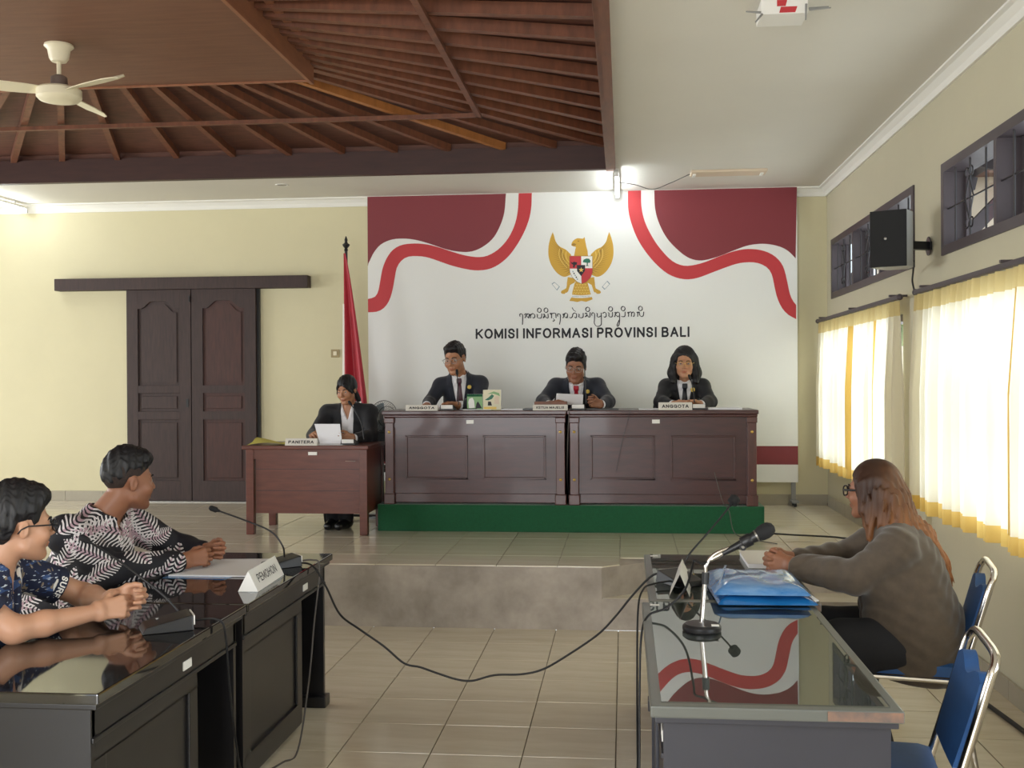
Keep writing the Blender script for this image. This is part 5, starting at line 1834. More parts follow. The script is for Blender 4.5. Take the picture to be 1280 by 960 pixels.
def skin_mat(name, col):
    m = mat(name, col, 0.48, sss=0.12, bump=0.03, bscale=220)
    nt = m.node_tree
    b = nt.nodes['Principled BSDF']
    at = nd(nt, 'ShaderNodeAttribute', attribute_name='tone')
    mx = nd(nt, 'ShaderNodeMixRGB', Fac=1.0, blend_type='MULTIPLY')
    mx.inputs['Color1'].default_value = (*lin(col), 1)
    nt.links.new(at.outputs['Color'], mx.inputs['Color2'])
    nt.links.new(mx.outputs[0], b.inputs['Base Color'])
    return m


def hair_mat(name, c1, c2, stretch=(90, 90, 12)):
    m = mat(name, c1, 0.55, col2=c2, scale=1.0, stretch=stretch)
    return m


M['hair'] = hair_mat('black_hair', '141216', '0B0A0C')
M['hair_brown'] = hair_mat('dyed_brown_hair', '6B4A33', '2E2020', (26, 26, 3))
M['brow'] = mat('eyebrow_hair', '1A1514', 0.7)
M['eye_white'] = mat('eye_white', '9A8E86', 0.35)
M['iris'] = mat('dark_iris', '1E1310', 0.15)
M['suit'] = mat('dark_suit_wool', '1B1D26', 0.8, var=0.15, scale=60, bump=0.12, bscale=400, sheen=.15)
M['suit_navy'] = mat('navy_suit_wool', '1E222E', 0.8, var=0.15, scale=60, bump=0.12, bscale=400, sheen=.15)
M['suit_black'] = mat('black_jacket_cloth', '17171B', 0.8, var=0.15, scale=60, bump=0.12, bscale=400, sheen=.1)
M['shirt'] = mat('white_shirt_cotton', 'E4E2E4', 0.75, bump=0.1, bscale=200)
M['tie_maroon'] = mat('maroon_tie_silk', '4A2630', 0.5)
M['tie_red'] = mat('red_tie_silk', 'A81F30', 0.45)
M['tie_black'] = mat('black_tie_silk', '1A1B20', 0.5)
M['trouser'] = mat('black_trouser_cloth', '16161B', 0.85, bump=0.1, bscale=300)
M['jeans'] = mat('blue_jeans', '2A3A5E', 0.85, bump=0.1, bscale=300)
M['shoe'] = mat('black_shoe_leather', '131214', 0.35)
M['blazer'] = mat('brown_grey_blazer', '564A3D', 0.9, col2='4A3F34', scale=25, bump=0.15, bscale=350, sheen=.25)
def tone_hair(name, c):
    m = skin_mat(name, c)
    b = m.node_tree.nodes['Principled BSDF']
    b.inputs['Subsurface Weight'].default_value = 0
    b.inputs['Roughness'].default_value = .55
    return m


M['hair_dyed'] = tone_hair('dyed_hair', '9C6539')
M['pearl'] = mat('pearl', 'E9E2D6', 0.2)


# ------------------------------------------------------------------ anatomy
class Person:
    def __init__(s, **k):
        s.__dict__.update(k)
        s.hs = k.get('hs', 1.0)
        s.fat = k.get('fat', 1.0)
        s.head = A(*s.head)
        az, pt, rl = [math.radians(x) for x in s.look]      # azimuth from +x, pitch up, roll
        fw = A(math.cos(az) * math.cos(pt), math.sin(az) * math.cos(pt), math.sin(pt))
        s.HR = frame(fw)
        if rl:
            c, n = math.cos(rl), math.sin(rl)
            s.HR = s.HR @ np.array([[c, 0, n], [0, 1, 0], [-n, 0, c]])
        for q in ('neck', 'chest', 'pelvis'):
            setattr(s, q, A(*getattr(s, q)))
        s.arms = [[A(*p) for p in a] for a in s.arms]         # right, left: shoulder, elbow, wrist
        s.legs = [[A(*p) for p in a] for a in s.legs]         # right, left: hip, knee, ankle
        s.TR = frame(np.cross(unit(s.neck - s.pelvis), s.lat()), unit(s.neck - s.pelvis)) if False else s.torso_frame()

    def lat(s):
        return unit(s.arms[0][0] - s.arms[1][0])

    def torso_frame(s):
        up = unit(s.neck - s.chest)
        rt = unit(s.arms[0][0] - s.arms[1][0])
        rt = unit(rt - up * (rt @ up))
        return np.stack([rt, np.cross(up, rt), up], 1)

    # --- head
    def f_head(s, P):
        c = s.head
        d = np.linalg.norm(P - c.astype(F32), axis=1)
        out = d - F32(.15 * s.hs)
        m = d < .235 * s.hs
        if not m.any():
            return out
        L = local(P[m], c, s.HR) / F32(s.hs)
        X = np.abs(L[:, 0])
        S = np.stack([X, L[:, 1], L[:, 2]], 1)
        fw = getattr(s, 'face_w', 1.0)
        r = ell(L, (0, -.016, .036), (.0735, .093, .086))
        r = smin(r, ell(L, (0, .030, -.028), (.061 * fw, .060, .084)), .03)
        r = smin(r, cap(S, (.046 * fw, .004, -.066), (.012, .066, -.098), .020, .019), .028)   # jaw
        r = smin(r, ell(S, (.040 * fw, .058, -.030), (.026, .026, .026)), .02)                   # cheek
        r = smin(r, cap(S, (.012, .083, .021), (.040, .068, .019), .0105, .010), .014)           # brow
        r = smax(r, -ell(S, (.031, .098, .003), (.017, .015, .0095)), .010)                      # eye socket
        r = smin(r, cap(S, (.019, .0862, .0078), (.044, .0755, .0054), .0055, .0048), .005)      # upper lid
        r = smin(r, cap(S, (.019, .0848, -.0076), (.043, .0757, -.0060), .0042, .0040), .006)    # lower lid
        r = smin(r, cap(L, (0, .087, .010), (0, .108, -.026), .0075, .0105), .010)               # nose
        r = smin(r, ell(S, (.0115, .096, -.031), (.0085, .011, .0075)), .006)                    # nostril wings
        r = smax(r, -ell(S, (.006, .103, -.039), (.003, .004, .003)), .003)
        r = smin(r, ell(L, (0, .0875, -.0585), (.024, .0105, .0055)), .007)                      # lips
        r = smin(r, ell(L, (0, .0855, -.0685), (.020, .0105, .0065)), .007)
        r = smax(r, -ell(L, (0, .099, -.0632), (.021, .007, .0013)), .003)
        r = smin(r, ell(L, (0, .073, -.098), (.020, .016, .014)), .014)                          # chin
        # ears
        ear = ell(S, (.0755, -.012, -.006), (.0075, .0175, .031))
        ear = smax(ear, -ell(S, (.084, -.009, -.004), (.006, .010, .019)), .004)
        r = smin(r, ear, .008)
        out[m] = r * F32(s.hs)
        return out

    def f_neck(s, P):
        a = s.head + s.HR @ A(0, -.026, -.055) * s.hs
        return cap(P, a, s.neck - unit(s.neck - s.chest) * .02, .050 * s.hs * s.fat ** .5, .056 * s.hs * s.fat ** .5)

    # --- torso
    def f_torso(s, P, t=0.0):
        R, f = s.TR, s.fat
        up, fw = R[:, 2], R[:, 1]
        b = getattr(s, 'belly', 0.0)
        wid = np.linalg.norm(s.arms[0][0] - s.arms[1][0]) / .38
        r = ell(P, s.chest, A(.158 * wid, .112 * f, .20) + t, R)
        mid = (s.chest + s.pelvis) / 2
        r = smin(r, ell(P, mid + fw * b, A(.145 * wid * f, .112 * f + b, .17) + t, R), .06)
        r = smin(r, ell(P, s.pelvis, A(.165 * wid * f, .13 * f, .14) + t, R), .06)
        if getattr(s, 'bust', 0):
            L = local(P, s.chest, R)
            S = np.stack([np.abs(L[:, 0]), L[:, 1], L[:, 2]], 1)
            r = smin(r, ell(S, (.075, .085 * f, .0), A(.07, .055, .065) * s.bust + t), .05)
        for sh, el, wr in s.arms:
            top = s.neck - up * .035
            r = smin(r, cap(P, top, sh, .050 + t, .052 + t), .05)
        return r

    def f_arm(s, P, i, t=0.0, a=0.0, b=1.0, k=1.0):
        """arm from fraction a to b of its length (0 shoulder, .5 elbow, 1 wrist)"""
        sh, el, wr = s.arms[i]
        g = s.fat ** .6 * k
        seg = []
        if a < .5:
            p0 = sh + (el - sh) * (a * 2)
            p1 = sh + (el - sh) * min(1, b * 2)
            seg.append(cap(P, p0, p1, (.053 - .012 * a * 2) * g + t, (.053 - .012 * min(1, b * 2)) * g + t))
        if b > .5:
            p0 = el + (wr - el) * max(0, a * 2 - 1)
            p1 = el + (wr - el) * (b * 2 - 1)
            mid = p0 + (p1 - p0) * .35
            ra, rb = .040 * g, (.040 - .014 * (b * 2 - 1)) * g
            seg.append(smin(cap(P, p0, mid, ra + t, .041 * g + t), cap(P, mid, p1, .041 * g + t, rb + t), .02))
        r = seg[0]
        for q in seg[1:]:
            r = smin(r, q, .03)
        return r

    def f_leg(s, P, i, t=0.0):
        h, k, a = s.legs[i]
        g = s.fat
        r = cap(P, h, k, .085 * g + t, .060 * g + t)
        return smin(r, cap(P, k, a, .057 * g + t, .040 + t), .03)

    def f_foot(s, P, i, t=0.0):
        h, k, a = s.legs[i]
        d = unit(A(k[0] - h[0], k[1] - h[1], 0) + 1e-6)
        z = a[2] - .05
        r = cap(P, A(a[0], a[1], z + .01) - d * .03, A(a[0], a[1], z) + d * .15, .038 + t, .03 + t)
        return smin(r, cap(P, a, A(a[0], a[1], z + .02), .04 + t), .03)

    # --- hands
    def f_hand(s, P, i):
        hd = s.hands[i]
        wr = s.arms[i][2]
        q = getattr(s, 'hand_s', 1.0)
        d = np.linalg.norm(P - wr.astype(F32), axis=1)
        out = d - F32(.12)
        m = d < .26
        if not m.any():
            return out
        fwd, lat_, pal = unit(hd['fwd']), np.asarray(hd['thumb'], float), None
        lat_ = unit(lat_ - fwd * (lat_ @ fwd))
        pal = np.cross(lat_, fwd)
        if pal @ np.asarray(hd['palm'], float) < 0:
            pal = -pal
        p = P[m]
        w = wr + fwd * .008
        curl = hd.get('curl', (20, 25, 15))
        cu = [c if isinstance(c, (tuple, list)) else (c,) * 4 for c in curl]
        lens = [(.044, .027, .021), (.048, .031, .022), (.044, .029, .022), (.034, .022, .019)]
        offs = [.031, .0105, -.0105, -.030]
        kn = [.088, .092, .087, .078]
        r = cap(p, w + lat_ * .014, w - lat_ * .014, .024 * q, .023 * q)
        for j in range(4):
            k_ = w + fwd * kn[j] * q + lat_ * offs[j] * q - pal * .003
            r = smin(r, cap(p, w + lat_ * offs[j] * .55 * q, k_, .0150 * q, .0115 * q), .012)
        r = smin(r, cap(p, w + lat_ * .022 * q + pal * .008, w + fwd * .055 * q + lat_ * .024 * q + pal * .010, .017 * q, .013 * q), .012)
        for j in range(4):
            k_ = w + fwd * kn[j] * q + lat_ * offs[j] * q - pal * .003
            a, pos = 0.0, k_
            spread = (1.5 - j) * hd.get('spread', .05)
            rad = [.0098, .0090, .0080, .0070] if j < 3 else [.0086, .0078, .0070, .0062]
            f = None
            for n_ in range(3):
                a += math.radians(cu[n_][j])
                dr = unit(math.cos(a) * (fwd + lat_ * spread) + math.sin(a) * pal)
                nx = pos + dr * lens[j][n_] * q
                c_ = cap(p, pos, nx, rad[n_] * q, rad[n_ + 1] * q)
                f = c_ if f is None else smin(f, c_, .004)
                pos = nx
            r = smin(r, f, .005)
        th = hd.get('thumb_dir', (.55, .80, .25))
        t0 = w + fwd * .022 * q + lat_ * .026 * q + pal * .006
        td = unit(lat_ * th[0] + fwd * th[1] + pal * th[2])
        t1 = t0 + td * .040 * q
        td2 = unit(lat_ * (th[0] - .35) + fwd * th[1] + pal * (th[2] + .1))
        t2 = t1 + td2 * .030 * q
        t3 = t2 + unit(lat_ * (th[0] - .55) + fwd * th[1] + pal * (th[2] + .15)) * .024 * q
        f = smin(cap(p, t0, t1, .0145 * q, .0115 * q), smin(cap(p, t1, t2, .0112 * q, .0100 * q), cap(p, t2, t3, .0100 * q, .0080 * q), .005), .007)
        r = smin(r, f, .010)
        out[m] = r
        return out

    # --- the bare figure, one surface
    def f_body(s, P):
        r = s.f_torso(P, -.004)
        r = smin(r, s.f_neck(P), .03)
        r = smin(r, s.f_head(P), .018)
        for i in (0, 1):
            a = s.f_arm(P, i)
            a = smin(a, s.f_hand(P, i), .014)
            r = smin(r, a, .02) if i == 0 else smin(r, a, getattr(s, 'join', .006))
        for i in (0, 1):
            r = smin(r, s.f_leg(P, i, -.004), .03)
            r = smin(r, s.f_foot(P, i, -.008), .02)
        return r

    def box(s, pts, m):
        a = np.array(pts)
        return a.min(0) - m, a.max(0) + m

    def tint(s, V):
        L = local(V, s.head, s.HR) / s.hs
        t = np.ones((len(V), 3), F32)
        near = np.linalg.norm(L, axis=1) < .16

        def mix(mask, c):
            t[:] = t * (1 - mask[:, None]) + t * mask[:, None] * np.array(c, F32)
        lip = np.exp(-((L[:, 0] / .024) ** 2 + ((L[:, 2] + .0635) / .0095) ** 2) ** 2) * (L[:, 1] > .072) * near
        mix(lip * getattr(s, 'lip', .8), (.82, .52, .52))
        if getattr(s, 'stubble', 0):
            st = step(L[:, 2], -.03, -.06) * (L[:, 1] > -.01) * near
            mix(st * s.stubble, (.72, .70, .70))
        ck = np.exp(-(((np.abs(L[:, 0]) - .042) / .022) ** 2 + ((L[:, 2] + .03) / .02) ** 2)) * (L[:, 1] > .02) * near
        mix(ck * .35, (1.0, .85, .80))
        return t

    def make_base(s, skin, h=.0065):
        t = thing('person', s.label, 'person', tuple(s.root), getattr(s, 'grp', None))
        s.t = t
        pts = [s.head + A(0, 0, .14), s.head - .15, s.head + .15, s.pelvis - .2, s.pelvis + .2] + [p for a in s.arms for p in a] + [p for l in s.legs for p in l] + [l[2] - A(0, 0, .08) for l in s.legs]
        pts += [s.arms[i][2] + unit(s.hands[i]['fwd']) * .21 for i in (0, 1)]
        lo, hi = s.box(pts, .11)
        s.lo, s.hi = lo, hi
        sdf_object('body', s.f_body, lo, hi, h, skin, t, tint=s.tint)
        # eyes and brows
        for sx in (-1, 1):
            c = s.head + s.HR @ A(sx * .031, .0765, .0025) * s.hs
            R = Matrix(s.HR.tolist())
            e = MB().ball((0, 0, 0), .0118 * s.hs, seg=16)
            e.v = [tuple(Vector(c) + R @ Vector(v)) for v in e.v]
            eo = e.build('eye', M['eye_white'], t, smooth=3)
            ic = s.head + s.HR @ (A(sx * .031, .0765, .0025) + A(getattr(s, 'gaze', (0, 0))[0], .0085, getattr(s, 'gaze', (0, 0))[1])) * s.hs
            i_ = MB().ball((0, 0, 0), .0052 * s.hs, .0040 * s.hs, .0052 * s.hs, 12)
            i_.v = [tuple(Vector(ic) + R @ Vector(v)) for v in i_.v]
            i_.build('iris', M['iris'], eo, smooth=3)
            bw = MB()
            th = getattr(s, 'brow_t', .0042)
            pth = [s.head + s.HR @ A(sx * x, y, z) * s.hs for x, y, z in ((.014, .0935, .0205), (.028, .0905, .0265), (.042, .0800, .0245), (.050, .0700, .0190))]
            bw.tube(smooth_path(pth, 4), [th * .8, th, th, th, th, th, th, th * .95, th * .9, th * .8, th * .7, th * .5, th * .4], 6)
            bw.build('eyebrow', M['brow'], t, smooth=2)
        return t

    def glasses(s, w_=.024, hgt=.018, thick=.0017, m='black', dz=0.0, dark=False, rim=True):
        R = s.HR
        g = MB()
        pt = lambda x, y, z: tuple(s.head + R @ A(x, y, z + dz) * s.hs)
        for sx in (-1, 1):
            o = [(sx * .032 + w_ * math.copysign(abs(math.cos(a)) ** .7, math.cos(a)), hgt * math.copysign(abs(math.sin(a)) ** .7, math.sin(a))) for a in [2 * PI * k / 20 for k in range(21)]]
            g.tube([pt(x, .1045 - .10 * max(0, abs(x) - .03), z + .001) for x, z in o], thick * s.hs, 6)
            g.tube([pt(sx * (.032 + w_), .102, .006), pt(sx * .0745, .085, .007), pt(sx * .0795, .0, .006), pt(sx * .080, -.022, -.004), pt(sx * .079, -.032, -.018)], thick * s.hs * (1.5 if dark else 1), 6)
        g.tube([pt(-.009, .1055, .004), pt(0, .108, .006), pt(.009, .1055, .004)], thick * s.hs, 6)
        fo = g.build('glasses', M[m], s.t, smooth=2)
        for sx in (-1, 1):
            o = [(sx * .032 + w_ * .97 * math.cos(a), hgt * .97 * math.sin(a)) for a in [2 * PI * k / 20 for k in range(20)]]
            vs = [pt(x, .1045 - .10 * max(0, abs(x) - .03), z + .001) for x, z in o]
            MB().add(vs, [tuple(range(20))]).build('lens', M['lens'], fo)

    def hair_short(s, line, top=.022, side=.010, back=.012, front=0.0, h=.005, quiff=0.0, part=None, m='hair'):
        """cap of short hair above a hairline given as (y, z) pairs in head space"""
        ys, zs = [p[0] for p in line], [p[1] for p in line]

        def f(P):
            L = local(P, s.head, s.HR) / F32(s.hs)
            r = ell(L, (0, -.016 + (front - back) / 2, .036), (.0735 + side, .093 + (front + back) / 2, .086 + top))
            if quiff:
                r = smin(r, ell(L, (.0, .052, .095), (.058, .040, .018 + quiff)), .03)
            strand = .0016 * np.sin(L[:, 0] * 420 + 30 * np.sin(L[:, 1] * 40)) + .0018 * np.sin(L[:, 0] * 160 + L[:, 2] * 90 + 2.) + .0015 * np.sin(L[:, 1] * 210 + L[:, 0] * 60)
            r = r - strand
            z0 = np.interp(L[:, 1], ys, zs).astype(F32) + .003 * np.sin(L[:, 0] * 130) + (0 if part is None else part * L[:, 0])
            r = r + F32(.7 * side + .004) * np.exp(-np.maximum(L[:, 2] - z0, 0) / .016)
            r = smax(r, z0 - L[:, 2], .005)
            r = np.maximum(r, -(ell(L, (0, -.016, .036), (.068, .086, .080))))
            return r * F32(s.hs)
        c = s.head
        return sdf_object('hair', f, c - .20, c + .20, h, M[m], s.t)

    # --- clothing
    def jacket(s, m, deep=.34, wide=.062, t=.013, sleeve=(0, .93), lapel=True, name='jacket', h=.0065, hem=None, extra=None, folds=0.0, cuff_k=1.0, top=.035):
        def fj(P):
            r = s.f_torso(P, t)
            if extra is not None:
                r = smin(r, extra(P), .05)
            L = local(P, s.neck, s.TR)
            x, y, z = np.abs(L[:, 0]), L[:, 1], L[:, 2]
            for i in (0, 1):
                r = smin(r, s.f_arm(P, i, t * .8, sleeve[0], sleeve[1], cuff_k), .03)
            # collar standing round the neck
            r = smin(r, np.maximum(s.f_neck(P) - .020, z - top), .03)
            if folds:
                r = r + folds * (np.sin(P[:, 2] * 95 + 8 * np.sin(P[:, 0] * 11 + P[:, 1] * 7)) * .6 + np.sin(P[:, 0] * 60 + P[:, 2] * 40 + P[:, 1] * 35) * .4)
            hw = (wide * (1 - (-z - .015) / deep)).astype(F32)
            hw = np.where(z > -.015, wide, hw)
            wedge = np.minimum(hw - x, y + .015)
            if lapel:
                e = x - hw
                lp = step(e, -.002, .006) * (1 - step(e, .038 - .05 * np.clip(-z - .12, 0, .3), .046 - .05 * np.clip(-z - .12, 0, .3))) * (y > .02) * (1 - step(-z, deep * .9, deep))
                notch = np.exp(-((z + .075) / .006) ** 2) * step(e, .016, .024)
                r = r - .0055 * lp * (1 - notch)
            r = smax(r, wedge, .006)
            r = smax(r, z - top, .008)
            if hem is not None:
                r = smax(r, hem(P), .01)
            # hollow along the neck opening
            r = smax(r, -(s.f_neck(P) - .008), .004)
            return r
        pts = [s.pelvis - .24, s.pelvis + .24, s.neck + A(0, 0, .1)] + [p for a in s.arms for p in a]
        lo, hi = s.box(pts, .10)
        return sdf_object(name, fj, lo, hi, h, m if not isinstance(m, str) else M[m], s.t)

    def shirt_front(s, m='shirt', wide=.085, deep=.42, h=.006, collar=True, cuffs=True, open_=.012, vneck=0.0):
        def fs(P):
            L = local(P, s.neck, s.TR)
            x, y, z = np.abs(L[:, 0]), L[:, 1], L[:, 2]
            r = s.f_torso(P, .007)
            r = smin(r, np.maximum(s.f_neck(P) - .006, z - .02), .02)
            r = np.maximum(r, np.maximum(x - wide, np.maximum(-y, -z - deep)))
            r = smax(r, -(s.f_neck(P) - .002), .003)
            if collar:
                ng = s.f_neck(P)
                c = np.maximum(np.abs(ng - .014) - .0035, np.maximum(z - .038 + .25 * np.maximum(y, 0), -z - .03 - .3 * np.maximum(y, 0)))
                c = np.maximum(c, np.where(y > 0, open_ + .35 * np.maximum(.03 - z, 0) - x, -1))
                r = np.minimum(r, c)
                S = np.stack([x, y, z], 1)
                fl = cap(S, (.030, .050, .012), (.040, .105, -.052), .016, .022)
                r = np.minimum(r, np.maximum(fl, smin(s.f_torso(P, .0125), s.f_neck(P) - .016, .02)))
            if vneck:
                r = smax(r, np.where(z < .05, np.minimum(.034 * (1 + z / vneck) - x, y), -1), .003)
            return r
        pts = [s.neck + A(0, 0, .08), s.pelvis - .1, s.chest - .25, s.chest + .25]
        lo, hi = s.box(pts, .10)
        if cuffs:
            for i in (0, 1):
                sh, el, wr = s.arms[i]
                d = unit(wr - el)

                def fc(P):
                    c = cap(P, wr - d * .03, wr - d * .004, .0365, .0365)
                    return np.maximum(c, (P - wr.astype(F32)) @ d.astype(F32) + .002)
                sdf_object('shirt_cuff', fc, wr - .09, wr + .09, h, M[m], s.t)
        return sdf_object('shirt', fs, lo, hi, h, M[m], s.t)

    def tie(s, m, h=.0045):
        def ft(P):
            L = local(P, s.neck, s.TR)
            x, y, z = np.abs(L[:, 0]), L[:, 1], L[:, 2]
            w_ = np.interp(-z, [.0, .03, .05, .055, .34], [.022, .022, .014, .016, .042]).astype(F32)
            k = .014 + .010 * np.exp(-((z + .025) / .022) ** 2)
            tors = smin(s.f_torso(P, .007), np.maximum(s.f_neck(P) - .006, z - .02), .02)
            return np.maximum(np.maximum(tors - (k - .007), x - w_), np.maximum(-y, np.maximum(z - .002, -z - .40)))
        lo, hi = s.box([s.neck + A(0, 0, .06), s.chest - .22, s.chest + .22], .05)
        return sdf_object('tie', ft, lo, hi, h, M[m], s.t)

    def trousers(s, m, t=.012, h=.012, wide=0.0):
        def fl(P):
            r = ell(P, s.pelvis, A(.165 * s.fat, .13 * s.fat, .13) + t, s.TR)
            for i in (0, 1):
                hip, k, a = s.legs[i]
                g = s.fat
                q = smin(cap(P, hip, k, .085 * g + t, .062 * g + t + wide * .5), cap(P, k, a, .058 * g + t + wide * .5, .045 + t + wide), .03)
                r = smin(r, q, .03)
            return r
        pts = [p for l in s.legs for p in l] + [s.pelvis - .1, s.pelvis + .1]
        lo, hi = s.box(pts, .16)
        return sdf_object('trousers', fl, lo, hi, h, M[m], s.t)

    def shoes(s, m='shoe', h=.008):
        for i in (0, 1):
            a = s.legs[i][2]
            sdf_object('shoe', lambda P, i=i: np.maximum(s.f_foot(P, i, .004), (a[2] - .088) - P[:, 2]), a - .24, a + .24, h, M[m], s.t)

    def pin(s, x, z, r_=.017, m='gold_l'):
        """round badge on the left chest"""
        p = s.neck + s.TR @ A(x, .10, z)
        d = -s.TR[:, 1]
        for _ in range(60):
            q = float(min(s.f_torso(p[None].astype(F32), .024), s.f_arm(p[None].astype(F32), 1, .022))[0])
            p = p + d * (q * .8) if q > .0006 else p
        MB().lathe([(r_, -.010), (r_, .002), (r_ * .5, .005), (.001, .006)], p, 14, axis=tuple(s.TR[:, 1])).build('pin', M[m], s.t, smooth=.6)
# ================================================================== the seven people
SK_A = skin_mat('warm_brown_skin', 'B98767')
SK_B = skin_mat('medium_brown_skin', 'A87656')
SK_C = skin_mat('deep_brown_skin', '93634A')
SK_D = skin_mat('light_brown_skin', 'BE8F72')
LINE = [(-.20, -.078), (-.07, -.070), (-.048, -.045), (-.034, .016), (.012, .022), (.022, -.004), (.036, .000), (.048, .040), (.066, .058), (.085, .066), (.2, .066)]


def hand(fwd, thumb, palm, curl=(20, 25, 15), **k):
    return dict(fwd=A(*fwd), thumb=A(*thumb), palm=A(*palm), curl=curl, **k)


def seat_legs(px, py, z, dirx, diry, hipw=.10, thigh=.42, shank=.40, foot=None, spread=.12):
    """hips, knees and ankles of somebody sitting, facing (dirx, diry); right leg first"""
    d = unit(A(dirx, diry, 0))
    r = A(d[1], -d[0], 0)
    out = []
    for s_ in (1, -1):
        h = A(px, py, z) + r * hipw * s_
        k = A(px, py, z) + d * thigh + r * spread * s_ + A(0, 0, -.01)
        a = k + d * .03 + A(0, 0, -shank)
        if foot is not None:
            a[2] = foot
        out.append([tuple(h), tuple(k), tuple(a)])
    return out


# ---- man with glasses, dark suit, left on the benches
p = Person(label='man in dark suit with glasses and maroon tie at the left bench', root=(-1.40, 9.5, RZ), hs=1.08, fat=1.05,
           head=(-1.418, 9.185, 1.795), look=(-104, -13, 3), neck=(-1.395, 9.285, 1.655), chest=(-1.395, 9.37, 1.44), pelvis=(-1.40, 9.52, 1.17),
           arms=[[(-1.560, 9.30, 1.570), (-1.635, 9.19, 1.430), (-1.625, 8.97, 1.405)], [(-1.220, 9.32, 1.585), (-1.195, 9.18, 1.425), (-1.36, 9.0, 1.405)]],
           legs=seat_legs(-1.40, 9.52, 1.13, 0, -1, foot=RZ + .085),
           hands=[hand((-.30, -.85, -.08), (.9, -.35, .3), (.2, 0, -1), (28, 40, 25)), hand((-.95, -.25, .0), (.2, -.6, .7), (.0, -.4, -1), (25, 35, 20))],
           stubble=.25, grp='panel members', gaze=(-.003, -.002))
t = p.make_base(SK_B)
p.hair_short(LINE, top=.020, side=.009, front=.008, quiff=.006)
p.shirt_front()
p.tie('tie_maroon')
p.jacket('suit_navy', deep=.36)
p.trousers('trouser')
p.shoes()
p.glasses(m='grey', thick=.0016)
p.pin(-.085, -.075)

# ---- man with the red tie
p = Person(label='man in dark suit with bright red tie reading at the middle', root=(-.40, 9.5, RZ), hs=1.06, fat=1.08,
           head=(-.393, 9.09, 1.722), look=(-95, -16, -3), neck=(-.395, 9.235, 1.60), chest=(-.395, 9.35, 1.40), pelvis=(-.395, 9.52, 1.16),
           arms=[[(-.570, 9.26, 1.560), (-.670, 9.09, 1.435), (-.605, 8.90, 1.41)], [(-.220, 9.26, 1.560), (-.125, 9.09, 1.430), (-.185, 8.88, 1.41)]],
           legs=seat_legs(-.395, 9.52, 1.12, 0, -1, foot=RZ + .085, spread=.06),
           hands=[hand((.55, -.55, .10), (.5, .5, .6), (.1, -.4, -1), (25, 40, 25)), hand((-.75, -.45, .18), (-.2, .1, .95), (-.3, -.8, -.3), (40, 55, 35))],
           stubble=.2, grp='panel members', gaze=(0, -.004))
t = p.make_base(SK_C)
p.hair_short(LINE, top=.028, side=.010, front=.012, quiff=.012)
p.shirt_front()
p.tie('tie_red')
p.jacket('suit_navy', deep=.36)
p.trousers('trouser')
p.shoes()
p.glasses(m='steel', thick=.0014)
p.pin(-.095, -.055)

# ---- woman at the right bench
p = Person(label='woman in black suit with dark shoulder-length hair and glasses', root=(.505, 9.5, RZ), hs=1.0, fat=1.0,
           head=(.500, 9.15, 1.745), look=(-93, -6, 0), neck=(.505, 9.265, 1.605), chest=(.505, 9.36, 1.40), pelvis=(.505, 9.52, 1.15), bust=.8,
           arms=[[(.358, 9.29, 1.550), (.300, 9.15, 1.425), (.40, 8.95, 1.405)], [(.655, 9.29, 1.550), (.712, 9.15, 1.425), (.612, 8.95, 1.405)]],
           legs=seat_legs(.505, 9.52, 1.11, 0, -1, foot=RZ + .085),
           hands=[hand((.92, -.38, .04), (-.3, -.5, .8), (.0, -.3, -1), (20, 30, 20)), hand((-.92, -.38, .08), (.3, -.5, .8), (.0, -.3, -1), (20, 30, 20))],
           lip=1.0, grp='panel members', brow_t=.0032)
t = p.make_base(SK_A)


def bob(P):
    L = local(P, p.head, p.HR)
    S = np.stack([np.abs(L[:, 0] - .0), L[:, 1], L[:, 2]], 1)
    r = ell(L, (0, -.024, .042), (.094, .104, .104))
    r = smin(r, cap(S, (.078, -.02, .03), (.095, -.012, -.085), .036, .042), .03)
    r = smin(r, cap(S, (.095, -.012, -.085), (.094, .004, -.15), .042, .026), .03)
    r = smin(r, ell(L, (0, -.07, -.06), (.095, .05, .11)), .03)
    z0 = np.interp(L[:, 1], [.0, .03, .05, .075, .10], [-.4, -.4, .035, .068, .074]).astype(F32) + .25 * (L[:, 0] + .02) * (L[:, 1] > .04)
    face = np.minimum(z0 - L[:, 2], .061 - np.abs(L[:, 0]) + .3 * np.maximum(.02 - L[:, 2], 0) * 0)
    r = smax(r, np.where(L[:, 1] > .0, face, -.05), .008)
    return r + .0022 * np.sin(L[:, 0] * 260 + L[:, 1] * 200 + 3 * np.sin(L[:, 2] * 25))


sdf_object('hair', bob, p.head - .24, p.head + .24, .0055, M['hair'], t)
p.shirt_front()
p.tie('tie_black')
p.jacket('suit_black', deep=.30)
p.trousers('trouser')
p.shoes()
p.glasses(m='gold_pin', thick=.0016)
p.pin(-.065, -.050, .018)

# ---- woman at the clerk's desk
p = Person(label='young woman in black jacket over white shirt at the clerk desk', root=(-2.29, 9.2, SZ), hs=.96, fat=.92,
           head=(-2.318, 9.045, 1.535), look=(-104, -14, 3), neck=(-2.32, 9.12, 1.395), chest=(-2.31, 9.16, 1.20), pelvis=(-2.27, 9.24, .955), bust=.75,
           arms=[[(-2.50, 9.12, 1.345), (-2.585, 8.97, 1.155), (-2.52, 8.75, 1.15)], [(-2.145, 9.12, 1.345), (-2.09, 8.96, 1.155), (-2.185, 8.72, 1.145)]],
           legs=seat_legs(-2.27, 9.24, .92, -.1, -1, foot=SZ + .085, spread=.06, shank=.42, thigh=.43),
           hands=[hand((.20, -.75, .35), (.75, .1, .5), (.6, 0, -.4), (45, 55, 40)), hand((-.88, -.42, .10), (.1, .1, .95), (-.3, -.8, -.3), (35, 50, 30))],
           lip=1.0, brow_t=.0034)
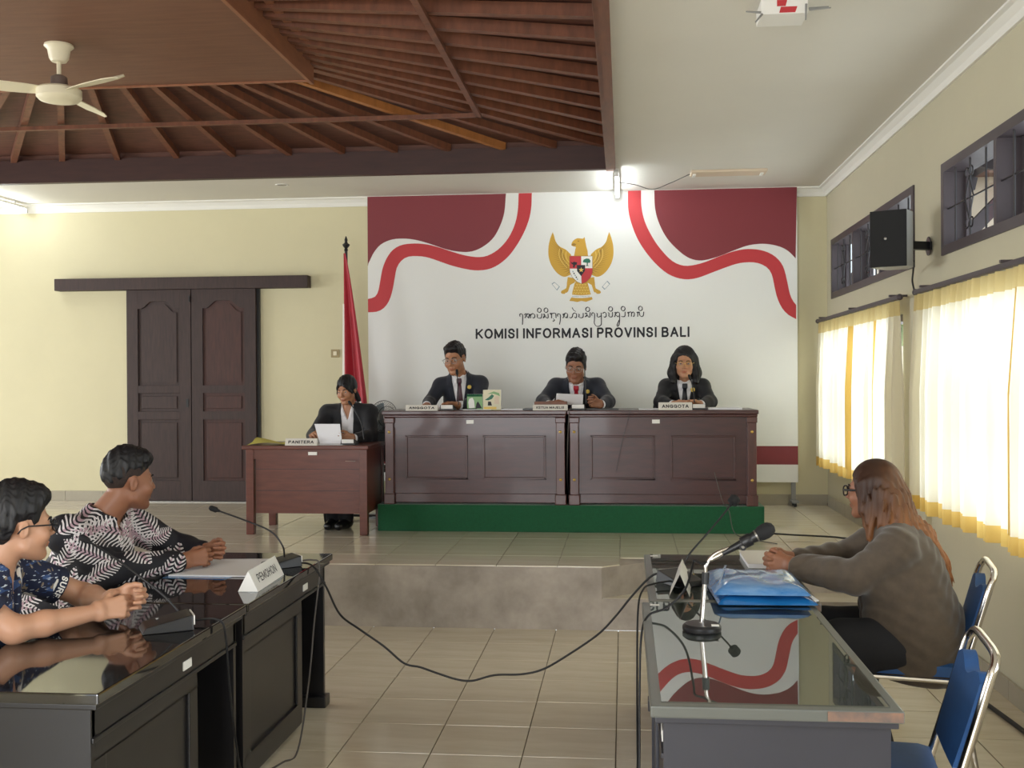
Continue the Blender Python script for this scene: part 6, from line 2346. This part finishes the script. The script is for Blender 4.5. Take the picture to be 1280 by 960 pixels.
t = p.make_base(SK_B)


def tied(P):
    L = local(P, p.head, p.HR) / F32(p.hs)
    r = ell(L, (0, -.020, .038), (.084, .104, .100))
    z0 = np.interp(L[:, 1], [-.2, -.06, -.03, .0, .03, .05, .07, .09], [-.085, -.075, -.05, -.03, -.028, .01, .05, .066]).astype(F32)
    z0 = z0 - .55 * np.maximum(-L[:, 0] - .01, 0) * (L[:, 1] > .03)
    r = smax(r, z0 - L[:, 2], .008)
    r = smin(r, cap(L, (-.03, .082, .062), (-.074, .045, -.015), .014, .010), .015)
    r = smin(r, cap(L, (.04, .078, .055), (.076, .038, -.02), .012, .007), .012)
    r = smin(r, cap(L, (0, -.10, .0), (-.03, -.125, -.12), .030, .022), .02)
    return (r + .0018 * np.sin(L[:, 0] * 240 + 4 * np.sin(L[:, 1] * 30))) * F32(p.hs)


sdf_object('hair', tied, p.head - .22, p.head + .20, .005, M['hair'], t)
p.shirt_front(wide=.10, deep=.40, open_=.02, vneck=.10)
p.jacket('suit_black', deep=1.4, wide=.055, t=.02, lapel=False, folds=.0015)
p.trousers('trouser')
p.shoes()
MB().tube([tuple(p.arms[1][2] + unit(p.arms[1][2] - p.arms[1][1]) * (-.012) + .029 * (math.cos(a) * A(0, 0, 1) + math.sin(a) * unit(np.cross(unit(p.arms[1][2] - p.arms[1][1]), A(0, 0, 1))))) for a in [k * PI / 8 for k in range(17)]], .006, 6).build('wristwatch', M['black'], t, smooth=1)

# ---- man in the navy print shirt, left foreground
p = Person(label='man in navy print polo shirt with glasses, hands clasped on the table', root=(-2.55, 3.55, 0), hs=1.06, fat=1.06, face_w=1.05,
           head=(-2.098, 3.63, 1.120), look=(49, -3, 2), neck=(-2.170, 3.590, .985), chest=(-2.235, 3.57, .81), pelvis=(-2.43, 3.54, .56), belly=.04,
           arms=[[(-2.185, 3.390, .950), (-2.02, 3.455, .795), (-1.850, 3.695, .808)], [(-2.235, 3.775, .950), (-2.045, 3.985, .805), (-1.868, 3.825, .822)]],
           legs=seat_legs(-2.45, 3.53, .52, 1, .15, foot=.085, thigh=.36),
           hands=[hand((.62, .72, .05), (-.35, .20, .92), (-.70, .68, .0), ((38, 38, 38, 38), (55, 55, 55, 55), (30, 30, 30, 30)), spread=.02, thumb_dir=(.62, .75, .25)),
                  hand((.90, .22, .02), (-.15, .10, .95), (.25, -.95, .0), ((44, 44, 44, 44), (62, 62, 62, 62), (32, 32, 32, 32)), spread=.02, thumb_dir=(.5, .8, .1))],
           stubble=.15, join=.004)
t = p.make_base(SK_D, h=.0040)
p.hair_short([(-.20, -.088), (-.09, -.083), (-.05, -.062), (-.034, .014), (.012, .024), (.022, .000), (.036, .004), (.050, .042), (.066, .060), (.085, .070), (.2, .070)], top=.034, side=.013, back=.018, front=.012, quiff=.020, h=.004)
p.glasses(m='black', thick=.0026, w_=.025, hgt=.020)
# patterned cloth
def navy_print():
    m = D.materials.new('navy_print_cotton')
    m.use_nodes = True
    nt = m.node_tree
    b = nt.nodes['Principled BSDF']
    b.inputs['Roughness'].default_value = .8
    tc = nd(nt, 'ShaderNodeTexCoord')
    col = None
    base = nd(nt, 'ShaderNodeRGB')
    base.outputs[0].default_value = (*lin('1C2440'), 1)
    last = base.outputs[0]
    for sc, st, thr, c, rot in ((16, (1, 1, 2.2), .60, '35507F', .3), (20, (1, 1, .45), .635, 'D8D4CC', .9), (26, (1, 2.5, 1), .645, '8A7A66', -.5), (46, (1, 1, 3.2), .655, 'C9D3DC', .1)):
        mp = nd(nt, 'ShaderNodeMapping', Scale=st, Rotation=(rot, rot * .7, rot))
        no = nd(nt, 'ShaderNodeTexNoise', Scale=sc, Detail=1.5)
        nt.links.new(tc.outputs['Object'], mp.inputs[0])
        nt.links.new(mp.outputs[0], no.inputs['Vector'])
        rp = nd(nt, 'ShaderNodeMapRange')
        rp.inputs['From Min'].default_value = thr
        rp.inputs['From Max'].default_value = thr + .012
        nt.links.new(no.outputs['Fac'], rp.inputs['Value'])
        mx = nd(nt, 'ShaderNodeMixRGB')
        mx.inputs['Color2'].default_value = (*lin(c), 1)
        nt.links.new(rp.outputs[0], mx.inputs['Fac'])
        nt.links.new(last, mx.inputs['Color1'])
        last = mx.outputs[0]
    nt.links.new(last, b.inputs['Base Color'])
    return m


M['navy_print'] = navy_print()
M['navy_plain'] = mat('navy_cuff_cotton', '1A2138', 0.8, bump=.1, bscale=300)


def short_shirt(P):
    r = p.f_torso(P, .018)
    for i in (0, 1):
        sh, el, wr = p.arms[i]
        e = sh + (el - sh) * .66
        sl = cap(P, sh, e, .068, .066)
        ax_ = (P - e.astype(F32)) @ unit(el - sh).astype(F32)
        r = smin(r, np.maximum(sl, ax_), .025)
    r = r + .0022 * (np.sin(P[:, 2] * 60 + 6 * np.sin(P[:, 0] * 14)) * .6 + np.sin(P[:, 0] * 42 + P[:, 1] * 55) * .4)
    L = local(P, p.neck, p.TR)
    x, y, z = np.abs(L[:, 0]), L[:, 1], L[:, 2]
    col_ = np.maximum(np.abs(p.f_neck(P) - .016) - .005, np.maximum(z - .035 + .25 * np.maximum(y, 0), -z - .05))
    col_ = np.maximum(col_, np.where(y > .0, .020 - x, -1))
    r = smin(r, col_, .010)
    hw = .035 * (1 + z / .17)
    r = smax(r, np.where(z < .03, np.minimum(hw - x, y), -1), .004)
    r = smax(r, z - .04, .006)
    return smax(r, -(p.f_neck(P) - .006), .004)


lo, hi = p.box([p.pelvis - .22, p.pelvis + .22, p.neck + A(0, 0, .1), p.arms[0][0], p.arms[1][0], p.arms[0][1], p.arms[1][1]], .10)
sdf_object('polo_shirt', short_shirt, lo, hi, .0055, M['navy_print'], t)
for i in (0, 1):
    sh, el, wr = p.arms[i]
    e0, e1 = sh + (el - sh) * .55, sh + (el - sh) * .672
    dd = unit(el - sh).astype(F32)

    def cuff(P):
        a_ = (P - e1.astype(F32)) @ dd
        b_ = (e0.astype(F32) - P) @ dd
        c_ = cap(P, sh, el, .0715, .0685)
        return np.maximum(np.maximum(c_, -(c_ + .006)), np.maximum(a_, b_))
    cu_o = sdf_object('cuff', cuff, e0 - .1, e1 + .1, .004, M['navy_plain'], t, label='plain navy sleeve cuff')
    if i == 1:
        # lettering printed round the cuff, wrapped on the sleeve
        c0 = (e0 + e1) / 2
        ax3 = unit(el - sh)
        tocam = unit(A(0, 0, CAMZ) - c0)
        nrm = unit(tocam - ax3 * (tocam @ ax3))
        side = np.cross(ax3, nrm)

        def wrap(wc):
            q = wc - c0
            a_ = q @ ax3
            ang = (q @ side) / .075
            return c0 + ax3 * a_[:, None] + .0725 * (np.cos(ang)[:, None] * nrm + np.sin(ang)[:, None] * side)
        text('lettering', 'SURF', M['white'], cu_o, c0, side, ax3, height=.024, width=.088, bold=.2, wrap=wrap)
p.trousers('jeans')
p.shoes()

# ---- man in the batik shirt
p = Person(label='man in black and white batik shirt looking toward the panel', root=(-2.7, 4.72, 0), hs=1.10, fat=1.27, face_w=1.10,
           head=(-2.232, 4.765, 1.168), look=(50, -3, 1), neck=(-2.335, 4.715, 1.015), chest=(-2.375, 4.71, .83), pelvis=(-2.54, 4.70, .56), belly=.05,
           arms=[[(-2.385, 4.495, .965), (-2.235, 4.565, .795), (-1.985, 4.80, .803)], [(-2.325, 4.915, .975), (-2.14, 5.10, .805), (-1.975, 5.01, .812)]],
           legs=seat_legs(-2.56, 4.70, .52, 1, .1, foot=.085, thigh=.38),
           hands=[hand((.72, .62, .10), (-.30, .25, .92), (-.6, .72, .0), (42, 58, 35), thumb_dir=(.55, .8, .3)), hand((.86, -.20, .08), (.1, .15, .95), (.3, -.9, -.1), (48, 62, 40), thumb_dir=(.5, .8, .2))],
           stubble=.25, join=.004)
t = p.make_base(SK_C, h=.0048)
p.hair_short([(-.20, -.012), (-.09, -.006), (-.05, .010), (-.034, .036), (.012, .040), (.022, .030), (.036, .032), (.050, .048), (.066, .062), (.085, .070), (.2, .070)], top=.030, side=.004, back=.007, front=.010, quiff=.018, h=.0045)


def fade(P):
    L = local(P, p.head, p.HR) / F32(p.hs)
    r = ell(L, (0, -.017, .036), (.0752, .0955, .088))
    z0 = np.interp(L[:, 1], [-.20, -.09, -.05, -.034, .012, .024, .034, .05], [-.080, -.072, -.050, .018, .022, -.005, .0, .05]).astype(F32)
    return np.maximum(np.maximum(r, z0 - L[:, 2]), L[:, 2] - .075) * F32(p.hs)


sdf_object('hair_fade', fade, p.head - .17, p.head + .17, .005, mat('short_cropped_hair', '3A2A22', 0.8, col2='241A17', scale=120), t, label='closely cropped sides and nape')


# batik print: curved feather ferns drawn in the plane the shirt's side faces
def batik():
    m = D.materials.new('batik_cotton')
    m.use_nodes = True
    nt = m.node_tree
    b = nt.nodes['Principled BSDF']
    b.inputs['Roughness'].default_value = .75
    tc = nd(nt, 'ShaderNodeTexCoord')
    sp = nd(nt, 'ShaderNodeSeparateXYZ')
    nt.links.new(tc.outputs['Object'], sp.inputs[0])

    def mth(op, a, b_=None, c_=None):
        n = nt.nodes.new('ShaderNodeMath')
        n.operation = op
        for i_, v in enumerate((a, b_, c_)):
            if v is None:
                continue
            if isinstance(v, (int, float)):
                n.inputs[i_].default_value = v
            else:
                nt.links.new(v, n.inputs[i_])
        return n.outputs[0]
    # u runs along the viewer-facing side of the torso, v is height
    u = mth('ADD', mth('MULTIPLY', sp.outputs[0], .91), mth('MULTIPLY', sp.outputs[1], .415))
    v = sp.outputs[2]
    wob = nd(nt, 'ShaderNodeTexNoise', Scale=9.0, Detail=1.0)
    nt.links.new(tc.outputs['Object'], wob.inputs['Vector'])
    wv = mth('MULTIPLY', mth('SUBTRACT', wob.outputs['Fac'], .5), .035)
    u = mth('ADD', u, wv)
    tot = None
    pink = None

    def fern(cx, cy, ang, L_, W_, period, slant, bend):
        nonlocal tot, pink
        ca, sa = math.cos(ang), math.sin(ang)
        du, dv = mth('SUBTRACT', u, cx), mth('SUBTRACT', v, cy)
        s_ = mth('ADD', mth('MULTIPLY', du, ca), mth('MULTIPLY', dv, sa))
        q = mth('SUBTRACT', mth('MULTIPLY', dv, ca), mth('MULTIPLY', du, sa))
        q = mth('SUBTRACT', q, mth('MULTIPLY', mth('MULTIPLY', s_, s_), bend))
        aq = mth('ABSOLUTE', q)
        wave = mth('MULTIPLY', mth('SINE', mth('MULTIPLY', aq, 150.0)), .0022)
        ph = mth('ADD', mth('SUBTRACT', s_, mth('MULTIPLY', aq, slant)), wave)
        st = mth('SINE', mth('MULTIPLY', ph, 2 * PI / period))
        # barbs thin out toward their tips
        thr = mth('ADD', mth('MULTIPLY', mth('DIVIDE', aq, W_), .85), -.25)
        bar = mth('GREATER_THAN', st, thr)
        e = mth('SUBTRACT', 1.0, mth('POWER', mth('DIVIDE', s_, L_), 2.0))
        env = mth('LESS_THAN', aq, mth('MULTIPLY', mth('MAXIMUM', e, 0.0), W_))
        msk = mth('MULTIPLY', bar, env)
        ctr = mth('LESS_THAN', aq, mth('MULTIPLY', mth('MAXIMUM', e, 0.0), W_ * .24))
        pk = mth('MULTIPLY', msk, ctr)
        tot = msk if tot is None else mth('MAXIMUM', tot, msk)
        pink = pk if pink is None else mth('MAXIMUM', pink, pk)

    def at(px, py, y):
        a_ = PX(px, py, y)
        return .91 * a_[0] + .415 * a_[1], a_[2]
    for (px, py, yy, ang, L_, W_, per, sl, bd) in (
            (108, 640, 4.60, .75, .13, .060, .017, .55, 1.5), (140, 668, 4.52, -.35, .17, .062, .018, -.6, -1.2), (168, 684, 4.55, -1.05, .11, .060, .016, .5, 1.5), (108, 690, 4.48, -.5, .11, .045, .016, -.6, 1.0),
            (84, 694, 4.5, 1.1, .11, .035, .020, .8, .5), (178, 652, 4.80, -1.0, .12, .055, .018, -.6, 1.2), (198, 676, 4.85, .2, .08, .04, .013, .6, 3.0), (130, 712, 4.5, .5, .09, .04, .016, .7, -2.0),
            (208, 712, 4.7, 1.0, .07, .028, .022, .8, 1.0), (225, 704, 4.75, 1.3, .06, .024, .020, .8, 1.0), (140, 622, 4.65, -1.1, .07, .030, .020, .8, 1.0), (96, 728, 4.5, .1, .10, .03, .02, .8, 1.0), (160, 630, 4.72, -.6, .08, .03, .019, .8, 0.0), (175, 725, 4.6, .35, .11, .028, .02, .8, 1.0), (88, 735, 4.5, 1.2, .10, .03, .019, .8, 1.0), (110, 748, 4.55, -.2, .10, .03, .018, .7, 1.0),
            (118, 662, 4.6, .3, .09, .035, .016, .6, 2.0), (72, 712, 4.5, -1.0, .08, .03, .018, .7, 1.0), (150, 745, 4.6, .8, .08, .03, .018, .7, 1.0), (40, 748, 4.49, .6, .11, .035, .018, .7, 1.0), (62, 742, 4.48, -.7, .10, .035, .018, .7, 1.0), (22, 758, 4.49, -.2, .10, .03, .018, .7, 1.0), (158, 655, 4.75, 1.2, .08, .03, .017, .6, 1.0)):
        c_ = at(px, py, yy)
        fern(c_[0], c_[1], ang, L_, W_, per, sl, bd)
    r1 = nd(nt, 'ShaderNodeMixRGB')
    r1.inputs['Color1'].default_value = (*lin('15141C'), 1)
    r1.inputs['Color2'].default_value = (*lin('DAD4D4'), 1)
    nt.links.new(tot, r1.inputs['Fac'])
    r2 = nd(nt, 'ShaderNodeMixRGB')
    r2.inputs['Color2'].default_value = (*lin('B598A2'), 1)
    nt.links.new(r1.outputs[0], r2.inputs['Color1'])
    nt.links.new(pink, r2.inputs['Fac'])
    nt.links.new(r2.outputs[0], b.inputs['Base Color'])
    return m


M['batik'] = batik()


def batik_shirt(P):
    r = p.f_torso(P, .020)
    for i in (0, 1):
        r = smin(r, p.f_arm(P, i, .020, 0, .93, 1.05), .03)
    r = r + .0028 * (np.sin(P[:, 2] * 55 + 6 * np.sin(P[:, 0] * 12)) * .6 + np.sin(P[:, 0] * 46 + P[:, 1] * 50) * .4)
    L = local(P, p.neck, p.TR)
    x, y, z = np.abs(L[:, 0]), L[:, 1], L[:, 2]
    c_ = np.maximum(np.abs(p.f_neck(P) - .018) - .006, np.maximum(z - .045 + .3 * np.maximum(y, 0), -z - .05))
    c_ = np.maximum(c_, np.where(y > .0, .016 - x, -1))
    r = smin(r, c_, .012)
    hw = .026 * (1 + z / .12)
    r = smax(r, np.where(z < .03, np.minimum(hw - x, y), -1), .004)
    r = smax(r, z - .05, .006)
    return smax(r, -(p.f_neck(P) - .007), .004)


lo, hi = p.box([p.pelvis - .24, p.pelvis + .24, p.neck + A(0, 0, .1)] + [q for a in p.arms for q in a], .10)
sdf_object('batik_shirt', batik_shirt, lo, hi, .0055, M['batik'], t)
p.trousers('trouser')
p.shoes()

# ---- woman in the brown blazer, right
p = Person(label='woman in brown blazer with long dyed hair and dark-rimmed glasses', root=(1.24, 4.78, 0), hs=1.02, fat=1.20,
           head=(1.068, 4.885, 1.128), look=(147, -2, 0), neck=(1.135, 4.845, .985), chest=(1.19, 4.80, .79), pelvis=(1.23, 4.765, .56), belly=.03, bust=1.1,
           arms=[[(1.165, 5.045, .925), (1.02, 5.13, .80), (.745, 5.02, .800)], [(1.115, 4.650, .915), (.96, 4.690, .785), (.725, 4.885, .800)]],
           legs=[[(1.22, 4.87, .52), (.86, 4.92, .50), (.93, 4.92, .09)], [(1.20, 4.66, .52), (.90, 4.67, .50), (1.00, 4.67, .09)]],
           hands=[hand((-.90, -.28, .05), (.15, .1, .95), (-.3, -.95, .0), (36, 50, 30), spread=.02, thumb_dir=(.5, .85, .2)), hand((-.82, .48, .05), (.15, .1, .95), (-.5, .85, .0), (36, 50, 30), spread=.02, thumb_dir=(.5, .85, .2))],
           lip=1.0, brow_t=.003, join=.004)
t = p.make_base(SK_C, h=.005)


def blazer_hem(P):
    """cut-off surface: the blazer ends below the hips, dipping at the back"""
    return (.36 - .10 * (P[:, 0] - 1.2)).astype(F32) - P[:, 2]


def skirt_part(P):
    R = np.eye(3)
    r = ell(P, (1.215, 4.765, .50), (.205, .225, .27))
    return smin(r, cap(P, (1.20, 4.66, .55), (1.05, 4.67, .52), .12, .10), .05)


p.jacket('blazer', deep=.42, wide=.05, t=.022, sleeve=(0, .93), name='blazer', h=.0055, hem=blazer_hem, extra=skirt_part, folds=.0035, cuff_k=1.12, top=.03)
p.trousers('trouser', wide=.045, t=.016)
p.shoes()
# long hair: a core with grooved locks, falling over the back
HP = [p.head + p.HR @ A(*q) for q in ((0, -.045, .03), (.0, -.085, -.04), (.0, -.105, -.12))] + [A(1.245, 4.845, .93), A(1.305, 4.83, .83), A(1.335, 4.82, .745)]
FW = unit(A(math.cos(math.radians(147)), math.sin(math.radians(147)), 0))
RT = A(FW[1], -FW[0], 0)


def long_hair(P):
    L = local(P, p.head, p.HR)
    r = ell(L, (0, -.022, .040), (.090, .106, .100))
    z0 = np.interp(L[:, 1], [-.03, .0, .02, .045, .07, .10], [-.5, -.5, -.30, .03, .062, .072]).astype(F32)
    r = smax(r, z0 - L[:, 2], .010)
    S = np.stack([np.abs(L[:, 0]), L[:, 1], L[:, 2]], 1)
    # side curtains of hair beside the cheeks
    sd = smin(cap(S, (.074, .012, .035), (.086, -.010, -.075), .030, .030), cap(S, (.086, -.010, -.075), (.098, -.035, -.19), .030, .024), .02)
    r = smin(r, sd, .025)
    rad = [.088, .090, .088, .085, .066, .030]
    for k in range(len(HP) - 1):
        a, b_ = HP[k], HP[k + 1]
        q = P - a.astype(F32)
        # wider than deep
        q = q - np.outer(q @ RT.astype(F32), RT.astype(F32)) * F32(.36)
        r = smin(r, cap(q + a.astype(F32), a, a + (b_ - a) - RT * ((b_ - a) @ RT) * .36, rad[k] * .72, rad[k + 1] * .72), .04)
    side = P @ RT.astype(F32)
    back = P @ FW.astype(F32)
    g = .0042 * np.sin(side * 210 + 2.5 * np.sin(P[:, 2] * 16) + back * 60) + .003 * np.sin(back * 260 + 2 * np.sin(P[:, 2] * 12 + 1) + side * 90)
    return r + g * step(-L[:, 2], -.11, .02)


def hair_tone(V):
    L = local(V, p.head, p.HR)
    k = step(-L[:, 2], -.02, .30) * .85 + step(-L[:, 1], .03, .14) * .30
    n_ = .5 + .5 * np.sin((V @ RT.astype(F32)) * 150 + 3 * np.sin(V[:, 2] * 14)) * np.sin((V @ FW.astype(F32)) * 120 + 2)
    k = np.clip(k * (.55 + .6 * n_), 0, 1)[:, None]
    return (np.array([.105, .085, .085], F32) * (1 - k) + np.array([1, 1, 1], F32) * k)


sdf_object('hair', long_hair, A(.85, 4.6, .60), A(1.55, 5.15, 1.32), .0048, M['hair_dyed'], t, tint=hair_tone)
# loose locks over the core
lk = MB()
rr = np.random.default_rng(11)
tips = []
for k in range(90):
    s0 = rr.uniform(-1, 1)
    dpt = rr.uniform(.2, 1)
    pts = []
    for j, (c_, rd) in enumerate(zip(HP, (.088, .092, .090, .086, .070, .045))):
        off = RT * (s0 * rd * (1.08 if j else .8)) - FW * (rd * .70 * math.sqrt(max(0, 1 - s0 * s0)) * (1 if j else .9))
        w_ = A(rr.normal() * .006, rr.normal() * .006, 0)
        pts.append(tuple(c_ + off + w_))
    pts[-1] = tuple(A(*pts[-1]) + A(rr.uniform(-.01, .02), rr.uniform(-.02, .02), rr.uniform(-.06, .02)))
    lk.tube(smooth_path(pts, 4), [.0035] * (len(pts) * 4 - 4) + [.0012], 4, cap=False)
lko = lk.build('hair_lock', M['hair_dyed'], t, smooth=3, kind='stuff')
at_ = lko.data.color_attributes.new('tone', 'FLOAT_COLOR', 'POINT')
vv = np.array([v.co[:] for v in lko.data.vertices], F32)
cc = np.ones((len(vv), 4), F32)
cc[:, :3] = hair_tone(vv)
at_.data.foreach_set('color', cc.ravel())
p.glasses(m='black', thick=.0032, w_=.027, hgt=.021, dark=True)
MB().ball(tuple(p.head + p.HR @ A(-.0835, .0, -.048)), .0062, seg=10).build('earring', M['pearl'], t, smooth=2)
